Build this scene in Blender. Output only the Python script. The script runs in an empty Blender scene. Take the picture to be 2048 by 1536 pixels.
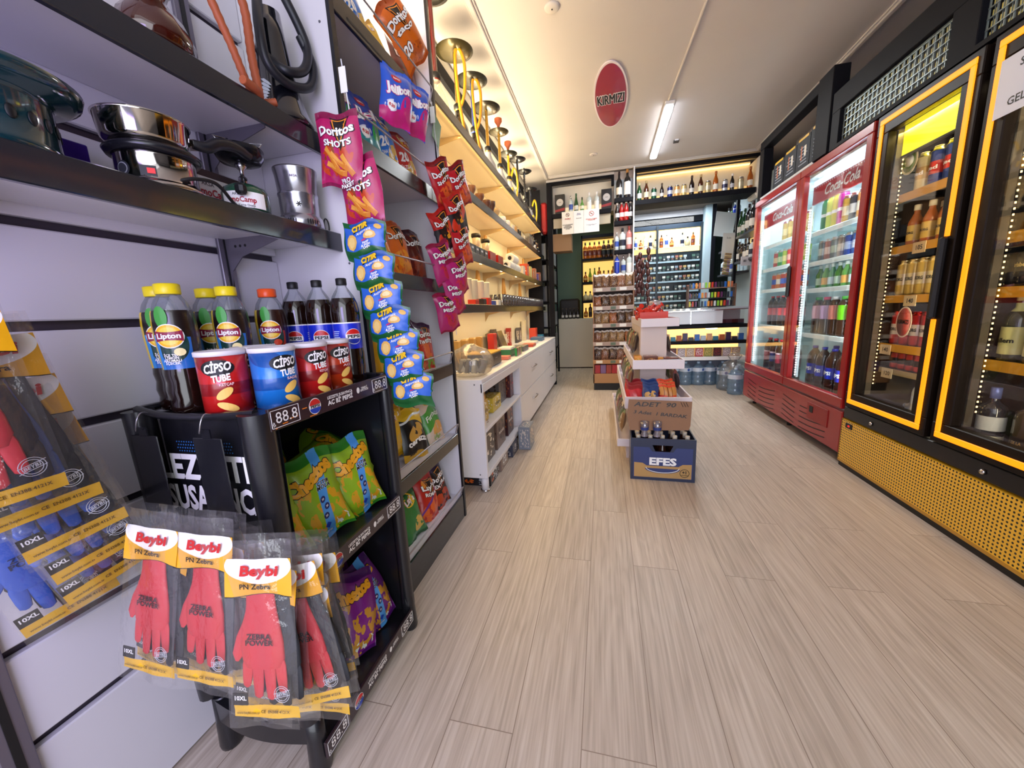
import bpy, math, random
from mathutils import Vector, Matrix
PI = math.pi
scn = bpy.context.scene
COL = scn.collection
# ---------------------------------------------------------------- camera
cam_d = bpy.data.cameras.new('camera'); cam = bpy.data.objects.new('camera', cam_d); COL.objects.link(cam)
cam_d.sensor_fit = 'HORIZONTAL'; cam_d.sensor_width = 36.0; cam_d.lens = 748.0/2048*36.0
cam_d.clip_start = 0.02; cam_d.clip_end = 60
def _cam():
    Y = Vector((1207-1024, 617-768, 748.0)).normalized()
    D = Vector((1215-1024, 4640-768, 748.0)).normalized(); D = (D - Y*D.dot(Y)).normalized()
    Z = -D; X = D.cross(Y)
    # rows: image-right, image-down, forward expressed in world axes
    right = Vector((X[0], Y[0], Z[0])); down = Vector((X[1], Y[1], Z[1])); fwd = Vector((X[2], Y[2], Z[2]))
    m = Matrix((right, -down, -fwd)).transposed().to_4x4(); m.translation = Vector((0, 0, 1.16)); return m
cam.matrix_world = _cam(); scn.camera = cam
scn.view_settings.view_transform = 'Standard'; scn.view_settings.look = 'None'
scn.view_settings.gamma = 1.0; scn.view_settings.use_curve_mapping = False
scn.view_settings.exposure = 0.12
# ---------------------------------------------------------------- world and large lights
w = bpy.data.worlds.new('world'); scn.world = w; w.use_nodes = True
w.node_tree.nodes['Background'].inputs[0].default_value = (0.80, 0.86, 1.0, 1); w.node_tree.nodes['Background'].inputs[1].default_value = 0.42
def area(name, loc, rot, sx, sy, power, col=(1, 1, 1)):
    d = bpy.data.lights.new(name, 'AREA'); d.shape = 'RECTANGLE'; d.size = sx; d.size_y = sy; d.energy = power; d.color = col
    o = bpy.data.objects.new(name, d); COL.objects.link(o); o.location = loc; o.rotation_euler = rot; return o
area('daylight_shopfront', (0.35, -1.6, 1.50), (math.radians(78), 0, 0), 3.2, 2.4, 84, (0.90, 0.94, 1.0))
area('daylight_sky_shopfront', (0.5, -0.9, 2.75), (math.radians(55), 0, 0), 2.6, 0.5, 5, (0.88, 0.94, 1.0))
area('ceiling_lamp_light', (0.59, 4.90, 2.97), (0, 0, 0), 0.10, 1.25, 26, (0.93, 0.97, 1.0))
area('neon_violet_light', (-0.35, -0.55, 1.35), (math.radians(90), 0, math.radians(35)), 0.5, 0.8, 9, (0.45, 0.32, 1.0))
# ---------------------------------------------------------------- materials
def lin(c):
    if isinstance(c, str):
        c = c.lstrip('#'); c = [int(c[i:i+2], 16)/255 for i in (0, 2, 4)]
    return tuple((x/12.92 if x <= 0.04045 else ((x+0.055)/1.055)**2.4) for x in c[:3]) + (1.0,)
_M = {}
def _new(name):
    m = bpy.data.materials.new(name); m.use_nodes = True; nt = m.node_tree
    return m, nt, nt.nodes['Principled BSDF']
def _bsdf(b, rough, metal, coat, emis, c):
    b.inputs['Roughness'].default_value = rough; b.inputs['Metallic'].default_value = metal
    b.inputs['Coat Weight'].default_value = coat; b.inputs['Coat Roughness'].default_value = 0.08
    if emis:
        b.inputs['Emission Color'].default_value = c; b.inputs['Emission Strength'].default_value = emis
def bump(nt, b, scale, strength, dist=0.002, stretch=(1, 1, 1), detail=3, kind='noise'):
    tc = nt.nodes.new('ShaderNodeTexCoord'); mp = nt.nodes.new('ShaderNodeMapping'); mp.inputs['Scale'].default_value = stretch
    n = nt.nodes.new('ShaderNodeTexNoise' if kind == 'noise' else 'ShaderNodeTexVoronoi'); n.inputs['Scale'].default_value = scale
    if kind == 'noise': n.inputs['Detail'].default_value = detail
    bp = nt.nodes.new('ShaderNodeBump'); bp.inputs['Strength'].default_value = strength; bp.inputs['Distance'].default_value = dist
    nt.links.new(tc.outputs['Object'], mp.inputs[0]); nt.links.new(mp.outputs[0], n.inputs['Vector'])
    nt.links.new(n.outputs[0], bp.inputs['Height']); nt.links.new(bp.outputs[0], b.inputs['Normal']); return n
def mat(c, rough=0.45, metal=0.0, coat=0.0, emis=0.0, crinkle=0.0):
    k = (c, rough, metal, coat, emis, crinkle)
    if k in _M: return _M[k]
    m, nt, b = _new('paint_' + str(c).lstrip('#')); cc = lin(c); b.inputs['Base Color'].default_value = cc
    _bsdf(b, rough, metal, coat, emis, cc)
    if crinkle: bump(nt, b, 22, crinkle, 0.004)
    _M[k] = m; return m
def glass(tint=(1, 1, 1), rough=0.03, refl=0.10, opacity=0.0, col='#888888', fres=0.6):
    """thin clear sheet: see-through with a sheen that grows towards grazing angles"""
    k = ('glass', tint, rough, refl, opacity, col, fres)
    if k in _M: return _M[k]
    m = bpy.data.materials.new('clear_sheet'); m.use_nodes = True; nt = m.node_tree; N = nt.nodes; L = nt.links; N.clear()
    out = N.new('ShaderNodeOutputMaterial'); tr = N.new('ShaderNodeBsdfTransparent'); tr.inputs[0].default_value = (*tint, 1)
    gl = N.new('ShaderNodeBsdfGlossy'); gl.inputs['Roughness'].default_value = rough
    lw = N.new('ShaderNodeLayerWeight'); lw.inputs[0].default_value = 0.25
    ma = N.new('ShaderNodeMath'); ma.operation = 'MULTIPLY_ADD'; ma.inputs[1].default_value = fres; ma.inputs[2].default_value = refl
    mx = N.new('ShaderNodeMixShader'); L.new(lw.outputs['Fresnel'], ma.inputs[0]); L.new(ma.outputs[0], mx.inputs[0])
    L.new(tr.outputs[0], mx.inputs[1]); L.new(gl.outputs[0], mx.inputs[2]); last = mx
    if opacity:
        df = N.new('ShaderNodeBsdfDiffuse'); df.inputs[0].default_value = lin(col); m2 = N.new('ShaderNodeMixShader'); m2.inputs[0].default_value = opacity
        L.new(mx.outputs[0], m2.inputs[1]); L.new(df.outputs[0], m2.inputs[2]); last = m2
    L.new(last.outputs[0], out.inputs[0]); _M[k] = m; return m
def film(op=0.10, sc=40):
    """clinging clear plastic wrap with crinkles"""
    k = ('film', op, sc)
    if k in _M: return _M[k]
    m = glass((1, 1, 1), 0.14, 0.09, op, '#d8d4d2'); m = m.copy(); nt = m.node_tree
    g = [n for n in nt.nodes if n.type == 'BSDF_GLOSSY'][0]
    bump(nt, g, sc, 1.0, 0.006, (1, 1, 0.6), 4); _M[k] = m; return m
def gmat(key, base, layers, rough=0.32, metal=0.0, coat=0.15, crinkle=0.35):
    """printed wrapper: layers over the UV square. layer=(shape,cx,cy,rx,ry,colour[,rot deg[,noise scale,threshold]])"""
    if key in _M: return _M[key]
    m, nt, b = _new('print_' + key); N = nt.nodes; L = nt.links
    tc = N.new('ShaderNodeTexCoord'); prev = None; pc = lin(base)
    for ly in layers:
        sh, cx, cy, rx, ry, c = ly[:6]; rot = ly[6] if len(ly) > 6 else 0
        mp = N.new('ShaderNodeMapping'); mp.vector_type = 'TEXTURE'; mp.inputs['Location'].default_value = (cx, cy, 0)
        mp.inputs['Rotation'].default_value = (0, 0, math.radians(rot)); mp.inputs['Scale'].default_value = (rx, ry, 1)
        L.new(tc.outputs['UV'], mp.inputs[0])
        if sh == 'e':
            a = N.new('ShaderNodeVectorMath'); a.operation = 'LENGTH'; L.new(mp.outputs[0], a.inputs[0]); d = a.outputs['Value']
        else:
            a = N.new('ShaderNodeVectorMath'); a.operation = 'ABSOLUTE'; L.new(mp.outputs[0], a.inputs[0])
            s = N.new('ShaderNodeSeparateXYZ'); L.new(a.outputs[0], s.inputs[0])
            q = N.new('ShaderNodeMath'); q.operation = 'MAXIMUM' if sh == 'r' else 'ADD'; L.new(s.outputs[0], q.inputs[0]); L.new(s.outputs[1], q.inputs[1]); d = q.outputs[0]
        lt = N.new('ShaderNodeMath'); lt.operation = 'LESS_THAN'; lt.inputs[1].default_value = 1.0; L.new(d, lt.inputs[0]); f = lt.outputs[0]
        if len(ly) > 7:
            nz = N.new('ShaderNodeTexNoise'); nz.inputs['Scale'].default_value = ly[7]; nz.inputs['Detail'].default_value = 2; L.new(tc.outputs['UV'], nz.inputs['Vector'])
            gt = N.new('ShaderNodeMath'); gt.operation = 'GREATER_THAN'; gt.inputs[1].default_value = ly[8]; L.new(nz.outputs[0], gt.inputs[0])
            mu = N.new('ShaderNodeMath'); mu.operation = 'MULTIPLY'; L.new(gt.outputs[0], mu.inputs[0]); L.new(f, mu.inputs[1]); f = mu.outputs[0]
        mx = N.new('ShaderNodeMix'); mx.data_type = 'RGBA'; L.new(f, mx.inputs['Factor'])
        if prev is None: mx.inputs['A'].default_value = pc
        else: L.new(prev, mx.inputs['A'])
        mx.inputs['B'].default_value = lin(c); prev = mx.outputs['Result']
    if prev is not None: L.new(prev, b.inputs['Base Color'])
    else: b.inputs['Base Color'].default_value = pc
    _bsdf(b, rough, metal, coat, 0, pc)
    if crinkle: bump(nt, b, 26, crinkle, 0.004, detail=4)
    _M[key] = m; return m
BLACK = mat('#14141a', 0.35); WHITE = mat('#e4e2e6', 0.4); INK = mat('#0c0c10', 0.5); PAPER = mat('#f2f2f4', 0.6)
CHROME = mat('#c8c8cc', 0.12, 1.0); STEEL = mat('#b4b4b8', 0.25, 1.0); CLEAR = glass()
# ---------------------------------------------------------------- lettering
_T = {}
def glyphs(s, bold=0.0, shear=0.0):
    k = (s, bold, shear)
    if k not in _T:
        cu = bpy.data.curves.new('lettering', 'FONT'); cu.body = s; cu.align_x = 'CENTER'; cu.align_y = 'CENTER'; cu.size = 1.38
        cu.resolution_u = 2; cu.offset = bold; cu.shear = shear; cu.space_line = 0.8
        o = bpy.data.objects.new('lettering', cu); COL.objects.link(o)
        bpy.context.view_layer.update(); me = bpy.data.meshes.new_from_object(o.evaluated_get(bpy.context.evaluated_depsgraph_get()))
        _T[k] = ([tuple(v.co[:2]) for v in me.vertices], [tuple(p.vertices) for p in me.polygons])
        bpy.data.objects.remove(o); bpy.data.curves.remove(cu); bpy.data.meshes.remove(me)
    return _T[k]
# ---------------------------------------------------------------- mesh builder
class MB:
    def __init__(s): s.v = []; s.f = []; s.m = []; s.uv = []; s.sm = []; s.mats = []
    def slot(s, m):
        if m not in s.mats: s.mats.append(m)
        return s.mats.index(m)
    def add(s, vs, fs, m, uvs=None, M=None, smooth=False):
        b = len(s.v)
        s.v += [tuple(M @ Vector(p)) for p in vs] if M is not None else [tuple(p) for p in vs]
        k = s.slot(m)
        for i, f in enumerate(fs):
            s.f.append(tuple(b+j for j in f)); s.m.append(k); s.sm.append(smooth); s.uv.append(uvs[i] if uvs else None)
        return s
    def box(s, x0, x1, y0, y1, z0, z1, m, c=0.0, M=None):
        x0, x1 = min(x0, x1), max(x0, x1); y0, y1 = min(y0, y1), max(y0, y1); z0, z1 = min(z0, z1), max(z0, z1)
        if c <= 0:
            vs = [(x, y, z) for x in (x0, x1) for y in (y0, y1) for z in (z0, z1)]
            fs = [(0, 1, 3, 2), (4, 6, 7, 5), (0, 4, 5, 1), (2, 3, 7, 6), (0, 2, 6, 4), (1, 5, 7, 3)]
            q = [(0, 0), (0, 1), (1, 1), (1, 0)]
            uv = [[(1, 0), (1, 1), (0, 1), (0, 0)], [(0, 0), (1, 0), (1, 1), (0, 1)], [(0, 0), (1, 0), (1, 1), (0, 1)], [(1, 0), (1, 1), (0, 1), (0, 0)], q, q]
            return s.add(vs, fs, m, uv, M)
        c = min(c, (x1-x0)/2.01, (y1-y0)/2.01, (z1-z0)/2.01); lo = (x0, y0, z0); hi = (x1, y1, z1); vs = []; ix = {}
        for sx in (0, 1):
            for sy in (0, 1):
                for sz in (0, 1):
                    sg = (sx, sy, sz)
                    for a in range(3):
                        p = [(hi[k] if sg[k] else lo[k]) if k == a else (hi[k]-c if sg[k] else lo[k]+c) for k in range(3)]
                        ix[(sg, a)] = len(vs); vs.append(tuple(p))
        fs = []; uvs = []
        for a in range(3):
            o = [k for k in range(3) if k != a]
            for sd in (0, 1):
                f = []
                for p, q in ((0, 0), (1, 0), (1, 1), (0, 1)):
                    g = [0, 0, 0]; g[a] = sd; g[o[0]] = p; g[o[1]] = q; f.append(ix[(tuple(g), a)])
                uq = [(0, 0), (1, 0), (1, 1), (0, 1)]
                if (a == 1) == (sd == 1): f = f[::-1]; uq = uq[::-1]
                fs.append(tuple(f)); uvs.append(uq)
            for p in (0, 1):
                for q in (0, 1):
                    g0 = [0, 0, 0]; g0[o[0]] = p; g0[o[1]] = q; g1 = list(g0); g1[a] = 1
                    fs.append((ix[(tuple(g0), o[0])], ix[(tuple(g1), o[0])], ix[(tuple(g1), o[1])], ix[(tuple(g0), o[1])])); uvs.append(None)
        for sx in (0, 1):
            for sy in (0, 1):
                for sz in (0, 1): fs.append(tuple(ix[((sx, sy, sz), a)] for a in range(3))); uvs.append(None)
        return s.add(vs, fs, m, uvs, M)
    def lathe(s, prof, m, n=24, M=None, smooth=True, fn=None, cap=True):
        """prof: [(r,z) or (r,z,material for the band above)]; fn(angle)->radius factor"""
        vs = []; 
        for p in prof:
            for i in range(n):
                a = 2*PI*i/n; k = fn(a) if fn else 1; vs.append((p[0]*k*math.cos(a), p[0]*k*math.sin(a), p[1]))
        zt = [p[1] for p in prof]; za, zb = min(zt), max(zt); H = (zb-za) or 1
        cur = m; by = {}
        for j in range(len(prof)-1):
            if len(prof[j]) > 2: cur = prof[j][2]
            L = by.setdefault(cur, [[], []])
            for i in range(n):
                i2 = (i+1) % n; L[0].append((j*n+i, j*n+i2, (j+1)*n+i2, (j+1)*n+i))
                u0, u1 = i/n, (i+1)/n; v0, v1 = (prof[j][1]-za)/H, (prof[j+1][1]-za)/H; L[1].append([(u0, v0), (u1, v0), (u1, v1), (u0, v1)])
        b = len(s.v); s.v += [tuple(M @ Vector(p)) for p in vs] if M is not None else vs
        for mm, (fs, uv) in by.items():
            k = s.slot(mm)
            for f, q in zip(fs, uv): s.f.append(tuple(b+j for j in f)); s.m.append(k); s.sm.append(smooth); s.uv.append(q)
        if cap:
            for j, mm, rev in ((0, m, True), (len(prof)-1, cur, False)):
                if prof[j][0] > 1e-4:
                    f = [b+j*n+i for i in range(n)]; s.f.append(tuple(f[::-1] if rev else f)); s.m.append(s.slot(mm)); s.sm.append(False); s.uv.append(None)
        return s
    def tube(s, pts, r, m, n=8, close=False, cap=True):
        pts = [Vector(p) for p in pts]; N = len(pts); vs = []; up = None; rr = r if isinstance(r, (list, tuple)) else [r]*N
        for i, p in enumerate(pts):
            if close: t = pts[(i+1) % N]-pts[i-1]
            else: t = pts[min(i+1, N-1)]-pts[max(i-1, 0)]
            t.normalize()
            if up is None: up = Vector((0, 0, 1)) if abs(t.z) < 0.9 else Vector((1, 0, 0))
            a = (up - t*up.dot(t)).normalized(); up = a; bb = t.cross(a)
            for k in range(n):
                q = 2*PI*k/n; vs.append(p + (a*math.cos(q)+bb*math.sin(q))*rr[i])
        fs = [(i*n+k, i*n+(k+1) % n, ((i+1) % N)*n+(k+1) % n, ((i+1) % N)*n+k) for i in range(N if close else N-1) for k in range(n)]
        s.add(vs, fs, m, smooth=True)
        if cap and not close: s.add(vs, [tuple(range(n))[::-1], tuple((N-1)*n+k for k in range(n))], m)
        return s
    def text(s, t, size, m, fn, bold=0.0, shear=0.0, w=None, sx=1.0):
        """fn(x,y)->3D point; size = cap height; w = fit width"""
        vs, fs = glyphs(t, bold, shear)
        if not vs: return s
        k = size*sx
        if w:
            xs = [v[0] for v in vs]; k = w/(max(xs)-min(xs))
        return s.add([fn(x*k, y*size) for x, y in vs], fs, m)
    def poly(s, pts, m, fn): return s.add([fn(x, y) for x, y in pts], [tuple(range(len(pts)))], m)
    def mesh(s, name):
        me = bpy.data.meshes.new(name); me.from_pydata(s.v, [], s.f)
        for m in s.mats: me.materials.append(m)
        me.polygons.foreach_set('material_index', s.m); me.polygons.foreach_set('use_smooth', s.sm)
        uvl = me.uv_layers.new(name='UVMap'); fl = []
        for f, q in zip(s.f, s.uv):
            if q is None: fl += [0.5, 0.5]*len(f)
            else:
                for a in q: fl += [a[0], a[1]]
        uvl.data.foreach_set('uv', fl); me.update(); return me
    def build(s, name, parent=None, label=None, cat=None, group=None, kind=None, loc=(0, 0, 0), rot=(0, 0, 0)):
        return link(s.mesh(name), name, parent, label, cat, group, kind, loc, rot)
def tag(o, label=None, cat=None, group=None, kind=None):
    for k, v in (('label', label), ('category', cat), ('group', group), ('kind', kind)):
        if v: o[k] = v
    return o
def link(me, name, parent=None, label=None, cat=None, group=None, kind=None, loc=(0, 0, 0), rot=(0, 0, 0)):
    o = bpy.data.objects.new(name, me); COL.objects.link(o); o.parent = parent; o.location = loc; o.rotation_euler = rot
    return tag(o, label, cat, group, kind)
def root(name, label, cat, loc=(0, 0, 0), rot=(0, 0, 0), group=None):
    return link(None, name, None, label, cat, group, None, loc, rot)
KIDS = {}
def kids(o): return KIDS.get(o.name) or [c for c in bpy.data.objects if c.parent == o]
def dup(o, loc, rot=None, label=None, group=None, scale=None):
    c = o.copy(); COL.objects.link(c); c.location = loc
    if rot is not None: c.rotation_euler = rot
    if scale: c.scale = (scale,)*3 if not isinstance(scale, tuple) else scale
    if label: c['label'] = label
    if group: c['group'] = group
    if o.name not in KIDS: KIDS[o.name] = [x for x in bpy.data.objects if x.parent == o]
    for ch in KIDS[o.name]:
        d = ch.copy(); COL.objects.link(d); d.parent = c
        if ch.name not in KIDS: KIDS[ch.name] = [x for x in bpy.data.objects if x.parent == ch]
        for g in KIDS[ch.name]: e = g.copy(); COL.objects.link(e); e.parent = d
    return c
class Proto:
    """first use moves the prototype itself, later uses copy it"""
    def __init__(s, make): s.make = make; s.o = None
    def put(s, loc, rot=(0, 0, 0), label=None, group=None, scale=None):
        if s.o is None:
            s.o = s.make(); s.o.location = loc; s.o.rotation_euler = rot
            if label: s.o['label'] = label
            if group: s.o['group'] = group
            if scale: s.o.scale = (scale,)*3 if not isinstance(scale, tuple) else scale
            return s.o
        return dup(s.o, loc, rot, label, group, scale or (1.0, 1.0, 1.0))
ORD = 'first second third fourth fifth sixth seventh eighth ninth tenth eleventh twelfth thirteenth fourteenth fifteenth sixteenth'.split()
def struct(name, mb, kind='structure', label=None, cat=None):
    return mb.build(name, kind=kind, label=label, cat=cat)
def FX(x, y0=0, z0=0, e=0.0015, s=1):   # label frame on a plane facing +x (s=1) or -x (s=-1): reads left to right for the viewer
    return lambda a, b: (x+e*s, y0+a*s, z0+b)
def FY(y, x0=0, z0=0, e=0.0015):        # plane facing -y
    return lambda a, b: (x0+a, y-e, z0+b)
def TM(loc=(0, 0, 0), rz=0, rx=0, ry=0):
    return Matrix.Translation(loc) @ Matrix.Rotation(rz, 4, 'Z') @ Matrix.Rotation(ry, 4, 'Y') @ Matrix.Rotation(rx, 4, 'X')
# ================================================================ THE ROOM
WALLX = -1.15; CZ = 3.06
def floor_mat():
    m, nt, b = _new('oak_laminate'); N = nt.nodes; L = nt.links
    tc = N.new('ShaderNodeTexCoord'); mp = N.new('ShaderNodeMapping'); mp.inputs['Rotation'].default_value = (0, 0, PI/2); mp.inputs['Location'].default_value = (0.35, 0.06, 0)
    L.new(tc.outputs['Object'], mp.inputs[0])
    br = N.new('ShaderNodeTexBrick'); br.offset = 0.37; br.inputs['Scale'].default_value = 1.0; br.inputs['Brick Width'].default_value = 1.25; br.inputs['Row Height'].default_value = 0.19
    br.inputs['Mortar Size'].default_value = 0.0014; br.inputs['Mortar Smooth'].default_value = 0.2; br.inputs['Bias'].default_value = 0.0
    br.inputs['Color1'].default_value = (0, 0, 0, 1); br.inputs['Color2'].default_value = (1, 1, 1, 1); br.inputs['Mortar'].default_value = (0.5, 0.5, 0.5, 1)
    L.new(mp.outputs[0], br.inputs['Vector'])
    # grain: stretched noise distorted rings, offset per plank
    add = N.new('ShaderNodeVectorMath'); add.operation = 'MULTIPLY_ADD'; add.inputs[1].default_value = (7.3, 3.1, 9.7)
    L.new(br.outputs['Color'], add.inputs[0]); L.new(tc.outputs['Object'], add.inputs[2])
    m2 = N.new('ShaderNodeMapping'); m2.inputs['Scale'].default_value = (9.0, 0.85, 1); L.new(add.outputs[0], m2.inputs[0])
    n1 = N.new('ShaderNodeTexNoise'); n1.inputs['Scale'].default_value = 1.3; n1.inputs['Detail'].default_value = 3; n1.inputs['Distortion'].default_value = 0.6; L.new(m2.outputs[0], n1.inputs['Vector'])
    wv = N.new('ShaderNodeMath'); wv.operation = 'MULTIPLY'; wv.inputs[1].default_value = 46.0; L.new(n1.outputs[0], wv.inputs[0])
    sn = N.new('ShaderNodeMath'); sn.operation = 'SINE'; L.new(wv.outputs[0], sn.inputs[0])
    m3 = N.new('ShaderNodeMapping'); m3.inputs['Scale'].default_value = (120, 3.2, 1); L.new(add.outputs[0], m3.inputs[0])
    n2 = N.new('ShaderNodeTexNoise'); n2.inputs['Scale'].default_value = 1.0; n2.inputs['Detail'].default_value = 4; L.new(m3.outputs[0], n2.inputs['Vector'])
    mixf = N.new('ShaderNodeMath'); mixf.operation = 'MULTIPLY_ADD'; mixf.inputs[1].default_value = 0.055; L.new(sn.outputs[0], mixf.inputs[0]); L.new(n2.outputs[0], mixf.inputs[2])
    cr = N.new('ShaderNodeValToRGB'); e = cr.color_ramp.elements; e[0].position = 0.28; e[0].color = lin('#a99b8d'); e[1].position = 0.72; e[1].color = lin('#c9bdb0')
    k = cr.color_ramp.elements.new(0.5); k.color = lin('#bbad9f'); L.new(mixf.outputs[0], cr.inputs[0])
    tone = N.new('ShaderNodeMix'); tone.data_type = 'RGBA'; tone.blend_type = 'MULTIPLY'; tone.inputs['Factor'].default_value = 1.0
    tr = N.new('ShaderNodeMapRange'); tr.inputs['To Min'].default_value = 0.92; tr.inputs['To Max'].default_value = 1.04; L.new(br.outputs['Color'], tr.inputs['Value'])
    L.new(cr.outputs[0], tone.inputs['A']); L.new(tr.outputs[0], tone.inputs['B'])
    seam = N.new('ShaderNodeMix'); seam.data_type = 'RGBA'; seam.inputs['B'].default_value = lin('#8a7a6c'); L.new(br.outputs['Fac'], seam.inputs['Factor']); L.new(tone.outputs['Result'], seam.inputs['A'])
    L.new(seam.outputs['Result'], b.inputs['Base Color']); b.inputs['Roughness'].default_value = 0.42
    bp = N.new('ShaderNodeBump'); bp.inputs['Strength'].default_value = 0.12; bp.inputs['Distance'].default_value = 0.002; L.new(mixf.outputs[0], bp.inputs['Height']); L.new(bp.outputs[0], b.inputs['Normal'])
    return m
def plaster(c, name='plaster', rough=0.8):
    m, nt, b = _new(name); N = nt.nodes; L = nt.links
    tc = N.new('ShaderNodeTexCoord'); n = N.new('ShaderNodeTexNoise'); n.inputs['Scale'].default_value = 1.7; n.inputs['Detail'].default_value = 5; L.new(tc.outputs['Object'], n.inputs['Vector'])
    mr = N.new('ShaderNodeMapRange'); mr.inputs['To Min'].default_value = 0.93; mr.inputs['To Max'].default_value = 1.05; L.new(n.outputs[0], mr.inputs['Value'])
    mx = N.new('ShaderNodeMix'); mx.data_type = 'RGBA'; mx.blend_type = 'MULTIPLY'; mx.inputs['Factor'].default_value = 1; mx.inputs['A'].default_value = lin(c); L.new(mr.outputs[0], mx.inputs['B'])
    L.new(mx.outputs['Result'], b.inputs['Base Color']); b.inputs['Roughness'].default_value = rough; return m
LAM = plaster('#dddbe2', 'white_laminate', 0.35); CEIL = plaster('#cfc8c4', 'ceiling_paint'); DARKW = mat('#121218', 0.6); DARKW.node_tree.nodes['Principled BSDF'].inputs['Specular IOR Level'].default_value = 0.12; TEAL = plaster('#4d6560', 'teal_paint')
CREAM = plaster('#d9d2c6', 'cream_panel'); CONC = plaster('#54504f', 'dark_plaster')
WARM = (1.0, 0.70, 0.30)
def led(c, e): return mat(c, 0.5, 0, 0, e)
LEDW = led('#ffd27a', 9.0); LEDC = led('#e8f4ff', 14.0); NEON = led('#ff8f06', 1.15)
m = MB(); m.box(-1.6, 3.0, -1.8, 9.2, -0.05, 0, floor_mat()); struct('floor', m)
m = MB(); m.box(-1.6, 3.0, -1.8, 9.2, CZ, CZ+0.08, CEIL); struct('ceiling', m)
def cornice(x0, x1, y0, y1):
    q = MB(); q.box(x0, x1, y0, y1, CZ-0.014, CZ-0.0005, CEIL, 0.004); q.box(x0+0.012, x1-0.012, y0+0.012, y1-0.012, CZ-0.030, CZ-0.012, CEIL, 0.005); return q
struct('trim_1', cornice(-0.83, -0.77, -1.6, 5.86)); struct('trim_2', cornice(1.87, 1.93, -1.6, 5.80)); struct('trim_3', cornice(-0.77, 1.93, 5.80, 5.86))
m = MB(); m.box(-1.30, WALLX-0.002, 1.17, 9.2, 0, CZ, plaster('#e6e0d2', 'left_wall_panel', 0.5)); struct('wall_left', m)
m = MB(); m.box(2.45, 2.6, -1.8, 9.2, 0, CZ, CONC); struct('wall_right', m)
m = MB(); m.box(-1.3, 2.6, 8.6, 8.75, 0, CZ, TEAL); struct('wall_back', m)
# slatted display wall of the near bay
m = MB(); PX = -1.12; zs = [0.0, 0.345, 0.555, 0.760, 0.965, 1.180, 1.385, 1.60, 1.82, 2.04, 2.4, 2.8, CZ]
for i in range(len(zs)-1):
    m.box(PX-0.02, PX, -1.8, 1.15, zs[i]+0.010, zs[i+1]-0.010, LAM, 0.003)
m.box(PX-0.03, PX-0.0205, -1.8, 1.15, 0, CZ, mat('#4b4450', 0.45, 0.4))
struct('wall_left_slatted', m)
# conduit run and cover plates on the ceiling
m = MB(); m.tube([(0.71, 1.2, CZ-0.006), (0.60, 4.20, CZ-0.006)], 0.011, CEIL, 8); struct('trim_conduit', m)
def disc(x, y, r):
    q = MB(); q.lathe([(r, 0), (r*0.98, -0.006), (r*0.8, -0.012), (0.001, -0.014)], CEIL, 24); q.box(-0.004, 0.004, -0.004, 0.004, -0.017, -0.012, INK); return q
disc(0, 0, 0.05).build('ceiling_cover_plate', label='round cream junction cover on the ceiling by the hookah side', cat='junction cover', loc=(-0.315, 2.79, CZ))
disc(0, 0, 0.05).build('ceiling_cover_plate', label='faint round junction cover on the ceiling beyond the red oval sign', cat='junction cover', loc=(-0.118, 5.25, CZ))
q = MB(); q.box(-0.03, 0.03, -0.025, 0.025, -0.02, 0, mat('#3a3a3c')); q.box(-0.02, 0.02, -0.045, -0.028, -0.012, 0, WHITE)
q.build('ceiling_sensor', label='tiny dark sensor on the ceiling beside the tube lamp', cat='sensor', loc=(0.835, 5.2, CZ))
# tube lamp
t = root('ceiling_tube_lamp', 'bright white tube lamp on the ceiling between red oval sign and fridges', 'lamp', (0.592, 0.50, CZ), (0, 0, -0.006))
MB().box(-0.045, 0.045, 3.72, 5.08, -0.03, 0, WHITE, 0.006).build('lamp_body', t)
MB().box(-0.038, 0.038, 3.78, 5.05, -0.052, -0.0305, led('#f4f9ff', 16.0), 0.01).build('diffuser', t)
# red oval sign
q = MB(); q.lathe([(1.0, -0.012), (1.0, -0.001)], mat('#e9dfe6', 0.3), 64, Matrix.Diagonal((0.152, 0.56, 1, 1)))
red = gmat('oval_red', '#8e1f3e', [('e', .5, .5, 2, 2, '#8e1f3e')], 0.3, 0, 0.4, 0)
q.lathe([(1.0, -0.0135), (1.0, -0.0125)], mat('#9c2342', 0.3, 0.1, 0.5), 64, Matrix.Diagonal((0.138, 0.535, 1, 1)))
fn = lambda a, b: (a, -b, -0.0155); fn2 = lambda a, b: (a, -b, -0.0170)

for k in range(12):
    ca, sa = math.cos(2*PI*k/12), math.sin(2*PI*k/12)
    q.text('KIRMIZI', 0.165, mat('#f0e8ee'), (lambda a, b, ca=ca, sa=sa, k=k: (a+.0065*ca, -b+.016*sa, -0.0155-.00002*k)), 0, 0, 0.236)
    if k % 3 == 0: q.text('KIRMIZI', 0.165, INK, (lambda a, b, ca=ca, sa=sa, k=k: (a+.0028*ca, -b+.004*sa, -0.0170-.00002*k)), 0, 0, 0.236)
q.build('oval_ceiling_sign', label='red oval sign with white rim and black letters on the ceiling', cat='sign', loc=(0.068, 4.0, CZ), rot=(0, 0, -0.03))
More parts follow.
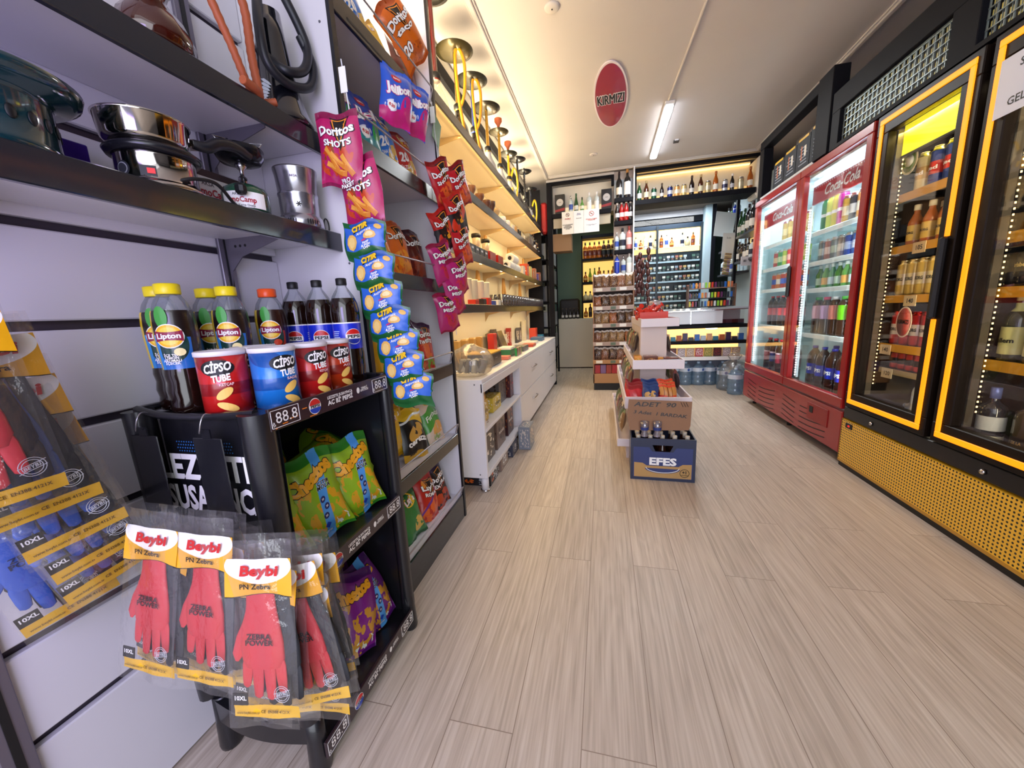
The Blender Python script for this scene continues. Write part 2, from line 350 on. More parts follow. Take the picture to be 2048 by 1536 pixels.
# back partition: black frame, pilaster, display boards
Y0 = 5.9
m = MB()
m.box(-0.81, -0.735, Y0-0.02, Y0+0.05, 0, 2.96, DARKW); m.box(-0.81, 0.147, Y0-0.02, Y0+0.05, 2.96, 2.995, DARKW); m.box(-0.81, 0.147, Y0-0.01, Y0+0.05, 2.995, CZ-0.03, CEIL); m.box(0.11, 0.147, Y0-0.019, Y0+0.049, 2.86, 2.96, DARKW)
struct('trim_back_frame', m)
m = MB(); m.box(-0.733, 0.146, Y0+0.14, Y0+0.16, 2.557, 2.96, plaster('#e6ded0', 'display_cream', .5)); struct('wall_back_display', m)
m = MB(); m.box(0.147, 0.415, Y0+0.01, Y0+0.16, 0, CZ-0.03, mat('#b9aca6', 0.6)); m.box(0.402, 0.418, Y0-0.13, Y0+0.12, 0.0, CZ-0.03, WHITE); struct('pillar_back', m)
m = MB(); m.box(0.42, 2.02, Y0-0.02, Y0+0.05, 2.990, CZ-0.032, DARKW); m.box(0.42, 0.45, Y0-0.02, Y0+0.30, 2.62, 2.975, DARKW); m.box(1.93, 2.03, Y0-0.04, Y0+0.3, 2.5, 3.0, CREAM, 0.03)
m.box(0.45, 1.95, Y0+0.30, Y0+0.32, 2.62, 3.03, CREAM); m.box(0.45, 1.93, Y0+0.25, Y0+0.29, 2.985, 2.998, led('#ffd27a', 3.0)); struct('trim_back_display', m)
area('back_display_warm', (1.2, Y0+0.14, 2.97), (0, 0, 0), 1.4, 0.08, 0.5, WARM)
# dropped soffit of the till bay
m = MB(); m.box(0.42, 2.45, 6.25, 8.6, 2.80, 2.86, mat('#6f6660', 0.7)); m.box(0.42, 1.72, 7.62, 7.66, 2.70, 2.80, WHITE); m.box(0.42, 1.95, 7.60, 7.7, 2.60, 2.70, DARKW)
struct('ceiling_till_bay', m)
m = MB(); m.box(0.42, 1.74, 7.75, 7.8, 0, 2.7, mat('#26323a', 0.4)); m.box(1.70, 1.80, 7.4, 7.8, 0, 2.8, mat('#bcd2dc', 0.5)); m.box(1.805, 1.86, 7.38, 7.5, 0, 2.8, DARKW)
m.box(0.30, 0.42, 6.06, 7.8, 0, 2.8, mat('#8d9aa2', .6)); struct('wall_till_bay', m)
m = MB(); m.box(2.12, 2.2, 5.0, 7.5, 0, 2.8, mat('#a9b4b6', 0.6)); struct('wall_till_side', m)
area('till_white_light', (1.1, 7.1, 2.78), (0, 0, 0), 1.0, 0.1, 30, (0.85, 0.93, 1.0))
area('corridor_light', (-0.3, 7.0, 2.9), (0, 0, 0), 0.3, 0.3, 11.0, (0.95, 1, 0.97))
# ================================================================ RIGHT SIDE: facade and fridges
FXR = 1.60
# black built-in facade above the fridges
m = MB(); fx = 1.62
m.box(fx, fx+0.10, -0.6, 3.52, 2.46, 2.60, DARKW, 0.004)
m.box(fx+0.001, fx+0.10, -0.6, 3.50, 2.215, 2.238, DARKW)
for y0, y1 in ((2.375, 2.53), (3.42, 3.52), (0.6, 0.75)): m.box(fx+0.002, fx+0.09, y0, y1, 2.215, 2.60, DARKW, 0.003)
m.box(fx-0.02, fx+0.10, 3.55, 3.75, 0.0, 2.80, DARKW, 0.004) if False else m.box(fx-0.005, fx+0.10, 3.54, 3.74, 2.22, 2.80, DARKW, 0.004)
m.box(fx+0.01, fx+0.10, 3.74, 4.90, 2.72, 2.80, DARKW, 0.004); m.box(fx+0.01, fx+0.10, 4.80, 4.90, 2.22, 2.72, DARKW, 0.004)
m.box(fx+0.30, fx+0.31, 3.74, 4.80, 2.22, 2.75, mat('#85838a', .6)); m.box(fx+0.005, fx+0.10, 3.74, 4.80, 2.215, 2.235, mat('#c9ccd0', .4))
struct('wall_right_facade', m)
def grille(y0, y1, z0, z1, lab):
    q = MB(); mt = mat('#8d9a9c', 0.4, 0.5); nx = int((y1-y0)/0.040); nz = int((z1-z0)/0.036)
    q.box(-0.004, 0.004, y0, y1, z0, z0+0.01, mt); q.box(-0.004, 0.004, y0, y1, z1-0.01, z1, mt)
    for i in range(nx+1):
        y = y0+(y1-y0)*i/nx; q.box(-0.003, 0.003, y-0.0025, y+0.0025, z0, z1, mt)
        if i < nx:
            yc = y+0.5*(y1-y0)/nx; q.box(0.003, 0.006, yc-0.0015, yc+0.0015, z0, z1, mt)
    for j in range(nz+1):
        z = z0+(z1-z0)*j/nz; q.box(-0.006, -0.001, y0, y1, z-0.0025, z+0.0025, mt)
    r = root('ventilation_grille', lab, 'grille', (fx+0.03, 0, 0)); q.build('lattice', r)
    b = MB(); g = mat('#e0d67a', 0.4, 0.2)
    for i in range(nx):
        for j in range(nz):
            yc = y0+(y1-y0)*(i+.5)/nx; zc = z0+(z1-z0)*(j+.5)/nz
            b.box(0.006, 0.010, yc-0.012, yc+0.012, zc-0.011, zc+0.011, g)
    b.box(0.03, 0.034, y0, y1, z0, z1, mat('#3a3836', .5)); b.build('backing_tiles', r)
grille(2.535, 3.415, 2.240, 2.455, 'woven metal vent grille above the first yellow-lit fridge and red fridge')
grille(0.76, 2.370, 2.240, 2.455, 'larger woven metal vent grille above the second yellow-lit fridge')
# menu board
q = MB(); bd = mat('#151b26', 0.7)
for i in range(4):
    ya = 4.62-i*0.235; q.box(0, 0.012, ya-0.225, ya, 2.27, 2.49+0.012*i, bd); q.box(-0.003, 0, ya-0.20, ya-0.03, 2.475+0.012*i, 2.495+0.012*i, mat('#d0a52a', .4))
    for j in range(6): q.box(-0.002, 0, ya-0.19+0.01*(j % 3), ya-0.05-0.015*((j*i) % 3), 2.30+0.026*j, 2.308+0.026*j, mat('#8f97a6', .5))
    q.box(-0.0025, 0, ya-0.17, ya-0.14, 2.36, 2.44, mat('#d8d2c4', .5)); q.box(-0.0025, 0, ya-0.10, ya-0.085, 2.34, 2.45, mat('#c46a3a', .5))
q.build('price_board', label='dark blue cocktail price board with yellow headings above the red fridge', cat='board', loc=(fx+0.05, 0, 0))
# ---------------- red two-door drinks fridge
RED = mat('#9a1c1c', 0.28, 0, 0.3); RED2 = mat('#8c1a18', 0.4); FROST = mat('#cfe4e6', 0.5); ICE = mat('#e6f4f6', 0.35)
fr = root('red_drinks_fridge', 'tall red two-door drinks fridge with white glowing interior', 'fridge', (FXR, 0, 0))
b = MB(); yA, yB = 2.975, 4.87
b.box(0.045, 0.62, yA, yA+0.035, 0.06, 2.20, RED); b.box(0.045, 0.62, yB-0.035, yB, 0.06, 2.20, RED); b.box(0.045, 0.62, yA+0.035, yB-0.035, 2.14, 2.20, RED)
b.box(0.58, 0.62, yA+0.035, yB-0.035, 0.10, 2.14, FROST); b.box(0.045, 0.58, yA+0.035, yB-0.035, 0.34, 0.385, FROST)
b.box(0.56, 0.58, yA+0.035, yB-0.035, 0.385, 2.14, FROST); b.box(0.05, 0.58, yA+0.0355, yA+0.05, 0.385, 2.14, FROST); b.box(0.05, 0.58, yB-0.05, yB-0.0355, 0.385, 2.14, FROST); b.box(0.05, 0.56, yA+0.05, yB-0.05, 2.12, 2.139, ICE)
b.build('cabinet_body', fr)
k = MB(); k.box(0.01, 0.05, yA, yB, 0.075, 0.375, RED, 0.006)
for (c0, c1) in ((3.15, 3.86), (4.03, 4.72)):
    for j in range(5):
        z = 0.30-0.045*j; n = 9; pts = [(0.008, c0+(c1-c0)*i/n, z-0.03*math.sin(PI*i/n)+(0.012 if c0 < 4 else 0)) for i in range(n+1)]
        for i in range(n):
            if i == 5: continue
            p, r_ = pts[i], pts[i+1]; k.add([(0.0085, p[1], p[2]), (0.0085, r_[1], r_[2]), (0.0085, r_[1], r_[2]-0.007), (0.0085, p[1], p[2]-0.007)], [(0, 1, 2, 3)], INK)
k.box(0.004, 0.012, 3.13, 3.42, 0.21, 0.345, RED2, 0.003); k.box(0.001, 0.006, 3.33, 3.38, 0.27, 0.32, INK)
k.build('louvred_kick_panel', fr)
for y in (3.10, 3.9, 4.75): MB().lathe([(0.02, 0), (0.02, 0.02), (0.01, 0.022), (0.01, 0.074)], INK, 12).build('foot', fr, loc=(0.10, y, 0))
def rdoor(y0, y1, handle):
    d = link(None, 'glass_door', fr); q = MB(); w = 0.062
    q.box(0, 0.045, y0, y1, 0.395, 0.395+0.075, RED, 0.006); q.box(0, 0.045, y0, y1, 2.195-0.055, 2.20, RED, 0.006)
    q.box(0, 0.045, y0, y0+w, 0.47, 2.14, RED, 0.006); q.box(0, 0.045, y1-w, y1, 0.47, 2.14, RED, 0.006)
    q.build('door_frame', d)
    MB().box(0.015, 0.022, y0+w, y1-w, 0.47, 2.14, glass((0.97, 0.99, 0.99), 0.02, 0.02, fres=0.25)).build('glass_pane', d)
    if handle: MB().box(-0.028, 0.0, y0+0.008, y0+0.04, 1.18, 1.45, mat('#2a3034', .35), 0.012).build('door_handle', d)
    h = MB(); hz = 1.93
    h.box(0.075, 0.09, y0+w, y1-w, hz-0.02, hz+0.115, mat('#b3141d', 0.3)); h.box(0.074, 0.091, y0+w, y1-w, hz+0.115, hz+0.16, led('#cfe9ff', 1.6))
    f = FX(0.0735, (y0+y1)/2, hz+0.045, 0.0015, -1); h.text('Coca-Cola', 0.075, PAPER, f, 0.03, 0.35, 0.42)
    for i in range(26): h.box(0.072, 0.074, y0+w+0.02+i*(y1-y0-2*w-0.04)/26, y0+w+0.026+i*(y1-y0-2*w-0.04)/26, hz+0.10, hz+0.106, PAPER)
    h.build('header_sign', d)
    s = MB(); s.box(0.06, 0.075, y1-w-0.03, y1-w, 0.48, 1.90, ICE)
    for i in range(64): s.lathe([(0.0045, 0), (0.0045, 0.003)], led('#f2faff', 9.0), 8, Matrix.Translation((0.058, y1-w-0.012, 0.50+i*0.0218)) @ Matrix.Rotation(-PI/2, 4, 'Y'))
    s.build('light_strip', d)
rdoor(2.98, 3.865, False); rdoor(3.872, 4.845, True)
MB().box(-0.028, 0.0, 3.79, 3.82, 1.18, 1.45, mat('#2a3034', .35), 0.012) if False else None
RSH = [0.395, 0.865, 1.235, 1.45, 1.688]
for y0, y1, nm in ((3.03, 3.84, 0), (3.90, 4.81, 1)):
    for z in RSH[1:]:
        zz = z+(0.035 if nm else 0)
        s = MB(); s.box(0.10, 0.54, y0, y1, zz-0.012, zz, glass((0.9, 0.97, 0.97), 0.1, 0.12, 0.35, '#dcecee')); s.box(0.085, 0.10, y0, y1, zz-0.03, zz+0.006, ICE, 0.003)
        s.build('wire_shelf', fr)
area('red_fridge_light_b', (FXR+0.12, 4.35, 2.10), (0, 0, 0), 0.06, 0.8, 5.5, (0.85, 0.96, 1.0)); area('red_fridge_light_a', (FXR+0.12, 3.43, 2.10), (0, 0, 0), 0.06, 0.8, 5.5, (0.85, 0.96, 1.0))
for y in (3.80, 4.76): area('red_fridge_strip_light', (FXR+0.075, y-0.735, 1.22), (math.radians(90), 0, math.radians(-25)), 0.03, 1.5, 9, (0.88, 0.97, 1.0))
# ---------------- yellow-lit black display fridge
yf = root('yellow_lit_fridge', 'black display fridge with glowing amber door frames and yellow perforated base', 'fridge', (FXR, 0, 0))
DK = mat('#1a120d', 0.4, 0, 0.0); DK.node_tree.nodes['Principled BSDF'].inputs['Specular IOR Level'].default_value = 0.2; DKI = mat('#120d0b', 0.6)
b = MB(); y0, y1 = 0.62, 2.955
b.box(0.045, 0.70, y1-0.035, y1, 0.03, 2.21, DK); b.box(0.045, 0.70, y0, y0+0.03, 0.03, 2.21, DK); b.box(0.045, 0.70, y0, y1, 2.17, 2.21, DK); b.box(0.66, 0.70, y0, y1, 0.35, 2.17, DKI)
b.box(0.06, 0.66, y0+0.03, y1-0.035, 0.36, 0.42, DKI); b.box(0.05, 0.66, 2.24, 2.27, 0.42, 2.17, DKI); b.box(0.008, 0.06, y0, y1, 0.345, 0.425, mat('#111114', .3), 0.004)
b.box(0.012, 0.06, y0, y1, 0.0, 0.035, mat('#15100d', .5))
b.build('cabinet_body', yf)
def perf():
    m_, nt, bs = _new('perforated_yellow'); N = nt.nodes; L = nt.links
    tc = N.new('ShaderNodeTexCoord'); sp = N.new('ShaderNodeSeparateXYZ'); L.new(tc.outputs['Object'], sp.inputs[0]); out = []
    for ax in (1, 2):
        mu = N.new('ShaderNodeMath'); mu.operation = 'MULTIPLY'; mu.inputs[1].default_value = 1/0.0178; L.new(sp.outputs[ax], mu.inputs[0])
        fr_ = N.new('ShaderNodeMath'); fr_.operation = 'FRACT'; L.new(mu.outputs[0], fr_.inputs[0])
        sb = N.new('ShaderNodeMath'); sb.operation = 'SUBTRACT'; sb.inputs[1].default_value = 0.5; L.new(fr_.outputs[0], sb.inputs[0])
        pw = N.new('ShaderNodeMath'); pw.operation = 'MULTIPLY'; L.new(sb.outputs[0], pw.inputs[0]); L.new(sb.outputs[0], pw.inputs[1]); out.append(pw)
    ad = N.new('ShaderNodeMath'); L.new(out[0].outputs[0], ad.inputs[0]); L.new(out[1].outputs[0], ad.inputs[1])
    lt = N.new('ShaderNodeMath'); lt.operation = 'LESS_THAN'; lt.inputs[1].default_value = 0.27**2; L.new(ad.outputs[0], lt.inputs[0])
    mx = N.new('ShaderNodeMix'); mx.data_type = 'RGBA'; mx.inputs['A'].default_value = lin('#efb930'); mx.inputs['B'].default_value = lin('#141008'); L.new(lt.outputs[0], mx.inputs['Factor'])
    L.new(mx.outputs['Result'], bs.inputs['Base Color']); bs.inputs['Roughness'].default_value = 0.3; bs.inputs['Coat Weight'].default_value = 0.3
    bp = N.new('ShaderNodeBump'); bp.invert = True; bp.inputs['Distance'].default_value = 0.003; L.new(lt.outputs[0], bp.inputs['Height']); L.new(bp.outputs[0], bs.inputs['Normal']); return m_
p = MB(); p.box(0.004, 0.045, y0, y1-0.003, 0.052, 0.335, perf(), 0.0); p.box(0.002, 0.046, y0, y1-0.003, 0.036, 0.052, mat('#b8862a', .35)); p.box(0.002, 0.046, y1-0.004, y1, 0.036, 0.34, mat('#8a6a30', .35)); p.build('perforated_base_panel', yf)
p = MB(); p.box(0.0, 0.006, 2.84, 2.91, 0.285, 0.322, INK, 0.003); p.text('-18', 0.014, led('#ff2a20', 3), FX(0.0, 2.875, 0.303, 0.001, -1)); p.build('thermostat_display', yf)
for y in (2.672, 1.958): MB().lathe([(0.0, 0.012), (0.010, 0.010), (0.013, 0.0)], CHROME, 16, Matrix.Rotation(-PI/2, 4, 'Y')).build('door_lock', yf, loc=(0.006, y, 0.383))
def ydoor(ya, yb, hy):
    d = link(None, 'glass_door', yf); q = MB(); zt, zb = 2.195, 0.43
    w = 0.10
    q.box(0, 0.045, ya, yb, zb, zb+0.10, DK, 0.004); q.box(0, 0.045, ya, yb, zt-0.11, zt, DK, 0.004); q.box(0, 0.045, ya, ya+w, zb+0.10, zt-0.11, DK, 0.004); q.box(0, 0.045, yb-w, yb, zb+0.10, zt-0.11, DK, 0.004)
    q.build('door_frame', d)
    n = MB(); e = 0.028; wn = 0.030; a, c, lo, hi = ya+e, yb-e, zb+e, zt-e
    n.box(-0.006, 0.001, a, c, lo, lo+wn, NEON, 0.003); n.box(-0.006, 0.001, a, c, hi-wn, hi, NEON, 0.003); n.box(-0.006, 0.001, c-wn, c, lo+wn, hi-wn, NEON, 0.003)
    n.box(-0.006, 0.001, a, a+wn, lo+wn, 1.03, NEON, 0.003); n.box(-0.006, 0.001, a, a+wn, 1.42, hi-wn, NEON, 0.003); n.build('amber_light_band', d)
    MB().box(-0.03, 0.0, a-0.002, a+wn+0.002, 1.03, 1.42, INK, 0.01).build('door_handle', d)
    MB().box(0.018, 0.024, ya+w, yb-w, zb+0.10, zt-0.11, glass((0.97, 0.96, 0.95), 0.02, 0.015, fres=0.16)).build('glass_pane', d)
    s = MB(); s.box(0.05, 0.08, yb-w+0.0, yb-w+0.03, zb+0.1, zt-0.11, mat('#6a6254', .3, .4))
    for i in range(60): s.box(0.085, 0.09, yb-w-0.002, yb-w+0.001, 0.6+i*0.024, 0.608+i*0.024, led('#ffdf9a', 3.0))
    s.build('light_strip', d)
ydoor(2.285, 2.945, 1); ydoor(1.50, 2.245, 1)
h = MB(); h.box(0.075, 0.09, 2.39, 2.84, 1.94, 2.10, led('#e6e01a', 1.15)); h.box(0.07, 0.092, 2.39, 2.84, 1.93, 1.94, INK); h.build('yellow_header_sign', yf)
for z in (1.73, 1.435, 1.15, 0.858, 0.712):
    s = MB(); s.box(0.12, 0.55, 2.29, 2.90, z-0.008, z, DKI); s.box(0.105, 0.12, 2.29, 2.87, z-0.04, z+0.004, mat('#d89a1e', .35)) if z != 0.712 else s.box(0.105, 0.12, 2.29, 2.84, z-0.03, z, mat('#9c8a5a', .4)); s.build('shelf', yf)
for z in (1.70, 1.40, 1.168, 0.845):
    s = MB(); s.box(0.12, 0.55, 1.2, 2.22, z-0.008, z, DKI); s.box(0.105, 0.12, 1.2, 2.18, z-0.045, z+0.002, mat('#e0a31c', .35)); s.build('shelf', yf)
for ya, yb in ((2.3, 2.9), (1.5, 2.2)): area('yellow_fridge_light', (FXR+0.08, (ya+yb)/2, 2.07), (0, math.radians(-12), 0), 0.05, yb-ya, 3.0, (1.0, 0.80, 0.45))
for y in (2.355, 1.56): area('yellow_fridge_strip', (FXR+0.08, y, 1.25), (math.radians(90), 0, math.radians(-30)), 0.03, 1.5, 4.2, (1.0, 0.86, 0.56))
# notice paper on the second door
q = MB(); q.box(-0.010, -0.0085, 1.62, 2.185, 1.855, 2.075, mat('#e8ecfb', .6))
f = lambda z: FX(-0.010, 1.905, z, 0.001, -1)
q.text('SIRALAMA', 0.030, INK, FX(-0.010, 2.01, 2.03, .001, -1), 0.02); q.text('BOZULMADAN', 0.030, INK, FX(-0.010, 1.93, 1.975, .001, -1), 0.02); q.text('GELMEYİNİZ', 0.030, INK, FX(-0.010, 2.01, 1.90, .001, -1), 0.02)
q.build('paper_notice', label='white paper notice with black capitals on the second amber-framed door', cat='notice', loc=(FXR, 0, 0))
# ================================================================ WRAPPERS
def bag_surface(w, h, d, seed=0, bend=0.0, wr=1.0):
    """pillow pack: local x across, z up (0..h), front towards -y. returns S(u,v,side)->point, u,v in 0..1"""
    R = random.Random(seed); ph = [R.uniform(0, 6.28) for _ in range(8)]; k1, k2 = R.uniform(5, 8), R.uniform(3, 5)
    def S(u, v, side=-1, off=0.0):
        a = 2*u-1; b = 2*v-1; e = 0.055/(h/0.22)
        vv = min(max((v-e)/(1-2*e), 0), 1); c = abs(2*vv-1)
        t = 0.5*d*(max(0, 1-abs(a)**2.6))**0.55*(max(0, 1-c**3.0))**0.75
        t *= 1+wr*(0.10*math.sin(k1*a+ph[0]+2*b)*c+0.07*math.sin(9*a+5*b+ph[1]))
        t += wr*0.018*d*math.sin(14*a+ph[2])*c*c
        sq = 1-0.07*(1-c**2)*(t > 0)
        x = a*w/2*sq + 0.004*math.sin(3*b+ph[3]); y = side*(t+0.0006+off) + bend*(b*b-1)*h*0.5 + wr*0.004*math.sin(2.5*a+ph[4])*c
        z = v*h + 0.02*h*abs(a)**2*(b > 0)*c*wr*math.sin(ph[5]) + 0.006*math.sin(4*a+ph[6])*wr
        return (x, y, z)
    return S
def bag(key, w, h, d, front, back=None, decals=None, seed=0, bend=0.0, nu=14, nv=18, wr=1.0):
    """one wrapper mesh with printed front; decals(q, F) adds lettering, F(x,y)->surface point with x,y in metres from the middle"""
    S = bag_surface(w, h, d, seed, bend, wr); q = MB(); vs = []; fs = []; uv = []
    for side, m_ in ((-1, front), (1, back or front)):
        vs = [S(i/nu, j/nv, side) for j in range(nv+1) for i in range(nu+1)]; fs = []; uv = []
        for j in range(nv):
            for i in range(nu):
                a = j*(nu+1)+i; f = (a, a+1, a+nu+2, a+nu+1); t = [(i/nu, j/nv), ((i+1)/nu, j/nv), ((i+1)/nu, (j+1)/nv), (i/nu, (j+1)/nv)]
                if side > 0: f = f[::-1]; t = [(1-x, y) for x, y in t[::-1]]
                fs.append(f); uv.append(t)
        q.add(vs, fs, m_, uv, smooth=True)
    # join the side edges
    vs = []
    for j in range(nv+1): vs += [S(0, j/nv, -1), S(0, j/nv, 1), S(1, j/nv, -1), S(1, j/nv, 1)]
    fs = []
    for j in range(nv): a = 4*j; fs += [(a, a+4, a+5, a+1), (a+2, a+3, a+7, a+6)]
    q.add(vs, fs, front)
    if decals:
        def F(x, y, lift=0.0012): return S(min(max(x/w+0.5, 0), 1), min(max(y/h+0.5, 0), 1), -1, lift)
        decals(q, F)
    return q.mesh(key)
def word(q, F, s, x, y, size, col, out=None, bold=0.03, rot=0, w=None, shear=0.0, sx=1.0):
    c, s_ = math.cos(math.radians(rot)), math.sin(math.radians(rot))
    def f(l): return lambda a, b: F(x+a*c-b*s_, y+a*s_+b*c, l)
    if out is not None: q.text(s, size, out, f(0.0010), bold+0.055, shear, w*1.04 if w else None, sx)
    q.text(s, size, col, f(0.0020), bold, shear, w, sx)
def shape(q, F, pts, col, lift=0.0008, n=1):
    q.add([F(x, y, lift) for x, y in pts], [tuple(range(len(pts)))], col)
def fan(q, F, cx, cy, rx, ry, col, lift=0.0008, n=20):
    vs = [F(cx, cy, lift)]+[F(cx+rx*math.cos(2*PI*i/n), cy+ry*math.sin(2*PI*i/n), lift) for i in range(n)]
    q.add(vs, [(0, i+1, (i+1) % n+1) for i in range(n)], col)
def poly_tri(q, F, a, b, c, col, lift=0.0008, n=5):
    vs = []; ix = {}
    for i in range(n+1):
        for j in range(n+1-i):
            k = n-i-j; ix[(i, j)] = len(vs); vs.append(F((a[0]*i+b[0]*j+c[0]*k)/n, (a[1]*i+b[1]*j+c[1]*k)/n, lift))
    fs = []
    for i in range(n):
        for j in range(n-i):
            fs.append((ix[(i, j)], ix[(i+1, j)], ix[(i, j+1)]))
            if i+j < n-1: fs.append((ix[(i+1, j)], ix[(i+1, j+1)], ix[(i, j+1)]))
    q.add(vs, fs, col)
WT = mat('#f4f2f0', 0.4); YL = mat('#f0c22a', 0.4); OR = mat('#e58a20', 0.4); BK = mat('#100c10', 0.35); BL = mat('#1d49b8', 0.35); SB = mat('#5aa6e8', 0.4); CRK = mat('#e2b25a', 0.5); RDD = mat('#c02020', 0.4)
def g_corn(key, base, dark, food, fcol='#d88a30'):
    return gmat(key, base, [('r', .5, 1.0, .6, .10, dark), ('r', .5, 0.0, .6, .05, dark), ('e', food[0], food[1], food[2], food[3], fcol, food[4], 5.0, 0.46), ('e', food[0], food[1], food[2]*.8, food[3]*.8, '#8c3a14', food[4], 9.0, 0.60)])
def corn_decals(name, x=0, size=0.030, sub=None, subc=None, w=None, roll=False, num=None):
    def D(q, F):
        W = w or 0.12
        poly_tri(q, F, (x-0.02, 0.085), (x+0.045, 0.082), (x+0.012, -0.005), BK, 0.0006); poly_tri(q, F, (x-0.012, 0.080), (x+0.038, 0.078), (x+0.012, 0.008), OR, 0.0008)
        poly_tri(q, F, (x-0.007, 0.077), (x+0.033, 0.075), (x+0.012, 0.016), BK, 0.0010)
        word(q, F, name, x, 0.045, size*0.8, WT, BK, 0.05, 4, W)
        if sub: word(q, F, sub, x, 0.012, size*0.55, subc or WT, BK, 0.05, 4, W*0.8)
        if roll:
            for i, (a, b, r) in enumerate(((-.02, -.03, 50), (.005, -.035, 35), (.03, -.045, 60), (-.005, -.055, 20))):
                c, s_ = math.cos(math.radians(-r)), math.sin(math.radians(-r)); L, t = 0.035, 0.007
                pts = [(a+c*L*u-s_*t*v, b+s_*L*u+c*t*v) for u, v in ((-1, -1), (1, -1), (1, 1), (-1, 1))]
                poly_tri(q, F, pts[0], pts[1], pts[2], mat('#d07a22'), .0012); poly_tri(q, F, pts[0], pts[2], pts[3], mat('#e09a3c'), .0012)
            word(q, F, 'PRO\nPAKET', 0.02, -0.088, 0.011, WT, BK, 0.05, 6)
        if num: word(q, F, num, -0.035, -0.045, 0.032, WT, BK, 0.05, 0)
    return D
PK = {}
def P(key):
    if key not in PK: PK[key] = DEF[key]()
    return PK[key]
def chee(mainc, key, dark, food='#d8a020', band=True, bx=0.02):
    g = gmat(key, mainc, [('r', .5, 1.0, .6, .12, dark), ('r', .5, 0., .6, .04, dark), ('e', .62, .25, .42, .24, food, 20, 6., .50), ('e', .3, .55, .2, .1, food, 60, 8., .55), ('e', .75, .12, .2, .08, '#d8e0d4', 0, 9., .55)] + ([('r', .5+bx/.17, .45, .085, .62, '#4f9be0', -8)] if band else []))
    def D(q, F):
        word(q, F, 'Cheetos', -0.002, 0.052, 0.036, mat('#f0a81c', .4), BK, 0.10, 18, 0.135)
        if band:
            sx = lambda t: bx+0.028*(t/0.1)
            word(q, F, 'ÇITIR\nMOLA', bx+0.006, 0.022, 0.010, BK, WT, 0.05, -8)
            for i, y in enumerate((-0.012, -0.034, -0.054)):
                fan(q, F, bx-0.006+0.008*(i % 2)-0.003*i, y, 0.008, 0.008, mat('#20265e', .4), 0.0012, 14); word(q, F, '26', bx-0.006+0.008*(i % 2)-0.003*i, y, 0.005, WT, None, 0.05)
            fan(q, F, bx-0.016, -0.080, 0.009, 0.009, mat('#1c3fa4', .4), 0.0012, 4); word(q, F, 'ÇITIR', bx-0.018, -0.098, 0.006, WT, None, 0.05, -8)
    return bag(key, 0.155, 0.235, 0.065, g, None, D, hash(key) % 97 if False else len(key))
def lays(key, base, top, txt, num='20', sub='DAHA FAZLA', food='#d8b050'):
    g = gmat(key, base, [('r', .5, 1.0, .6, .10, top), ('r', .5, .03, .6, .03, top), ('e', .72, .30, .3, .14, food, 20, 5., .45)])
    def D(q, F):
        fan(q, F, 0.012, 0.062, 0.032, 0.028, YL, .0006); word(q, F, txt, 0.012, 0.062, 0.022, WT, RDD, 0.05, 5, 0.06)
        if num: word(q, F, num, -0.02, -0.015, 0.036, WT, None, 0.06); word(q, F, sub, -0.012, -0.052, 0.013, WT, None, 0.02, 0, 0.07)
    return bag(key, 0.135, 0.205, 0.05, g, None, D, len(key)+3)
def citir():
    g = gmat('citir', '#1a5a2c', [('r', .5, .60, .47, .29, '#2c62c4', 4), ('e', .5, .93, .35, .10, '#1d4f9c')], .3)
    def D(q, F):
        word(q, F, 'ÇITIR', -0.012, 0.040, 0.016, YL, BK, 0.08, 3, 0.055); word(q, F, 'Atıştırmalık', 0.003, 0.025, 0.008, WT, None, 0.02, 4, 0.05)
        fan(q, F, -0.038, 0.002, 0.018, 0.023, CRK, .0010, 9); fan(q, F, -0.038, 0.002, 0.012, 0.016, mat('#eac67a', .5), .0014, 9)
        fan(q, F, 0.022, 0.012, 0.021, 0.012, CRK, .0010, 9); fan(q, F, 0.022, 0.013, 0.013, 0.007, mat('#f0d49a', .5), .0014, 9); fan(q, F, 0.004, 0.001, 0.010, 0.003, mat('#b8306a', .5), .0014, 9)
        fan(q, F, 0.045, 0.036, 0.011, 0.007, CRK, .0014, 9)
        word(q, F, 'Peynir\n& Soğan\nÇeşni', 0.012, -0.014, 0.0066, WT, None, 0.04, 5)
    return bag('cracker', 0.135, 0.112, 0.030, g, None, D, 5)
def kornet(key, base, mid, low, txt, band='#c8327a'):
    g = gmat(key, base, [('r', .5, .12, .6, .16, low, 8), ('e', .3, .30, .22, .10, '#d8d8e8', 15, 6., .45), ('e', .75, .38, .2, .16, mid, 30, 4., .4)])
    def D(q, F):
        fan(q, F, -0.012, 0.062, 0.022, 0.012, RDD, .0008); word(q, F, 'kornet', -0.012, 0.062, 0.007, WT, None, 0.04)
        word(q, F, txt, 0.0, 0.022, 0.030, WT, mat(band, .4), 0.07, 10, 0.11); fan(q, F, -0.03, -0.045, 0.016, 0.016, WT, .0008); word(q, F, '₺20', -0.03, -0.045, 0.010, RDD, None, 0.05)
    return bag(key, 0.13, 0.205, 0.05, g, None, D, len(key)+7)
def cerezza():
    g = gmat('cerezza', '#141416', [('r', .5, .98, .6, .24, '#e2b818', -8), ('r', .5, .83, .6, .02, '#dfe6ea', 12), ('e', .5, .52, .34, .14, '#c99a44', 15, 5., .42), ('r', .5, .02, .6, .12, '#c89a20')])
    def D(q, F): word(q, F, 'cerezza', 0.0, -0.030, 0.026, WT, None, 0.05, 8, 0.12); word(q, F, '₺20', -0.03, -0.075, 0.020, BK, None, 0.06)
    return bag('snack_mix', 0.145, 0.215, 0.055, g, None, D, 11)
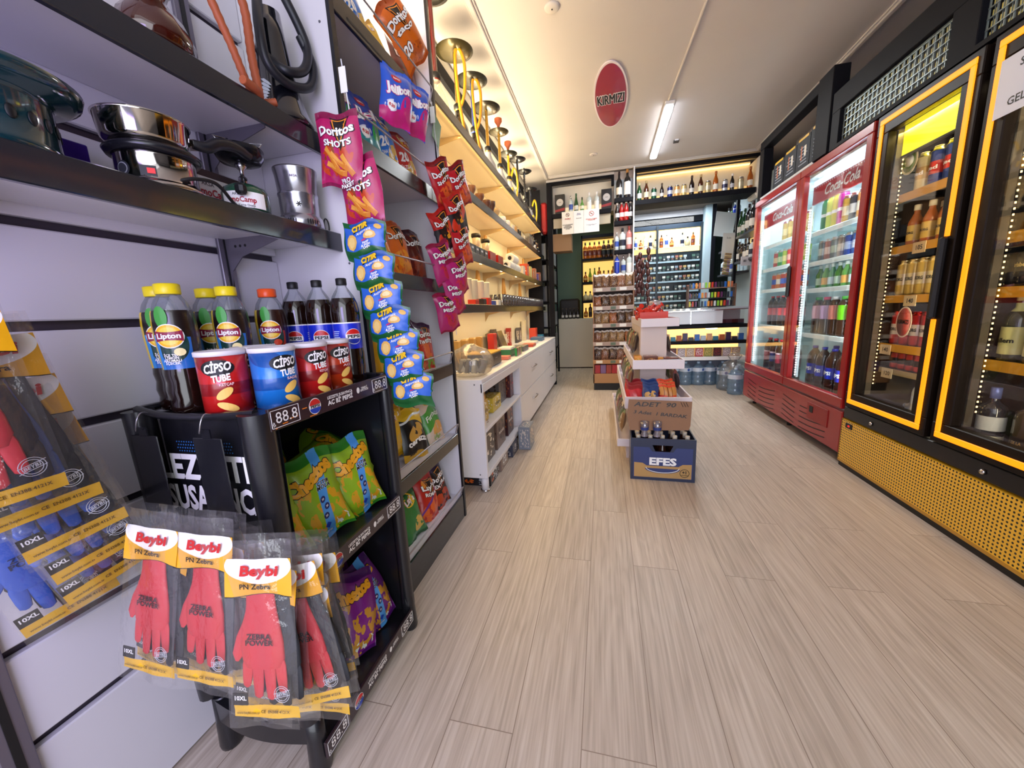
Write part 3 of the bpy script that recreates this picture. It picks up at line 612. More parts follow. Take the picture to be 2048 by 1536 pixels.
def firin():
    g = gmat('firindan', '#d8c3b0', [('r', .5, .58, .6, .20, '#4b9a3c', 10), ('e', .6, .30, .34, .14, '#e0a85a', 10, 5., .42), ('e', .45, .10, .3, .08, '#8fae50', 0, 8., .5)])
    def D(q, F): fan(q, F, 0.0, 0.080, 0.022, 0.014, YL, .0008); word(q, F, "Lay's", 0.0, 0.080, 0.012, WT, RDD, .05); word(q, F, 'Fırından', 0.0, 0.022, 0.026, WT, None, 0.02, 10, 0.11, 0.2)
    return bag('baked_chips', 0.13, 0.215, 0.055, g, None, D, 12)
DEF = {
 'pink': lambda: bag('pink', .135, .20, .045, g_corn('pinkroll', '#b01a5c', '#7d1040', (.45, .36, .42, .24, 10), '#c0401c'), None, corn_decals('Doritos', 0, .030, 'SHOTS', WT, .115, True), 1),
 'magenta': lambda: bag('magenta', .13, .20, .045, g_corn('magroll', '#b0186a', '#8a0f3c', (.55, .28, .40, .2, -10), '#c02848'), None, corn_decals('Doritos', 0, .030, 'MISIR', WT, .11), 2),
 'red': lambda: bag('red', .13, .20, .045, g_corn('redroll', '#b51822', '#7d0f16', (.5, .25, .45, .24, 5), '#d85a28'), None, corn_decals('Doritos', 0, .028, 'SHOTS', WT, .11), 3),
 'redblack': lambda: bag('redblack', .13, .20, .045, gmat('redblack', '#18121a', [('r', .5, .95, .6, .28, '#b41c1a', 10), ('e', .5, .50, .5, .22, '#c83018', 30, 3., .47), ('e', .55, .42, .22, .08, '#e8a020', -15, 6., .5), ('r', .5, .02, .6, .03, '#d8d4d0')]), None, corn_decals('Doritos', 0, .028, None, None, .11), 4),
 'orange': lambda: bag('orange', .145, .225, .055, g_corn('orangecorn', '#dc6a14', '#b04a0c', (.5, .25, .40, .2, 0), '#e8962a'), None, corn_decals('Doritos', 0, .032, None, None, .12), 5),
 'orange20': lambda: bag('orange20', .145, .215, .055, g_corn('orangecorn20', '#cf6412', '#a8460c', (.6, .2, .35, .14, 0), '#b85210'), None, corn_decals('Doritos', 0, .034, 'taco', WT, .125, False, '20'), 6),
 'maroon': lambda: bag('maroon', .145, .225, .055, g_corn('marooncorn', '#5a1a16', '#3a0f10', (.5, .25, .42, .22, 0), '#8a3418'), None, corn_decals('Doritos', 0, .032, None, None, .12), 7),
 'twist': lambda: bag('twist', .145, .215, .055, gmat('twistg', '#b41e14', [('r', .5, .98, .6, .16, '#3a1440', 10), ('e', .45, .30, .40, .26, '#d8601c', 30, 4., .46), ('e', .7, .12, .3, .12, '#6f9a30', 0, 5., .5)]), None, corn_decals('Doritos', 0, .030, 'TWISTS', WT, .12), 8),
 'extra': lambda: bag('extra', .135, .215, .055, gmat('extrag', '#17131a', [('r', .5, .98, .6, .10, '#3a2048'), ('e', .5, .16, .5, .26, '#b43a12', 0, 3., .42), ('e', .5, .5, .3, .04, '#7d2410')]), None, corn_decals('Doritos', 0, .032, 'EXTRA', WT, .12), 9),
 'romeo': lambda: bag('romeo', .135, .215, .055, gmat('romeog', '#b8241c', [('e', .55, .78, .34, .12, '#e8912a'), ('e', .45, .20, .5, .24, '#e0611c', 20, 4., .45), ('r', .5, .45, .6, .03, '#6a2a8c', 30)]), None, corn_decals("Lay's", 0, .030, 'ROMA', WT, .09), 10),
 'bluecrisp': lambda: lays('bluecrisp', '#1672d2', '#0d4aa8', "Lay's"), 'redcrisp': lambda: lays('redcrisp', '#c4241e', '#8f1414', "Lay's", '20', 'FAZLASI'),
 'greencrisp': lambda: lays('greencrisp', '#2c7a3a', '#15502a', "Lay's", None), 'yellowcrisp': lambda: lays('yellowcrisp', '#e0b01e', '#c08a10', "Lay's", None),
 'cracker': citir, 'bluepuff': lambda: kornet('bluepuff', '#1e3f9c', '#2a9a48', '#2f8a92', 'Jel'), 'pinkpuff': lambda: kornet('pinkpuff', '#2a5ac8', '#c81e78', '#c02074', 'Jelibon'),
 'green': lambda: chee('#8fb41e', 'greenpuff', '#2f7a22'), 'green2': lambda: chee('#86ac1c', 'greenplain', '#2f7a22', '#d8a020', False), 'purple': lambda: chee('#7a1e82', 'purplepuff', '#4a1060', '#c89030', False),
 'purpleband': lambda: chee('#6a1a78', 'purpleband', '#42105a', '#c89030', True, .03), 'orangepuff': lambda: chee('#d87a18', 'orangeband', '#a83c14', '#e8b050', True, .02), 'cerezza': cerezza, 'firindan': firin,
}
def put_bag(key, loc, rz=0, tilt=0, roll=0, label='', group='snack packs', scale=1.0, name='snack_bag'):
    """rz: 0 faces the camera end (-y), 90 deg faces +x; tilt leans the top back; roll spins in its own plane"""
    o = link(P(key), name, None, label, 'crisps', group, None, loc)
    R = Matrix.Rotation(math.radians(rz), 4, 'Z') @ Matrix.Rotation(math.radians(-tilt), 4, 'X') @ Matrix.Rotation(math.radians(roll), 4, 'Y')
    o.rotation_euler = R.to_euler(); o.scale = (scale,)*3; return o
# ================================================================ BOTTLES, CANS, JARS
def prof(kind):
    """unit profiles: radius in units of body radius, height 0..1"""
    return {
     'soda': [(0.55, 0), (0.86, .012), (0.98, .05), (0.95, .10), (1, .16), (1, .30), (0.97, .34), (0.97, .60), (1, .63), (1, .70), (0.93, .77), (0.74, .84), (0.46, .90), (0.34, .925), (0.34, .945)],
     'tea': [(0.60, 0), (0.88, .012), (0.97, .05), (0.88, .12), (0.96, .18), (0.88, .25), (0.95, .31), (0.90, .37), (0.93, .42), (1, .60), (1, .70), (0.95, .78), (0.78, .86), (0.56, .91), (0.50, .925)],
     'beer': [(0.9, 0), (1, .02), (1, .52), (0.95, .60), (0.62, .72), (0.42, .80), (0.38, .93), (0.42, .96)],
     'wine': [(0.95, 0), (1, .02), (1, .58), (0.9, .66), (0.5, .74), (0.36, .78), (0.34, .97)],
     'flute': [(0.95, 0), (1, .02), (1, .42), (0.85, .54), (0.5, .72), (0.36, .82), (0.34, .97)],
     'spirit': [(0.95, 0), (1, .015), (1, .66), (0.92, .71), (0.45, .77), (0.34, .80), (0.34, .93)],
     'round': [(0.8, 0), (0.9, .02), (1, .25), (0.95, .48), (0.6, .62), (0.34, .68), (0.3, .92)],
     'can': [(0.80, 0), (0.98, .05), (1, .08), (1, .88), (0.86, .955), (0.82, .97), (0.86, .985), (0.84, 1.0)],
     'jug': [(0.9, 0), (1, .03), (1, .20), (0.95, .22), (1, .25), (1, .42), (0.95, .44), (1, .47), (0.98, .66), (0.80, .80), (0.45, .90), (0.20, .93)],
     'pet': [(0.8, 0), (0.98, .03), (1, .08), (.94, .2), (1, .24), (.94, .36), (1, .40), (1, .66), (0.90, .76), (0.5, .88), (0.34, .92)],
     'slim': [(0.9, 0), (1, .03), (1, .90), (0.8, .97), (0.8, 1.0)],
    }[kind]
def resample(p, zs):
    p = list(p); out = []
    for z in zs:
        if all(abs(z-q[1]) > 1e-4 for q in p):
            for a, b in zip(p, p[1:]):
                if a[1] < z < b[1]: t = (z-a[1])/(b[1]-a[1]); out.append((a[0]+(b[0]-a[0])*t, z))
    return sorted(p+out, key=lambda q: q[1])
def vessel_mb(kind, h, r, body, fill=None, level=0.8, label=None, lab=(.25, .6), label2=None, lab2=None, n=16, square=0.0):
    """glass or printed vessel: body material, darker content up to level, wrap-around label bands"""
    zs = [level]+list(lab if label else [])+list(lab2 if lab2 else [])
    P_ = resample(prof(kind), [z for z in zs if 0 < z < 1]); q = MB(); pr = []
    for (rr, z) in P_:
        m_ = body
        if fill is not None and z < level-1e-4: m_ = fill
        k = 1.0
        if label and lab[0]-1e-4 <= z < lab[1]-1e-4: m_ = label; k = 1.01
        if lab2 and lab2[0]-1e-4 <= z < lab2[1]-1e-4: m_ = label2; k = 1.01
        pr.append((rr*r*k, z*h, m_))
    f = None
    if square: f = lambda a: (1.0/(abs(math.cos(a))**6+abs(math.sin(a))**6)**(1/6.0))*square+(1-square)
    q.lathe(pr, pr[0][2], n, fn=f); return q
def cap_mb(h0, h1, r, m_, n=14):
    return MB().lathe([(r*.96, h0), (r, h0+0.001), (r, h1-0.002), (r*.92, h1)], m_, n)
def cylF(r, z0, a0=-90, e=0.0008):
    """label frame wrapped round a vessel; a0 is the facing angle in degrees"""
    return lambda x, y: ((r+e)*math.cos(math.radians(a0)+x/r), (r+e)*math.sin(math.radians(a0)+x/r), z0+y)
def small(kind, h, r, body, cap, label=None, lab=(.2, .5), fill=None, level=.85, txt=None, tcol=None, square=0.0, n=12, capr=None, face=-90, ts=None, label2=None, lab2=None):
    """a far bottle or can as one mesh"""
    q = vessel_mb(kind, h, r, body, fill, level, label, lab, label2, lab2, n, square); top = prof(kind)[-1]
    if cap: q.lathe([(top[0]*r*1.12, top[1]*h-0.10*h*(kind in ('wine', 'flute', 'spirit', 'round', 'beer'))*1.0), (top[0]*r*1.12, h*0.995), (top[0]*r, h)] if capr is None else [(capr, top[1]*h), (capr, h)], cap, n)
    if txt: q.text(txt, ts or r*.55, tcol or INK, cylF(r*1.02*(1+0.0*square), h*(lab[0]+lab[1])/2, face, 0.0015), 0.04, 0, r*1.7)
    return q
_S = {}
def SM(key, *a, **k):
    if key not in _S: _S[key] = small(*a, **k).mesh(key)
    return _S[key]
def LID(c): return mat(c, 0.4)
GL_G = mat('#1f4a26', 0.12, 0, 0.5); GL_B = mat('#4a2210', 0.12, 0, 0.5); GL_K = mat('#141016', 0.12, 0, 0.5); COLA = mat('#1a0c08', 0.10, 0, 0.6); GL_A = mat('#a8540f', 0.12, 0, 0.5)
GL_C = mat('#c8d2d4', 0.10, 0, 0.5); GL_BL = mat('#1b3fc0', 0.12, 0, 0.5); GL_LG = mat('#5f9a4a', 0.12, 0, 0.5); GL_R = mat('#a31414', .12, 0, .5); GL_P = mat('#c47a78', .15, 0, .5)
PETG = glass((0.93, 0.95, 0.97), 0.06, 0.10, 0.10, '#dfe8f0'); WATER = glass((0.70, 0.82, 0.92), 0.05, 0.10, 0.22, '#9dbcd8')
BM = {
 'beer_green': lambda: SM('beer_green', 'beer', .24, .031, GL_G, LID('#d8d0a0'), PAPER, (.15, .42)),
 'beer_brown': lambda: SM('beer_brown', 'beer', .24, .031, GL_B, LID('#b8a070'), mat('#d8cfae'), (.15, .42)),
 'beer_amber': lambda: SM('beer_amber', 'beer', .25, .031, GL_A, LID('#b86a30'), mat('#e8e0d0'), (.15, .40)),
 'beer_dark': lambda: SM('beer_dark', 'beer', .24, .031, mat('#180c12', .12, 0, .5), LID('#4a3a30'), mat('#cfc8c0'), (.15, .36)),
 'wine_dark': lambda: SM('wine_dark', 'wine', .33, .038, GL_K, mat('#2a0c10'), mat('#dcd4c8'), (.14, .40)),
 'wine_white': lambda: SM('wine_white', 'wine', .34, .042, GL_K, mat('#b07a3a'), PAPER, (.10, .55)),
 'wine_green': lambda: SM('wine_green', 'flute', .31, .038, GL_G, mat('#1e4a2c'), mat('#d8d6cc'), (.14, .36)),
 'whisky': lambda: SM('whisky', 'spirit', .27, .038, GL_A, mat('#2a1c10'), mat('#5a1f12'), (.18, .50), square=.6, label2=mat('#c98a30'), lab2=(.50, .56)),
 'whisky_dark': lambda: SM('whisky_dark', 'spirit', .28, .038, mat('#3a1c0c', .12, 0, .5), INK, INK, (.18, .50), square=.6, label2=mat('#c8a860'), lab2=(.44, .47)),
 'clear': lambda: SM('clear', 'spirit', .28, .036, GL_C, CHROME, mat('#3a55a8'), (.2, .5)),
 'clear_navy': lambda: SM('clear_navy', 'spirit', .28, .040, GL_C, mat('#22242c'), mat('#161c34'), (.18, .46), square=.6),
 'pinkgin': lambda: SM('pinkgin', 'spirit', .30, .040, GL_P, mat('#a04844'), mat('#e8d0d0'), (.20, .50)),
 'blue': lambda: SM('blue', 'spirit', .30, .034, GL_BL, CHROME, GL_BL, (.2, .3), label2=WT, lab2=(.60, .64)),
 'whitelabel': lambda: SM('whitelabel', 'spirit', .30, .040, GL_C, WT, WT, (.05, .5), square=.6),
 'red': lambda: SM('red', 'beer', .27, .033, GL_R, WT, mat('#e2c8c8'), (.2, .42)),
 'dark': lambda: SM('dark', 'beer', .27, .033, GL_K, WT, mat('#c8c8d0'), (.2, .42)),
 'greenspirit': lambda: SM('greenspirit', 'round', .24, .036, GL_LG, mat('#202a20'), mat('#e0e0d0'), (.2, .42)),
 'greenround': lambda: SM('greenround', 'flute', .26, .035, mat('#6a8a20', .12, 0, .5), mat('#1f5a2a'), mat('#d0a040'), (.1, .35)),
 'cognac': lambda: SM('cognac', 'round', .20, .045, GL_A, mat('#3a2414'), mat('#c8a050'), (.2, .4)),
 'decanter': lambda: SM('decanter', 'round', .19, .055, mat('#c9b98a', .1, 0, .5), INK),
}
def canm(key, c, c2, txt=None, tcol=None, h=.165, r=.033, face=180, top='#c0c0c4'):
    return SM(key, 'can', h, r, mat(c, .28, .35), None, mat(c2, .28, .35), (.30, .62), n=14, label2=mat(top, .25, 1.0), lab2=(.88, 1.0), txt=txt, tcol=tcol, face=face)
def boxm(key, w, d, h, c, front=None, deco=None):
    if key not in _S:
        q = MB(); q.box(-w/2, w/2, -d/2, d/2, 0, h, c, 0.002)
        if deco: deco(q)
        _S[key] = q.mesh(key)
    return _S[key]
def put(me, name, loc, label, cat, group=None, rz=0, scale=1.0, rx=0, ry=0):
    o = link(me, name, None, label, cat, group, None, loc, (math.radians(rx), math.radians(ry), math.radians(rz)))
    if scale != 1.0: o.scale = (scale,)*3 if not isinstance(scale, tuple) else scale
    return o
# ================================================================ NEAR LEFT BAY
METAL = mat('#77727e', 0.35, 0.6)
def bay_shelf(z, lab, strip_smear):
    r = root('display_shelf', lab, 'shelf', (0, 0, z))
    MB().box(-1.118, -0.862, -1.2, 1.148, -0.022, 0, LAM, 0.002).build('shelf_board', r)
    MB().box(-0.862, -0.848, -1.2, 1.150, -0.052, 0.006, mat('#1c2028', 0.22, 0, 0.5), 0.002).build('edge_strip', r)
    for y in (0.955, 0.40 if z < 1.5 else 0.35):
        b = MB(); y0 = y-0.0015; pts = [(-1.117, -0.022), (-0.90, -0.022), (-0.90, -0.034), (-1.05, -0.075), (-1.095, -0.115), (-1.117, -0.20)]
        for yy in (y0, y0+0.003): b.add([(a, yy, c) for a, c in pts], [tuple(range(6))], METAL)
        for i in range(6): a, c = pts[i]; a2, c2 = pts[(i+1) % 6]; b.add([(a, y0, c), (a2, y0, c2), (a2, y0+.003, c2), (a, y0+.003, c)], [(0, 1, 2, 3)], METAL)
        for k in range(3): b.lathe([(0.004, 0), (0.004, 0.0045)], INK, 10, Matrix.Translation((-1.07+0.018*k, y0+0.0035, -0.045)) @ Matrix.Rotation(PI/2, 4, 'X'))
        b.build('bracket', r)
    return r
bay_shelf(1.44, 'lower white shelf with black edge carrying the camping stoves', 1); bay_shelf(1.725, 'upper white shelf with black edge carrying two hookahs', 0)
for y in (0.955, 0.33):
    p = MB(); p.box(-1.119, -1.108, y-0.022, y+0.022, 0.02, 3.0, METAL, 0.002); p.box(-1.1079, -1.106, y-0.006, y+0.006, 0.02, 3.0, INK); p.build('shelf_upright', label='grey slotted metal upright '+('between the slatted panels and chips bay' if y > .9 else 'at the lower corner beyond the hanging gloves'), cat='upright')
p = MB(); p.box(-1.145, -0.802, 1.150, 1.168, 0.0, 2.9, plaster('#d2cfd4', 'bay_side', .45)); p.box(-0.802, -0.790, 1.148, 1.170, 0.0, 2.9, BLACK)
for z in (1.60, 1.35, 1.22, 2.05, 1.0): p.lathe([(0.004, 0), (0.003, 0.002)], mat('#55555c'), 10, Matrix.Translation((-0.83, 1.150, z)) @ Matrix.Rotation(PI/2, 4, 'X'))
p.build('bay_side_panel', label='white side panel with black front edge between near bay and chips bay', cat='panel')
# --- amber glass hookah with orange hose
h = root('hookah', 'hookah with reddish-brown glass base and orange braided hose on the upper shelf', 'hookah', (-0.915, 0.715, 1.731), group='hookahs on the near upper shelf')
am = mat('#3c120a', 0.08, 0.1, 0.8)
MB().lathe([(0.050, 0), (0.062, .01), (0.066, .03), (0.055, .06), (0.036, .085), (0.028, .10), (0.036, .12), (0.055, .14), (0.050, .155)], am, 28, fn=lambda a: 1+0.03*math.cos(14*a)).build('glass_base', h)
MB().lathe([(0.056, .150), (0.058, .158), (0.050, .170), (0.030, .185), (0.018, .20), (0.018, .34), (0.03, .36), (0.018, .38), (0.018, .5)], CHROME, 24).build('metal_stem', h)
hp = []
for i in range(40):
    t = i/39; hp.append((0.03+0.16*math.sin(t*PI*0.9)*0.3+0.02*math.sin(t*9), 0.02+0.16*t+0.02*math.sin(6*t), 0.24-0.26*t+0.04*math.sin(t*7) if t < 0.85 else 0.01+0.02*(t-.85)))
def smooth_path(cp, n=8):
    out = []; P_ = [Vector(c) for c in cp]; P_ = [P_[0]]+P_+[P_[-1]]
    for i in range(1, len(P_)-2):
        for k in range(n):
            t = k/n; a, b, c, d = P_[i-1], P_[i], P_[i+1], P_[i+2]
            out.append(0.5*((2*b)+(c-a)*t+(2*a-5*b+4*c-d)*t*t+(3*b-a-3*c+d)*t**3))
    out.append(P_[-2]); return out
hose = mat('#a3502c', 0.6)
q = MB(); pp = smooth_path([(0.0, 0.03, 0.21), (0.05, 0.07, 0.20), (0.06, 0.12, 0.10), (0.05, 0.17, 0.02), (0.03, 0.22, 0.012), (0.055, 0.25, 0.02)], 12); q.tube(pp, [0.0085+0.0012*(i % 2) for i in range(len(pp))], hose, 10)
pp = smooth_path([(0.02, 0.05, 0.25), (0.05, 0.12, 0.26), (0.05, 0.19, 0.22), (0.045, 0.20, 0.10), (0.05, 0.20, 0.016), (0.07, 0.17, 0.010), (0.075, 0.13, 0.010)], 12); q.tube(pp, [0.0095+0.0012*(i % 2) for i in range(len(pp))], hose, 10); q.build('braided_hose', h)
# --- black hookah with wing emblem
h = root('hookah', 'glossy black hookah with white wing emblem and coiled black hose on the upper shelf', 'hookah', (-0.93, 1.055, 1.731), group='hookahs on the near upper shelf')
bg = mat('#0c0d14', 0.06, 0.1, 1.0)
HP = [(0.085, 0), (0.088, .008), (0.080, .025), (0.068, .06), (0.056, .11), (0.046, .17), (0.038, .24), (0.034, .30)]
MB().lathe(HP, bg, 36).build('glass_base', h)
def hr(z):
    for a, b in zip(HP, HP[1:]):
        if a[1] <= z <= b[1]: return a[0]+(b[0]-a[0])*(z-a[1])/(b[1]-a[1])
    return .034
q = MB()
for s_ in (1,):
    for i in range(6):
        z0 = 0.105-0.012*i; L = 0.030-0.002*i; vs = []
        for (u, v) in ((0, 0), (0.35, .006), (0.8, .004), (1, -0.002), (0.8, -0.0045), (0.35, -0.004)):
            z = z0+v-0.018*u+0.004*i*u; a = math.radians(-78)+(-0.012+u*L)/0.06; rr = hr(z)+0.0012; vs.append((rr*math.cos(a), rr*math.sin(a), z))
        q.add(vs, [tuple(range(6))], mat('#c8d0dc', .3))
q.build('wing_emblem', h)
q = MB(); rb = mat('#14161e', 0.45)
q.tube(smooth_path([(0.0, -0.04, 0.18), (0.06, -0.03, 0.13), (0.075, 0.03, 0.16), (0.07, 0.06, 0.24), (0.05, 0.02, 0.34), (0.02, 0.0, 0.40)], 10), 0.0125, rb, 10)
q.tube(smooth_path([(0.02, -0.05, 0.30), (0.05, -0.09, 0.20), (0.055, -0.085, 0.12), (0.065, -0.03, 0.095), (0.078, 0.04, 0.12), (0.075, 0.07, 0.19), (0.06, 0.05, 0.26)], 10), 0.0125, rb, 10); q.build('coiled_hose', h)
# --- enamel brazier
h = root('enamel_brazier', 'dark green enamel brazier with wide rim and oval holes on the lower shelf', 'brazier', (-0.965, 0.445, 1.446))
en = mat('#12333a', 0.12, 0.0, 0.9)
MB().lathe([(0.088, 0), (0.096, .006), (0.089, .020), (0.087, .085), (0.092, .094), (0.112, .098), (0.124, .106), (0.128, .118), (0.122, .122), (0.105, .112), (0.088, .108), (0.07, .09), (0.001, .085)], en, 48).build('bowl', h)
q = MB()
for i in range(22):
    a = 2*PI*i/22
    for j, z in enumerate((0.045,)):
        M_ = Matrix.Rotation(a, 4, 'Z') @ Matrix.Translation((0.0885, 0, z+.008)) @ Matrix.Rotation(PI/2, 4, 'Y') @ Matrix.Diagonal((0.011, 0.0065, 1, 1)); q.lathe([(1, 0), (0.9, .0012), (0.0, .0012)], INK, 12, M_)
q.build('vent_hole', h); q = MB(); q.lathe([(0.081, .020), (0.087, .024), (0.081, .028)], en, 40, cap=False); q.build('base_ring', h)
t = root('spray_bottle', 'white bottle with yellow cap behind the green brazier', 'bottle', (-1.085, 0.50, 1.443)); MB().lathe([(0.022, 0), (0.024, .01), (0.024, .13), (0.012, .15)], WT, 20).build('body', t); MB().lathe([(0.014, .148), (0.015, .16), (0.013, .172)], YL, 18).build('cap', t)
t = root('folded_purple_box', 'purple box standing between green brazier and steel hotplate', 'box', (-1.065, 0.60, 1.443)); MB().box(-0.025, 0.025, -0.03, 0.03, 0, 0.10, mat('#4a28a0', .35), .002).build('carton', t)
# --- hotplate and pan
h = root('electric_hotplate', 'small round steel electric hotplate with red switch on the lower shelf', 'hotplate', (-0.928, 0.675, 1.446))
MB().lathe([(0.080, 0), (0.082, .004), (0.072, .012), (0.068, .018), (0.066, .062), (0.068, .066)], mat('#b8b0ac', .10, 1.0), 40).build('housing', h)
MB().lathe([(0.062, .066), (0.076, .069), (0.080, .077), (0.070, .085), (0.0, .085)], mat('#17171c', .25), 40).build('heating_plate', h)
q = MB(); f = cylF(0.0672, 0.028, -48, 0.001); vs = [f(x*.013, y*.010) for x, y in ((-1, -1), (0, -1), (1, -1), (1, 1), (0, 1), (-1, 1))]; q.add(vs, [tuple(range(6))], INK); f2 = cylF(0.0672, 0.028, -44, 0.002); q.add([f2(x*.006, y*.005) for x, y in ((-1, -1), (1, -1), (1, 1), (-1, 1))], [(0, 1, 2, 3)], led('#d01818', .6)); q.build('red_switch', h)
q = MB(); f = cylF(0.0672, 0.032, -85, 0.001); fan(q, lambda a, b, l=0: f(a, b), 0, 0, .014, .014, mat('#2c2e34', .3)); fan(q, lambda a, b, l=0: cylF(0.0672, 0.032, -85, 0.0018)(a, b), 0, 0, .011, .011, mat('#8a8c92', .3)); fan(q, lambda a, b, l=0: cylF(0.0672, 0.032, -85, 0.0024)(a, b), 0, 0, .009, .009, mat('#2c2e34', .3)); q.build('round_badge', h)
q = MB(); q.tube(smooth_path([(0.062, -0.01, 0.018), (0.075, 0.02, 0.03), (0.070, 0.07, 0.035), (0.055, 0.115, 0.012), (0.03, 0.15, 0.010), (0.0, 0.17, 0.006)], 8), 0.004, INK, 8); q.build('power_cable', h)
h = root('frying_pan', 'shiny steel pan with curved black handle standing on the hotplate', 'pan', (-0.932, 0.668, 1.5325))
MB().lathe([(0.055, 0), (0.064, .004), (0.070, .012), (0.074, .050), (0.077, .053), (0.072, .052), (0.066, .012), (0.0, .008)], mat('#c4bcb8', .07, 1.0), 44).build('pan_bowl', h)
q = MB(); q.box(0.045, 0.075, 0.030, 0.062, 0.024, 0.038, CHROME, .003, TM(rz=0.45)); q.build('handle_bracket', h)
q = MB(); pp = smooth_path([(0.045, 0.062, 0.030), (0.055, 0.085, 0.030), (0.060, 0.11, 0.046), (0.063, 0.15, 0.054), (0.062, 0.19, 0.046)], 8); q.tube(pp, [0.010+0.003*math.sin(PI*i/(len(pp)-1)) for i in range(len(pp))], BLACK, 10); q.build('pan_handle', h)
# --- gas stove on cartridge
h = root('camping_gas_stove', 'camping gas stove with dark burner on a green and white cartridge', 'stove', (-0.912, 0.868, 1.450))
MB().lathe([(0.050, 0), (0.053, .004), (0.053, .045), (0.047, .058), (0.030, .068), (0.012, .072)], mat('#1d4a34', .2, 0, .5), 36).build('gas_cartridge', h)
q = MB(); f = cylF(0.053, 0.022, -50, 0.0012)
for i in range(16): q.add([f(a, b) for a, b in ((-.05+.00625*i, -.018), (-.05+.00625*(i+1), -.018), (-.05+.00625*(i+1), .020), (-.05+.00625*i, .020))], [(0, 1, 2, 3)], WT)
F2 = lambda l: cylF(0.053, 0.022, -50, l); q.text('moCamp', .013, mat('#a8182e', .4), F2(.002), .04, 0, .055); q.text('AKSA', .006, mat('#5a5a60', .4), lambda a, b: F2(.002)(a-.012, b+.013), .03); q.text('Kamp Ocağı', .005, mat('#5a5a60', .4), lambda a, b: F2(.002)(a+.006, b-.013), .02)
q.build('label', h)
MB().lathe([(0.006, .070), (0.010, .075), (0.010, .088), (0.005, .092), (0.005, .105), (0.012, .112), (0.014, .122)], STEEL, 16).build('valve', h)
MB().lathe([(0.02, .118), (0.045, .124), (0.054, .138), (0.056, .156), (0.052, .158), (0.046, .136), (0.0, .132)], mat('#1c1c22', .2, .6), 30, fn=lambda a: 1+0.02*math.cos(6*a)).build('burner_head', h)
for i in range(3): a = 2*PI*i/3+.4; MB().tube([(0.04*math.cos(a), 0.04*math.sin(a), .150), (0.058*math.cos(a), 0.058*math.sin(a), .168), (0.030*math.cos(a), 0.030*math.sin(a), .170)], .002, STEEL, 6).build('pot_support', h)
q = MB(); q.tube(smooth_path([(0.01, -0.0, .082), (0.03, -0.03, .080), (0.045, -0.045, .06)], 6), .003, INK, 6); q.box(.03, .055, -.062, -.040, .03, .055, INK, .006); q.build('control_knob', h)
def mocamp(q):
    F = FX(0.031, 0, 0, .001); q.text('moCamp', .020, mat('#a8182e', .4), lambda a, b: F(a, b+.078), .04, 0, .085); q.text('AKSA', .010, mat('#4a4a50', .4), lambda a, b: F(a-.02, b+.100), .03)
    for i in range(3): q.box(.0305, .0312, -.05, .03-.01*i, .03+.008*i, .033+.008*i, mat('#9a6a78'))
t = root('stove_carton', 'white stove carton with red lettering standing behind the gas stove', 'box', (-1.075, 0.90, 1.443)); q = MB(); q.box(-.03, .03, -.085, .085, 0, .135, PAPER, .002); q.box(-.031, .031, -.0855, .086, .118, .136, mat('#3a2a2a')); mocamp(q); q.build('carton', t)
# --- silver spirit stove
h = root('spirit_stove', 'tall brushed aluminium spirit stove with flower-shaped hole on the lower shelf', 'stove', (-0.915, 1.058, 1.446))
al = mat('#b0aeb8', .22, .9)
MB().lathe([(0.060, 0), (0.064, .003), (0.062, .030), (0.056, .036), (0.054, .040), (0.054, .090), (0.056, .094), (0.056, .100), (0.054, .104), (0.057, .150), (0.060, .166), (0.060, .170), (0.052, .166)], al, 44).build('pot_body', h)
q = MB()
for a0 in (-75, -20):
    for i in range(5):
        f = cylF(0.063, 0.015, a0+6.5*i-13, .001); q.add([f(.0018*math.cos(2*PI*k/8), .008*math.sin(2*PI*k/8)) for k in range(8)], [tuple(range(8))], INK)
f = cylF(0.0545, 0.064, -50, .0012); pts = []
for k in range(30): r_ = 0.0055*(1+0.5*math.cos(6*2*PI*k/30)); pts.append(f(r_*math.cos(2*PI*k/30), r_*math.sin(2*PI*k/30)))
q.add([f(0, 0)]+pts, [(0, i+1, (i+1) % 30+1) for i in range(30)], INK)
q.build('air_holes', h); q = MB(); f = cylF(0.0575, 0.140, -55, .0012); q.text('AKSA', .006, mat('#6a4a7a'), f, .03); q.build('stamped_logo', h)
t = root('cable_ring', 'thin black cable ring leaning beside the aluminium stove', 'cable', (-0.885, 1.132, 1.47)); MB().tube([(0.0, 0.022*math.cos(2*PI*i/24)*0.5, 0.022*math.sin(2*PI*i/24)) for i in range(24)], .0022, INK, 6, True).build('loop', t)
# ================================================================ BLACK DRINKS-AND-CHIPS RACK
rk = root('black_display_rack', 'black plastic three-tier display rack with price strips and hanging hooks', 'rack', (0, 0, 0))
PB = mat('#17171c', 0.33, 0, 0.25)
RX0, RX1, RY0, RY1 = -1.085, -0.70, 0.615, 1.115
q = MB()
n = 12; vs = []; 
for j, z in enumerate((0.16, 0.965)):
    for i in range(n+1):
        t = i/n; wide = 1.0 if j else 0.90; x = (RX0+0.045)+(RX1-RX0-0.05)*t; x = -0.88+(x+0.88)*wide; vs.append((x, RY0+0.020+0.012*math.sin(PI*t)*-1+0.01, z))
q.add(vs, [(i, i+1, n+2+i, n+1+i) for i in range(n)], PB, smooth=True); q.add([(x, y+0.012, z) for x, y, z in vs], [(i+1, i, n+1+i, n+2+i) for i in range(n)], PB, smooth=True)
q.add([vs[n+1], vs[2*n+1], (vs[2*n+1][0], vs[2*n+1][1]+.012, .965), (vs[n+1][0], vs[n+1][1]+.012, .965)], [(0, 1, 2, 3)], PB)
f = lambda a, b: (-0.905+a, RY0+0.0155, b)
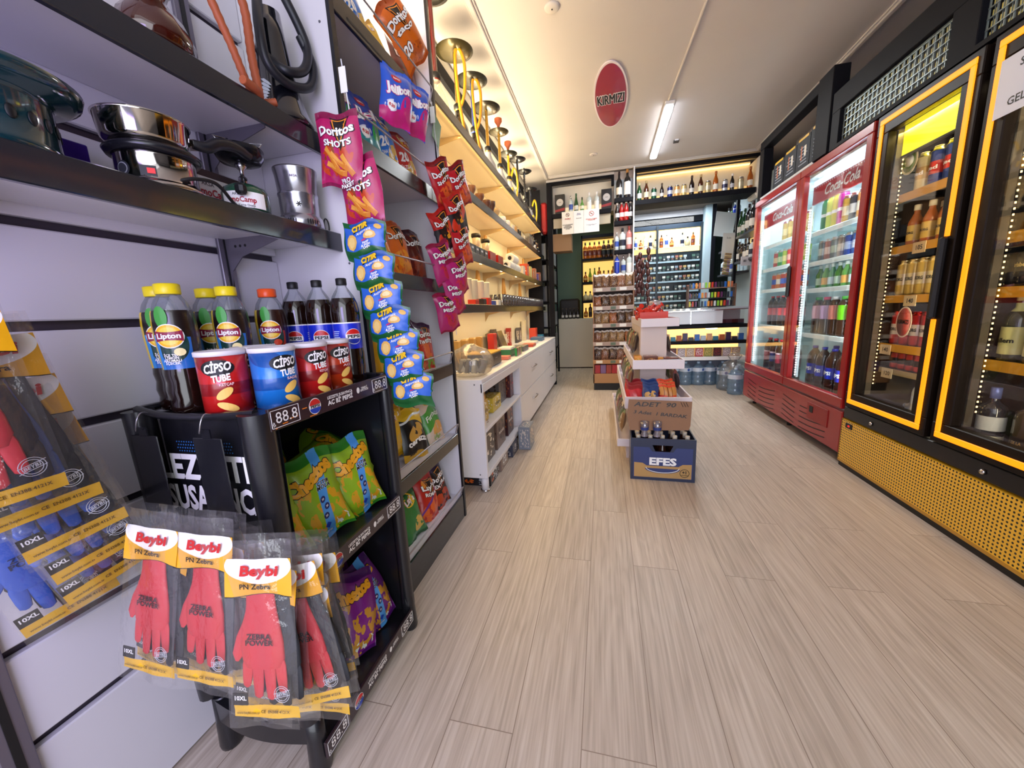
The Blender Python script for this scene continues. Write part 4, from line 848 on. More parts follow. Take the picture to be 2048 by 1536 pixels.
q.text('LEZZETE', .062, WT, lambda a, b: f(a+.0, b+.862-.028), .05, 0, .29); q.text('SUSAYINCA', .062, WT, lambda a, b: f(a+.01, b+.755), .05, 0, .30)
for i in range(22):
    for j in range(4): q.lathe([(0.0022-0.0003*abs(j-1.5), 0), (0.0018, .0004)], mat('#2a6ab0'), 6, Matrix.Translation((-.98+.0075*i+.004*(j % 2), RY0+.0165, .900-.0075*j)) @ Matrix.Rotation(PI/2, 4, 'X'))
q.build('end_panel', rk)
q = MB()   # near-left column and near-right column: rounded, tapering
for (x, w_) in ((RX0+.01, .030), (RX1-.030, .034)):
    for zz in ((0.18, 0.975),):
        M_ = Matrix.Identity(4); b0 = (-0.88+(x+0.88)*0.90 if x < -.9 else x)
        q.tube([(b0, RY0+.012, .17), (b0+(x-b0)*.5, RY0+.012, .55), (x, RY0+.012, .975)], [.026, .028, w_], PB, 14)
q.tube([(RX1-.022, RY1-.015, .05), (RX1-.022, RY1-.015, .50), (RX1-.022, RY1-.012, .985)], [.024, .022, .020], PB, 12)
q.build('corner_post', rk)
for (x, y) in ((RX0+.055, RY0+.02), (RX1-.03, RY0+.02), (RX1-.022, RY1-.015), (RX0+.05, RY1-.02)):
    MB().lathe([(.026, 0), (.028, .01), (.024, .10), (.022, .17)], PB, 18).build('leg', rk, loc=(x, y, 0))
q = MB(); q.box(RX0+.01, RX1, RY1-.022, RY1, .05, .985, PB, .004); q.box(RX0+.012, RX0+.03, RY0+.05, RY1-.02, .05, .94, PB); q.build('back_panels', rk)
def tier(z, nm):
    q = MB(); q.box(RX0+.03, RX1-.004, RY0+.03, RY1-.021, z-.012, z, PB); 
    if nm == 0: q.tube([(RX0+.01, RY0+.01, .975), (RX0+.01, RY1-.01, .985)], .008, PB, 8); q.tube(smooth_path([(RX0+.01, RY0+.012, .978), (-.98, RY0+.0, .968), (-.86, RY0+.0, .966), (RX1-.03, RY0+.012, .974)], 6), .009, PB, 8)
    q.build('tray', rk)
    zb, zt = z-.030, z+.020; ya, yb = RY0+.012, RY1-.035; s = MB()
    s.box(RX1-.003, RX1+.005, ya, yb, zb, zt, mat('#2d1f26', .3, 0, .3), .001)
    F = FX(RX1+.005, (ya+yb)/2, (zb+zt)/2, .0008); G = lambda dy, dz=0: (lambda a, b: F(a+dy, b+dz))
    for dy in (-.185, .185):
        s.text('88.8', .026, WT, G(dy+.004), .0, 0, .060); 
        for (a0, a1, b0, b1) in ((-.038, .040, .019, .020), (-.038, .040, -.020, -.019), (-.038, -.037, -.020, .020), (.039, .040, -.020, .020)): s.box(RX1+.0052, RX1+.006, (ya+yb)/2+dy+a0, (ya+yb)/2+dy+a1, (zb+zt)/2+b0, (zb+zt)/2+b1, WT)
        s.text('₺', .010, WT, G(dy-.032, -.012), .02)
    fan(s, lambda a, b, l=0: F(a, b), -.095, 0, .020, .020, WT, 0, 24); L1 = FX(RX1+.0056, (ya+yb)/2, (zb+zt)/2, .0008); L2 = FX(RX1+.0062, (ya+yb)/2, (zb+zt)/2, .0008)
    s.add([L1(-.095+.018*math.cos(PI*i/12), .0035+.0145*math.sin(PI*i/12)) for i in range(13)], [tuple(range(13))], mat('#c8201c')); s.add([L1(-.095+.018*math.cos(-PI*i/12), -.0045+.0135*math.sin(-PI*i/12)) for i in range(13)], [tuple(range(13))[::-1]], mat('#1c3fae'))
    s.text('PEPSI', .0065, INK, lambda a, b: L2(a-.095, b-.0005), .05, 0, .030); s.text('LEZZETE SUSAYINCA', .0075, WT, G(.0, .009), .04, 0, .100); s.text("AÇ Bİ' PEPSİ", .012, WT, G(.0, -.005), .05, 0, .100); s.text('YEMEKLİ\nSEPETİNDE', .006, WT, G(.105, .003), .03, 0, .038); fan(s, lambda a, b, l=0: F(a, b), .076, .003, .007, .009, WT, 0, 12)
    if nm == 0:
        for i in range(7): s.box(RX1+.005, RX1+.0056, ya+.012+.02*i, ya+.016+.02*i+.01*(i % 3), zb+.003+.006*(i % 5), zb+.005+.006*(i % 5), mat('#e8801c', .4))
    s.build('price_strip', rk)
tier(.962, 0); tier(.535, 1); tier(.075, 2)
q = MB(); q.add([(RX0+.05+(RX1-RX0-.08)*t, RY0-.02*math.sin(PI*t), z) for z in (.10, .165) for t in [i/12 for i in range(13)]], [(i, i+1, 14+i, 13+i) for i in range(12)], PB, smooth=True); q.add([(RX0+.05+(RX1-RX0-.08)*t, RY0+.05*s_-.02*math.sin(PI*t)*(1-s_), .165) for s_ in (0, 1) for t in [i/12 for i in range(13)]], [(i, i+1, 14+i, 13+i) for i in range(12)], PB); q.build('foot_skirt', rk)
# --- iced tea bottles
def tea(c, lc, oc):
    def mk():
        r = root('iced_tea_bottle', 'x', 'bottle'); H = .30; R_ = .040; B = vessel_mb('tea', H, R_, PETG, COLA, .80, n=28); B.build('bottle_body', r)
        lb = MB(); g = gmat('teawrap'+c, '#1c1210' if c == 'y' else '#2a120c', [('r', .85, .22, .16, .32, '#1f68b8' if c == 'y' else '#a8381c'), ('e', .85, .42, .13, .30, '#173c34'), ('r', .665, .5, .045, .6, '#e8c41a'), ('r', .73, .2, .022, .4, '#2f8ad0')], .3, 0, .4, 0)
        pr = resample(prof('tea'), (.36, .80)); lb.lathe([(a*R_*1.015, z*H) for a, z in pr if .36-1e-4 <= z <= .80+1e-4], g, 40, cap=False)
        f = lambda l: (lambda x, y: cylF(R_*1.015, .183, -55, l)(x, y)); F = lambda x, y, l=.001: cylF(R_*1.015, .183, -55, .0006+l)(x, y)
        fan(lb, F, -.008, .042, .012, .024, mat('#3f9a3a'), .0008, 16)
        for (rx, cc, l) in ((.027, WT, .0012), (.025, mat(oc, .35), .0018), (.020, mat('#f2d04a', .35), .0022)):
            for k in range(12): lb.add([F(rx*math.cos(PI*k/12+PI/2*0), 0+rx*math.sin(PI*k/12), l), F(rx*math.cos(PI*(k+1)/12), rx*math.sin(PI*(k+1)/12), l), F(rx*math.cos(PI*(k+1)/12), -rx*math.sin(PI*(k+1)/12), l), F(rx*math.cos(PI*k/12), -rx*math.sin(PI*k/12), l)], [(0, 1, 2, 3)], cc)
        mag = mat('#8a1a3c', .35)
        for k in range(8): a0, a1 = -.024+.006*k, -.024+.006*(k+1); e = lambda a: .009+.003*(abs(a)/.024)**2; lb.add([F(a0, -e(a0), .0028), F(a1, -e(a1), .0028), F(a1, e(a1), .0028), F(a0, e(a0), .0028)], [(0, 1, 2, 3)], mag)
        lb.text('Lipton', .0115, WT, lambda x, y: F(x, y, .0036), .05, 0, .040); fan(lb, F, .014, -.036, .010, .009, mat('#f0e0a0' if c != 'o' else '#c83a1c'), .0030, 12)
        lb.text('İÇE TEA\nLİMON\nAROMALI\nİÇECEK', .0055, WT, lambda x, y: F(x-.002, y-.052, .0014), .03); lb.build('wrap_label', r)
        MB().lathe([(.0225, .276), (.0235, .278), (.0235, .298), (.020, .300)], mat('#f0d818' if c == 'y' else '#e8541c', .35), 24, fn=lambda a: 1+.012*math.cos(30*a)).build('cap', r); return r
    return mk
TY = Proto(tea('y', '#1b4fa0', '#f0b81c')); TO = Proto(tea('o', '#5a1c18', '#f0b020'))
TZ = .9625
for i, (x, y, l) in enumerate(((-.965, .67, 'yellow-capped iced tea bottle at the front corner, nearest the red tube can'), (-1.045, .70, 'yellow-capped iced tea bottle next to the slatted wall, first from the left'), (-1.035, .81, 'half hidden yellow-capped iced tea bottle behind the front two'), (-.955, .80, 'yellow-capped iced tea bottle standing behind the front red tube can'))):
    TY.put((x, y, TZ), (0, 0, (0, .12, .2, .0)[i]), l, 'iced tea bottles on the black rack')
TO.put((-.955, .925, TZ), (0, 0, .05), 'orange-capped peach iced tea bottle on the black rack', 'iced tea bottles on the black rack')
def cola():
    r = root('cola_bottle', 'x', 'bottle'); H = .325; R_ = .0425; vessel_mb('soda', H, R_, PETG, COLA, .82, n=32).build('bottle_body', r)
    lb = MB(); pr = resample(prof('soda'), (.345, .595)); lb.lathe([(a*R_*1.012, z*H) for a, z in pr if .345-1e-4 <= z <= .595+1e-4], mat('#1a2fc0', .28, 0, .4), 36, cap=False); lb.lathe([(R_*.985, .190), (R_*.985, .1935)], WT, 36, cap=False)
    F = lambda x, y, l=.001: cylF(R_, .150, -38, l)(x, y)
    for (rx, cc, l, s0) in ((.024, WT, .0008, 0), (.0225, mat('#1c2f9a', .3), .0014, 0)):
        for k in range(14): a, b = PI*k/14, PI*(k+1)/14; lb.add([F(rx*math.cos(a), rx*math.sin(a), l), F(rx*math.cos(b), rx*math.sin(b), l), F(rx*math.cos(b), -rx*math.sin(b), l), F(rx*math.cos(a), -rx*math.sin(a), l)], [(0, 1, 2, 3)], cc)
    for k in range(14):
        a, b = PI*k/14, PI*(k+1)/14; lb.add([F(.0225*math.cos(a), .0225*math.sin(a), .0018), F(.0225*math.cos(b), .0225*math.sin(b), .0018), F(.0225*math.cos(b), 0, .0018), F(.0225*math.cos(a), 0, .0018)], [(0, 1, 2, 3)], mat('#c8201c', .3))
    for k in range(8): a0, a1 = -.022+.0055*k, -.022+.0055*(k+1); lb.add([F(a0, -.007, .0024), F(a1, -.007, .0024), F(a1, .007, .0024), F(a0, .007, .0024)], [(0, 1, 2, 3)], WT)
    lb.text('PEPSI', .009, INK, lambda x, y: F(x, y, .0030), .06, 0, .036)
    G = lambda x, y: cylF(R_, .150, -105, .001)(x, y)
    for i in range(7): lb.box(0, .0001, 0, .0001, 0, .0001, WT) if False else lb.add([G(-.012, .018-.006*i), G(.010-.002*(i % 3), .018-.006*i), G(.010-.002*(i % 3), .0155-.006*i), G(-.012, .0155-.006*i)], [(0, 1, 2, 3)], mat('#b8c4e8'))
    lb.build('wrap_label', r); MB().lathe([(.0150, .306), (.0158, .308), (.0158, .325), (.013, .327)], INK, 20, fn=lambda a: 1+.015*math.cos(24*a)).build('cap', r); return r
CB = Proto(cola)
for i, (x, l) in enumerate(((-.965, 'black-capped cola bottle behind the blue tube can, farthest from the chips bay'), (-.875, 'black-capped cola bottle in the middle of three on the rack'), (-.785, 'black-capped cola bottle with round emblem facing out beside the cracker strip'))):
    CB.put((x, 1.035, TZ), (0, 0, (-.5, -.35, .15)[i]), l, 'cola bottles on the black rack')
def tube_can(c, dark, sub, key, rot):
    def mk():
        r = root('chips_tube', 'x', 'tube can'); R_ = .0475; H = .142
        g = gmat('tube'+key, c, [('r', .5, .44, .6, .10, dark), ('e', .80, .88, .12, .16, dark, 30)], .3, .1, .5, 0); MB().lathe([(R_, .003), (R_, H-.004)], g, 40).build('tube_body', r)
        MB().lathe([(R_*1.01, 0), (R_*1.03, .001), (R_*1.03, .006), (R_*1.0, .007)], STEEL, 36).build('base_rim', r); MB().lathe([(R_*1.0, H-.007), (R_*1.04, H-.006), (R_*1.04, H+.003), (R_*.98, H+.005), (R_*.94, H+.002), (0, H+.002)], mat('#dcd8dc', .4), 36).build('plastic_lid', r)
        lb = MB(); F = lambda x, y, l=.001: cylF(R_, .075, rot, l)(x, y)
        for k in range(10):
            a, b = PI*k/10, PI*(k+1)/10; rx, ry = .032, .018; lb.add([F(rx*math.cos(a), .035+ry*math.sin(a)), F(rx*math.cos(b), .035+ry*math.sin(b)), F(rx*math.cos(b), .035-ry*math.sin(b)), F(rx*math.cos(a), .035-ry*math.sin(a))], [(0, 1, 2, 3)], INK)
        lb.text('CİPSO', .017, WT, lambda x, y: F(x, y*1.1+.035+.12*x, .0020), .05, .15, .050); lb.text('TUBE', .015, WT, lambda x, y: F(x+.004, y+.012+.1*x, .0020), .06, 0, .034); lb.text(sub, .006, mat('#f0c8c8'), lambda x, y: F(x+.012, y-.002, .0020), .03, 0, .026)
        for cx, cy, rx, ry, sl in ((.006, -.022, .016, .011, .5), (.008, -.052, .019, .009, -.4)):
            for k in range(8):
                a, b = PI*k/8, PI*(k+1)/8; S_ = lambda u, v: F(cx+u, cy+v+sl*u, .0016); lb.add([S_(rx*math.cos(a), ry*math.sin(a)), S_(rx*math.cos(b), ry*math.sin(b)), S_(rx*math.cos(b), -ry*math.sin(b)), S_(rx*math.cos(a), -ry*math.sin(a))], [(0, 1, 2, 3)], mat('#eabf5e', .5))
        lb.build('printed_label', r); return r
    return mk
RC = Proto(tube_can('#c41c1c', '#8f1218', 'KETÇAP', 'red', -52)); BC = Proto(tube_can('#1d74c8', '#15509c', 'SADE', 'blue', -22)); OC = Proto(tube_can('#c43a14', '#8f1c10', 'ACI', 'hot', -30))
RC.put((-.845, .668, TZ), (0, 0, 0), 'front red chips tube can with crisps picture, nearest the rack corner', 'chips tubes on the black rack')
OC.put((-.872, .775, TZ), (0, 0, -.1), 'orange-red chips tube can half hidden between red and blue tubes', 'chips tubes on the black rack')
BC.put((-.765, .728, TZ), (0, 0, 0.1), 'blue chips tube can on the black rack', 'chips tubes on the black rack')
RC.put((-.765, .838, TZ), (0, 0, .55), 'red chips tube can just behind the blue tube', 'chips tubes on the black rack')
OC.put((-.775, .942, TZ), (0, 0, .2), 'orange-red chips tube can standing before the cola bottles', 'chips tubes on the black rack')
# --- chips in the rack
GB = 'green cheese puff bags on the rack middle tier'
for a in (('green', (-.800, .690, .543), 60, 16, -8, 'green puff bag with blue band, nearest the gloves'), ('green', (-.785, .838, .541), 62, 15, -7, 'green puff bag with blue band in the middle of tier'), ('green', (-.768, .985, .540), 66, 14, -5, 'green puff bag with blue band by the far side panel'),
          ('green2', (-.89, .740, .60), 80, 34, 8, 'dark-lit plain green puff bag lying behind the front row near end'), ('green2', (-.86, .86, .70), 84, 60, 70, 'plain green puff bag lying across the top of the row'), ('green', (-.90, 1.0, .68), 95, 60, 50, 'banded green puff bag lying on its side at the back of tier'), ('green2', (-.965, .83, .55), 85, 12, 5, 'plain green puff bag upright at the back of tier')):
    put_bag(a[0], a[1], a[2], a[3], a[4], a[5], GB, 1.08)
PG = 'purple and orange puff bags on the rack bottom tier'
for a in (('orangepuff', (-.80, .720, .085), 76, 30, -8, 'orange puff bag with blue band, nearest the gloves'), ('purple', (-.785, .855, .100), 60, 28, 14, 'large plain purple puff bag in the middle of bottom tier'), ('purpleband', (-.775, .995, .085), 66, 20, -12, 'purple puff bag with blue band by the far side panel'),
          ('purple', (-.93, .99, .10), 88, 18, 10, 'dark purple puff bag standing at the back by the side panel'), ('purple', (-.93, .80, .17), 80, 30, -15, 'shaded purple puff bag lying behind the orange one'), ('orangepuff', (-.92, .68, .10), 80, 20, 20, 'shaded orange puff bag deep behind the gloves'), ('purple', (-.95, .87, .12), 80, 15, 20, 'dark purple puff bag at the back middle of bottom tier')):
    put_bag(a[0], a[1], a[2], a[3], a[4], a[5], PG, 1.08)
# ================================================================ GLOVES IN PACKS
def glove_mesh(key, c, c2=None):
    if key in _S: return _S[key]
    q = MB(); m_ = mat(c, .55, crinkle=.6); S_ = Matrix.Diagonal((1, .30, 1, 1)); t = MB()
    t.tube([(0, 0, -.100), (0, 0, -.135), (0, 0, -.150), (-.002, 0, -.175), (-.002, 0, -.205), (0, 0, -.235), (0, 0, -.250)], [.024, .026, .028, .034, .038, .037, .030], m_, 18)
    for x, l, r_ in ((-.029, .036, .0085), (-.011, .055, .0095), (.009, .058, .0095), (.028, .045, .009)): t.tube([(x*.8, 0, -.225), (x, 0, -.248), (x*1.06, 0, -.252-l*.5), (x*1.1, 0, -.248-l), (x*1.1, 0, -.252-l)], [r_*1.2, r_*1.12, r_, r_*.8, r_*.25], m_, 10)
    t.tube([(-.020, 0, -.175), (-.036, 0, -.200), (-.046, 0, -.228), (-.048, 0, -.240)], [.016, .012, .0095, .003], m_, 10)
    q.add(t.v, t.f, m_, M=S_, smooth=True)
    if c2: q.text('ZEBRA\nPOWER', .010, mat(c2), lambda a, b: (a, -.0125, b-.195), .03)
    _S[key] = q.mesh(key); return _S[key]
def sheet(q, w, z0, z1, y, m_, amp=.0015, seed=1, nx=10, nz=4, uv=True, wave=0, x0=0):
    R = random.Random(seed); p = [R.uniform(0, 6) for _ in range(4)]; vs = []; fs = []; us = []
    for j in range(nz+1):
        for i in range(nx+1):
            u, v = i/nx, j/nz; zz = z0+(z1-z0)*v; 
            if j == 0 and wave: zz -= wave*math.sin(PI*2*u+p[0])
            vs.append((x0+(u-.5)*w, y+amp*math.sin(7*u+p[1]+3*v)+amp*.6*math.sin(13*u+p[2]), zz))
    for j in range(nz):
        for i in range(nx): a = j*(nx+1)+i; fs.append((a, a+1, a+nx+2, a+nx+1)); us.append([(i/nx, j/nz), ((i+1)/nx, j/nz), ((i+1)/nx, (j+1)/nz), (i/nx, (j+1)/nz)])
    q.add(vs, fs, m_, us, smooth=True)
def glove_pack(red=True, seed=1, size='10XL'):
    def mk():
        r = root('packaged_work_gloves', 'x', 'work gloves'); w = .135
        hd = gmat('glovehead', '#e0a414', [('e', .50, .80, .50, .48, '#f4f2f2'), ('r', .5, .0, .6, .02, '#141210')], .3, 0, .4, .4)
        q = MB(); sheet(q, w, -.105, -.036, -.0135, hd, .0016, seed, wave=.004); f = lambda a, b: (a, -.0175, b)
        q.text('Beybi', .019, RDD, lambda a, b: f(a+.004, b-.058), .06, .15, .080); q.text('PN Zebra', .0095, INK, lambda a, b: f(a-.004, b-.087), .03, 0, .062); q.build('header_card', r)
        link(glove_mesh('glove_red' if red else 'glove_blue', '#cc3038' if red else '#2a58b8', '#2a1414' if red else '#10204a'), 'front_glove', r, loc=(-.008, 0, .012)).scale = (1.18, .85, 1.04)
        g2 = link(glove_mesh('glove_black', '#23262c' if red else '#15202e'), 'back_glove', r, loc=(.014, .010, .010)); g2.scale = (1.25, 1, 1.10)
        q = MB(); sheet(q, w*.98, -.335, -.312, -.0105, mat('#e2b018', .35, 0, .3), .0014, seed+3, 10, 2); f = lambda a, b: (a, -.0135, b)
        q.text('CE  EN388 4121X', .0055, mat('#5a4410'), lambda a, b: f(a+.02, b-.322), .03); q.text('www.beybi.com.tr', .0045, mat('#5a4410'), lambda a, b: f(a-.035, b-.325), .02)
        q.box(-.066, -.036, -.0120, -.0105, -.312, -.290, INK); q.text(size, .008, WT, lambda a, b: (a-.051, -.0125, b-.299), .04, 0, .024); q.build('bottom_strip', r)
        q = MB(); st = mat('#c8ccd2', .4)
        for rr in (.0150, .0115): q.tube([(.036+rr*math.cos(2*PI*i/20), -.0145, -.288+rr*math.sin(2*PI*i/20)) for i in range(20)], .0006, st, 4, True)
        for k in (-.0045, .0045): q.tube([(.020, -.0145, -.292+k), (.052, -.0145, -.284+k)], .0006, st, 4)
        q.text('BEYBİ', .0055, st, lambda a, b: (.036+a, -.0147, -.288+b+.25*a), .03); q.build('round_stamp', r)
        q = MB(); fm = film(.025, 30); sheet(q, w*1.04, -.350, .0, -.0150, fm, .0028, seed+5, 14, 22); sheet(q, w*1.04, -.350, .0, .0180, fm, .002, seed+6, 6, 8); q.build('clear_bag', r); return r
    return mk
GR = Proto(glove_pack(True, 1)); GR2 = Proto(glove_pack(True, 9, '9L')); GBL = Proto(glove_pack(False, 4))
def pack(P_, loc, rz, tilt, roll, lab, grp, sc=1.0):
    R = Matrix.Rotation(math.radians(rz), 4, 'Z') @ Matrix.Rotation(math.radians(tilt), 4, 'X') @ Matrix.Rotation(math.radians(roll), 4, 'Y')
    return P_.put(loc, R.to_euler(), lab, grp, (sc, sc, sc))
GG = 'packaged red work gloves hanging on the black rack'
F3 = [(-.862, .500, .812, 2, -11, 3), (-.742, .505, .806, 4, -10, 2), (-.618, .498, .775, 8, -11, -2)]
NM = ('left hook', 'middle hook', 'right hook')
for c, (x, y, z, rz, tl, ro) in enumerate(F3):
    pack(GR, (x, y, z), rz, tl, ro, 'frontmost red glove pack on the rack, hanging from the '+NM[c], GG, .97)
    for k in range(1, 5):
        dx = (.010, .014, .001)[c]*k*(1 if k % 2 else .55); pack((GR2, GR)[k % 2], (x+dx*.7, y+.0185*k, z-.030*k+(.012 if k == 2 else 0)), rz+(-4, 5, 9, -6)[k-1], tl+1.5*k, ro+(6, -9, 8, -4)[k-1], ORD[k]+' red glove pack behind the frontmost on the '+NM[c], GG, .95)
pack(GR2, (-.612, .548, .745), 22, -5, 2, 'red glove pack turned towards the aisle beside the right hook stack', GG, .98); pack(GR, (-.628, .588, .705), 30, -3, -2, 'lowest red glove pack turned to the aisle, its white corner showing', GG, .98); pack(GR2, (-.64, .59, .67), 15, -5, 0, 'low red glove pack hanging under the right hook stack', GG, .98)
for i, x in enumerate((-1.02, -.835)):
    r = root('hanging_strip', 'black plastic hanging card with wire hook on the rack, '+('by the wall' if i == 0 else 'nearest the red tube can'), 'hanger', (x, .598, 0))
    q = MB(); q.box(-.040, .040, -.004, -.001, .70, .925, mat('#1b1b20', .25, 0, .3), .0015); q.box(-.012, .012, -.004, -.001, .925, .945, mat('#1b1b20', .25)); q.build('card', r)
    MB().tube(smooth_path([(.0, .020, .972), (.004, .0, .978), (.006, -.012, .965), (.0, -.014, .945), (-.008, -.010, .938)], 6), .0018, mat('#b8b6ba', .25, .9), 6).build('wire_hook', r)
# stack hanging on the slatted wall
r = root('wall_hook', 'metal display hook on the slatted wall carrying glove packs', 'hook', (-1.12, .345, 1.205)); MB().tube([(.0, 0, 0), (.20, 0, -.004), (.212, 0, .012)], .003, CHROME, 8).build('prong', r)
GW = 'packaged work gloves hanging on the slatted wall'
for k, (x, ye, zb, P_, l) in enumerate(((-.925, .385, .895, GR, 'front red glove pack hanging on slatted wall, partly out of view'), (-.955, .425, .850, GBL, 'second glove pack on slatted wall, blue glove showing behind the red one'), (-.975, .445, .775, GBL, 'third glove pack on slatted wall with yellow web address strip'), (-1.00, .462, .705, GBL, 'fourth glove pack on slatted wall, yellow strip crumpled'), (-1.03, .470, .640, GBL, 'fifth and lowest blue glove pack on the slatted wall'), (-1.06, .440, .60, GBL, 'last blue glove pack against the slatted wall'))):
    sc = 1.0; pack(P_, (x, ye-.066, zb+.345), 82-2*k, (-4, -5, -4, -3, -2, 0)[k], (-3, -5, -8, -11, -13, -10)[k], l, GW, sc)
# ================================================================ CHIPS BAY
cb = root('chips_shelving', 'white chips shelving with six black-edged shelves and wire rails', 'shelving', (0, 0, 0))
q = MB(); q.box(-1.145, -1.135, 1.17, 1.884, 0, 2.9, plaster('#c4bed0', 'bay_back', .5)); q.build('back_panel', cb)
q = MB(); q.box(-1.145, -.802, 1.886, 1.902, 0, 2.9, LAM); q.box(-.802, -.79, 1.884, 1.904, 0, 2.9, BLACK); q.build('end_panel', cb)
SZ = [2.150, 1.765, 1.335, .905, .508, .135]
for i, z in enumerate(SZ):
    q = MB(); q.box(-1.134, -.806, 1.171, 1.883, z-.018, z, LAM); q.build('shelf_board', cb)
    q = MB(); q.box(-.806, -.794, 1.1705, 1.8835, z-.058 if i < 5 else 0.0, z+.004, mat('#15161b', .25, 0, .3), .002)
    if i == 0: q.box(-.7938, -.793, 1.24, 1.86, z-.045, z-.038, INK)
    q.build('edge_strip', cb)
    q = MB(); zr = z+.062; q.tube([(-.80, 1.20, z+.012), (-.782, 1.20, zr), (-.780, 1.215, zr+.004), (-.780, 1.845, zr+.004), (-.782, 1.86, zr), (-.80, 1.86, z+.012)], .0035, mat('#a8a4ac', .3, .7), 8); q.build('wire_rail', cb)
CG = 'chips bags on the white chips shelving'
def chip(row, key, y, lab, x=-.862, tilt=14, rz=80, roll=0, dz=.002, sc=1.12, grp=CG): put_bag(key, (x, y, SZ[row]+dz), rz, tilt, roll, lab, grp, sc)
chip(0, 'greencrisp', 1.25, 'green crisps bag at the near end of the top chips shelf', roll=6); chip(0, 'bluecrisp', 1.42, 'bright blue crisps bag on the top chips shelf', roll=-10)
chip(0, 'orange20', 1.60, 'dark-lit orange corn chips bag behind the tilted one on top shelf', x=-.92); chip(0, 'maroon', 1.785, 'maroon chips bag at the far end of the top shelf', x=-.87, roll=8)
put_bag('orange20', (-.800, 1.79, 2.28), 62, -12, -52, 'large orange corn chips bag tipped sideways over the top wire rail', CG, 1.1); chip(0, 'yellowcrisp', 1.56, 'yellow crisps bag low behind the top wire rail', x=-.845, roll=-30, dz=.012, sc=.7)
chip(1, 'bluepuff', 1.255, 'dark blue fruity puffs bag nearest the side panel on second shelf'); chip(1, 'bluepuff', 1.385, 'dark blue fruity puffs bag with orange carrots, next along the second shelf', x=-.845); chip(1, 'bluecrisp', 1.545, 'blue crisps bag with white 20 on the second shelf', roll=-4); chip(1, 'redcrisp', 1.70, 'red crisps bag with white 20 on the second shelf', roll=4, x=-.87); chip(1, 'redcrisp', 1.815, 'dark-lit red crisps bag at the far end of second shelf', x=-.93)
chip(1, 'orange', 1.27, 'orange corn chips bag standing tall behind the dark blue puffs, near end', x=-1.0, dz=.05, sc=1.1, roll=-8); chip(1, 'orange', 1.45, 'orange corn chips bag behind the puffs, beside the pink one', x=-1.0, dz=.03, sc=1.05, roll=6)
put_bag('pinkpuff', (-.775, 1.46, 1.885), 58, 2, 8, 'blue and pink puffs bag clipped over the second shelf rail', CG, 1.0); put_bag('pinkpuff', (-.765, 1.585, 1.90), 64, -2, 10, 'pink jelly-puffs bag hanging beside the blue and pink one', CG, .98)
chip(2, 'maroon', 1.30, 'maroon chips bag at the near end of the third shelf', x=-.93); chip(2, 'orange', 1.41, 'half hidden orange chips bag beside the cracker strip', x=-.86); chip(2, 'orange', 1.565, 'full front orange chips bag on the third shelf'); chip(2, 'maroon', 1.735, 'maroon chips bag at the far end of third shelf', x=-.88, roll=4); chip(2, 'maroon', 1.53, 'tall maroon chips bag behind the orange one', x=-1.0, dz=.05, sc=1.1)
chip(3, 'yellowcrisp', 1.40, 'yellow and red crisps bag beside the cracker strip on fourth shelf', x=-.88, roll=-6); chip(3, 'romeo', 1.53, 'red and yellow crisps bag leaning on the fourth shelf rail', x=-.855, roll=6); chip(3, 'twist', 1.665, 'purple-topped twists bag tipped to the side on the fourth shelf', x=-.85, roll=12); chip(3, 'extra', 1.66, 'dark twists bag behind the tipped one on fourth shelf', x=-.96, dz=.03)
chip(3, 'redcrisp', 1.27, 'red crisps bag hidden behind crackers on the fourth shelf', x=-.93)
chip(4, 'yellowcrisp', 1.28, 'yellow chips bag just behind the rack on fifth shelf', x=-.88); chip(4, 'yellowcrisp', 1.395, 'yellow and white chips bag above the black mix on fifth shelf', x=-.90, dz=.05, roll=10); chip(4, 'cerezza', 1.50, 'black snack mix bag with yellow foot on the fifth shelf', x=-.850, roll=8); chip(4, 'cerezza', 1.60, 'dark snack mix bag half hidden behind the front one', x=-.92, dz=.01); chip(4, 'firindan', 1.745, 'beige and green baked crisps bag on the fifth shelf', x=-.855, roll=-4, tilt=18)
chip(5, 'orangepuff', 1.30, 'orange bag at the near end of the bottom chips shelf', x=-.88, sc=.9); chip(5, 'greencrisp', 1.445, 'green crisps bag on the bottom chips shelf', x=-.855, roll=-6); chip(5, 'romeo', 1.60, 'red and orange crisps bag on the bottom chips shelf', x=-.86, roll=5); chip(5, 'extra', 1.745, 'black extra-hot corn chips bag on the bottom chips shelf', x=-.855, roll=-4); chip(5, 'romeo', 1.66, 'shaded red chips bag standing behind on the bottom shelf', x=-.96, dz=.03, roll=8)
# --- hanging strips
def strip(name, lab, x0, y0, z0, x1, y1, z1, rz=20):
    r = root('clip_strip', lab, 'clip strip', (0, 0, 0)); q = MB(); q.tube([(x0, y0, z0), ((x0+x1)/2, (y0+y1)/2, (z0+z1)/2), (x1, y1, z1)], .002, mat('#d8d8dc', .4), 6); q.box(x0-.012, x0+.012, y0-.003, y0-.001, z0-.09, z0-.02, WT, .001); q.build('strip', r)
strip('a', 'white plastic clip strip holding pink and green bags at the side panel', -.762, 1.135, 1.93, -.700, 1.138, .86)
HS = 'snack packs hanging on the near clip strip'
put_bag('pink', (-.770, 1.085, 1.562), 6, -2, 3, 'upper pink corn rolls bag at the top of the near clip strip', HS); put_bag('pink', (-.722, 1.118, 1.448), 2, -3, -4, 'lower pink corn rolls bag on the near clip strip', HS)
for i, zb in enumerate((1.350, 1.256, 1.168, 1.090, 1.018, .945, .872)):
    put_bag('cracker', (-.722+.0165*i, 1.100-.005*(i % 2)+.003*i, zb-.006), (6, 4, 8, 5, 9, 6, 10)[i], -5, (-1, 2, -2, 1, 2, -1, 1)[i], ORD[i]+' green and blue cracker pack from the top of the near clip strip', HS, 1.04)
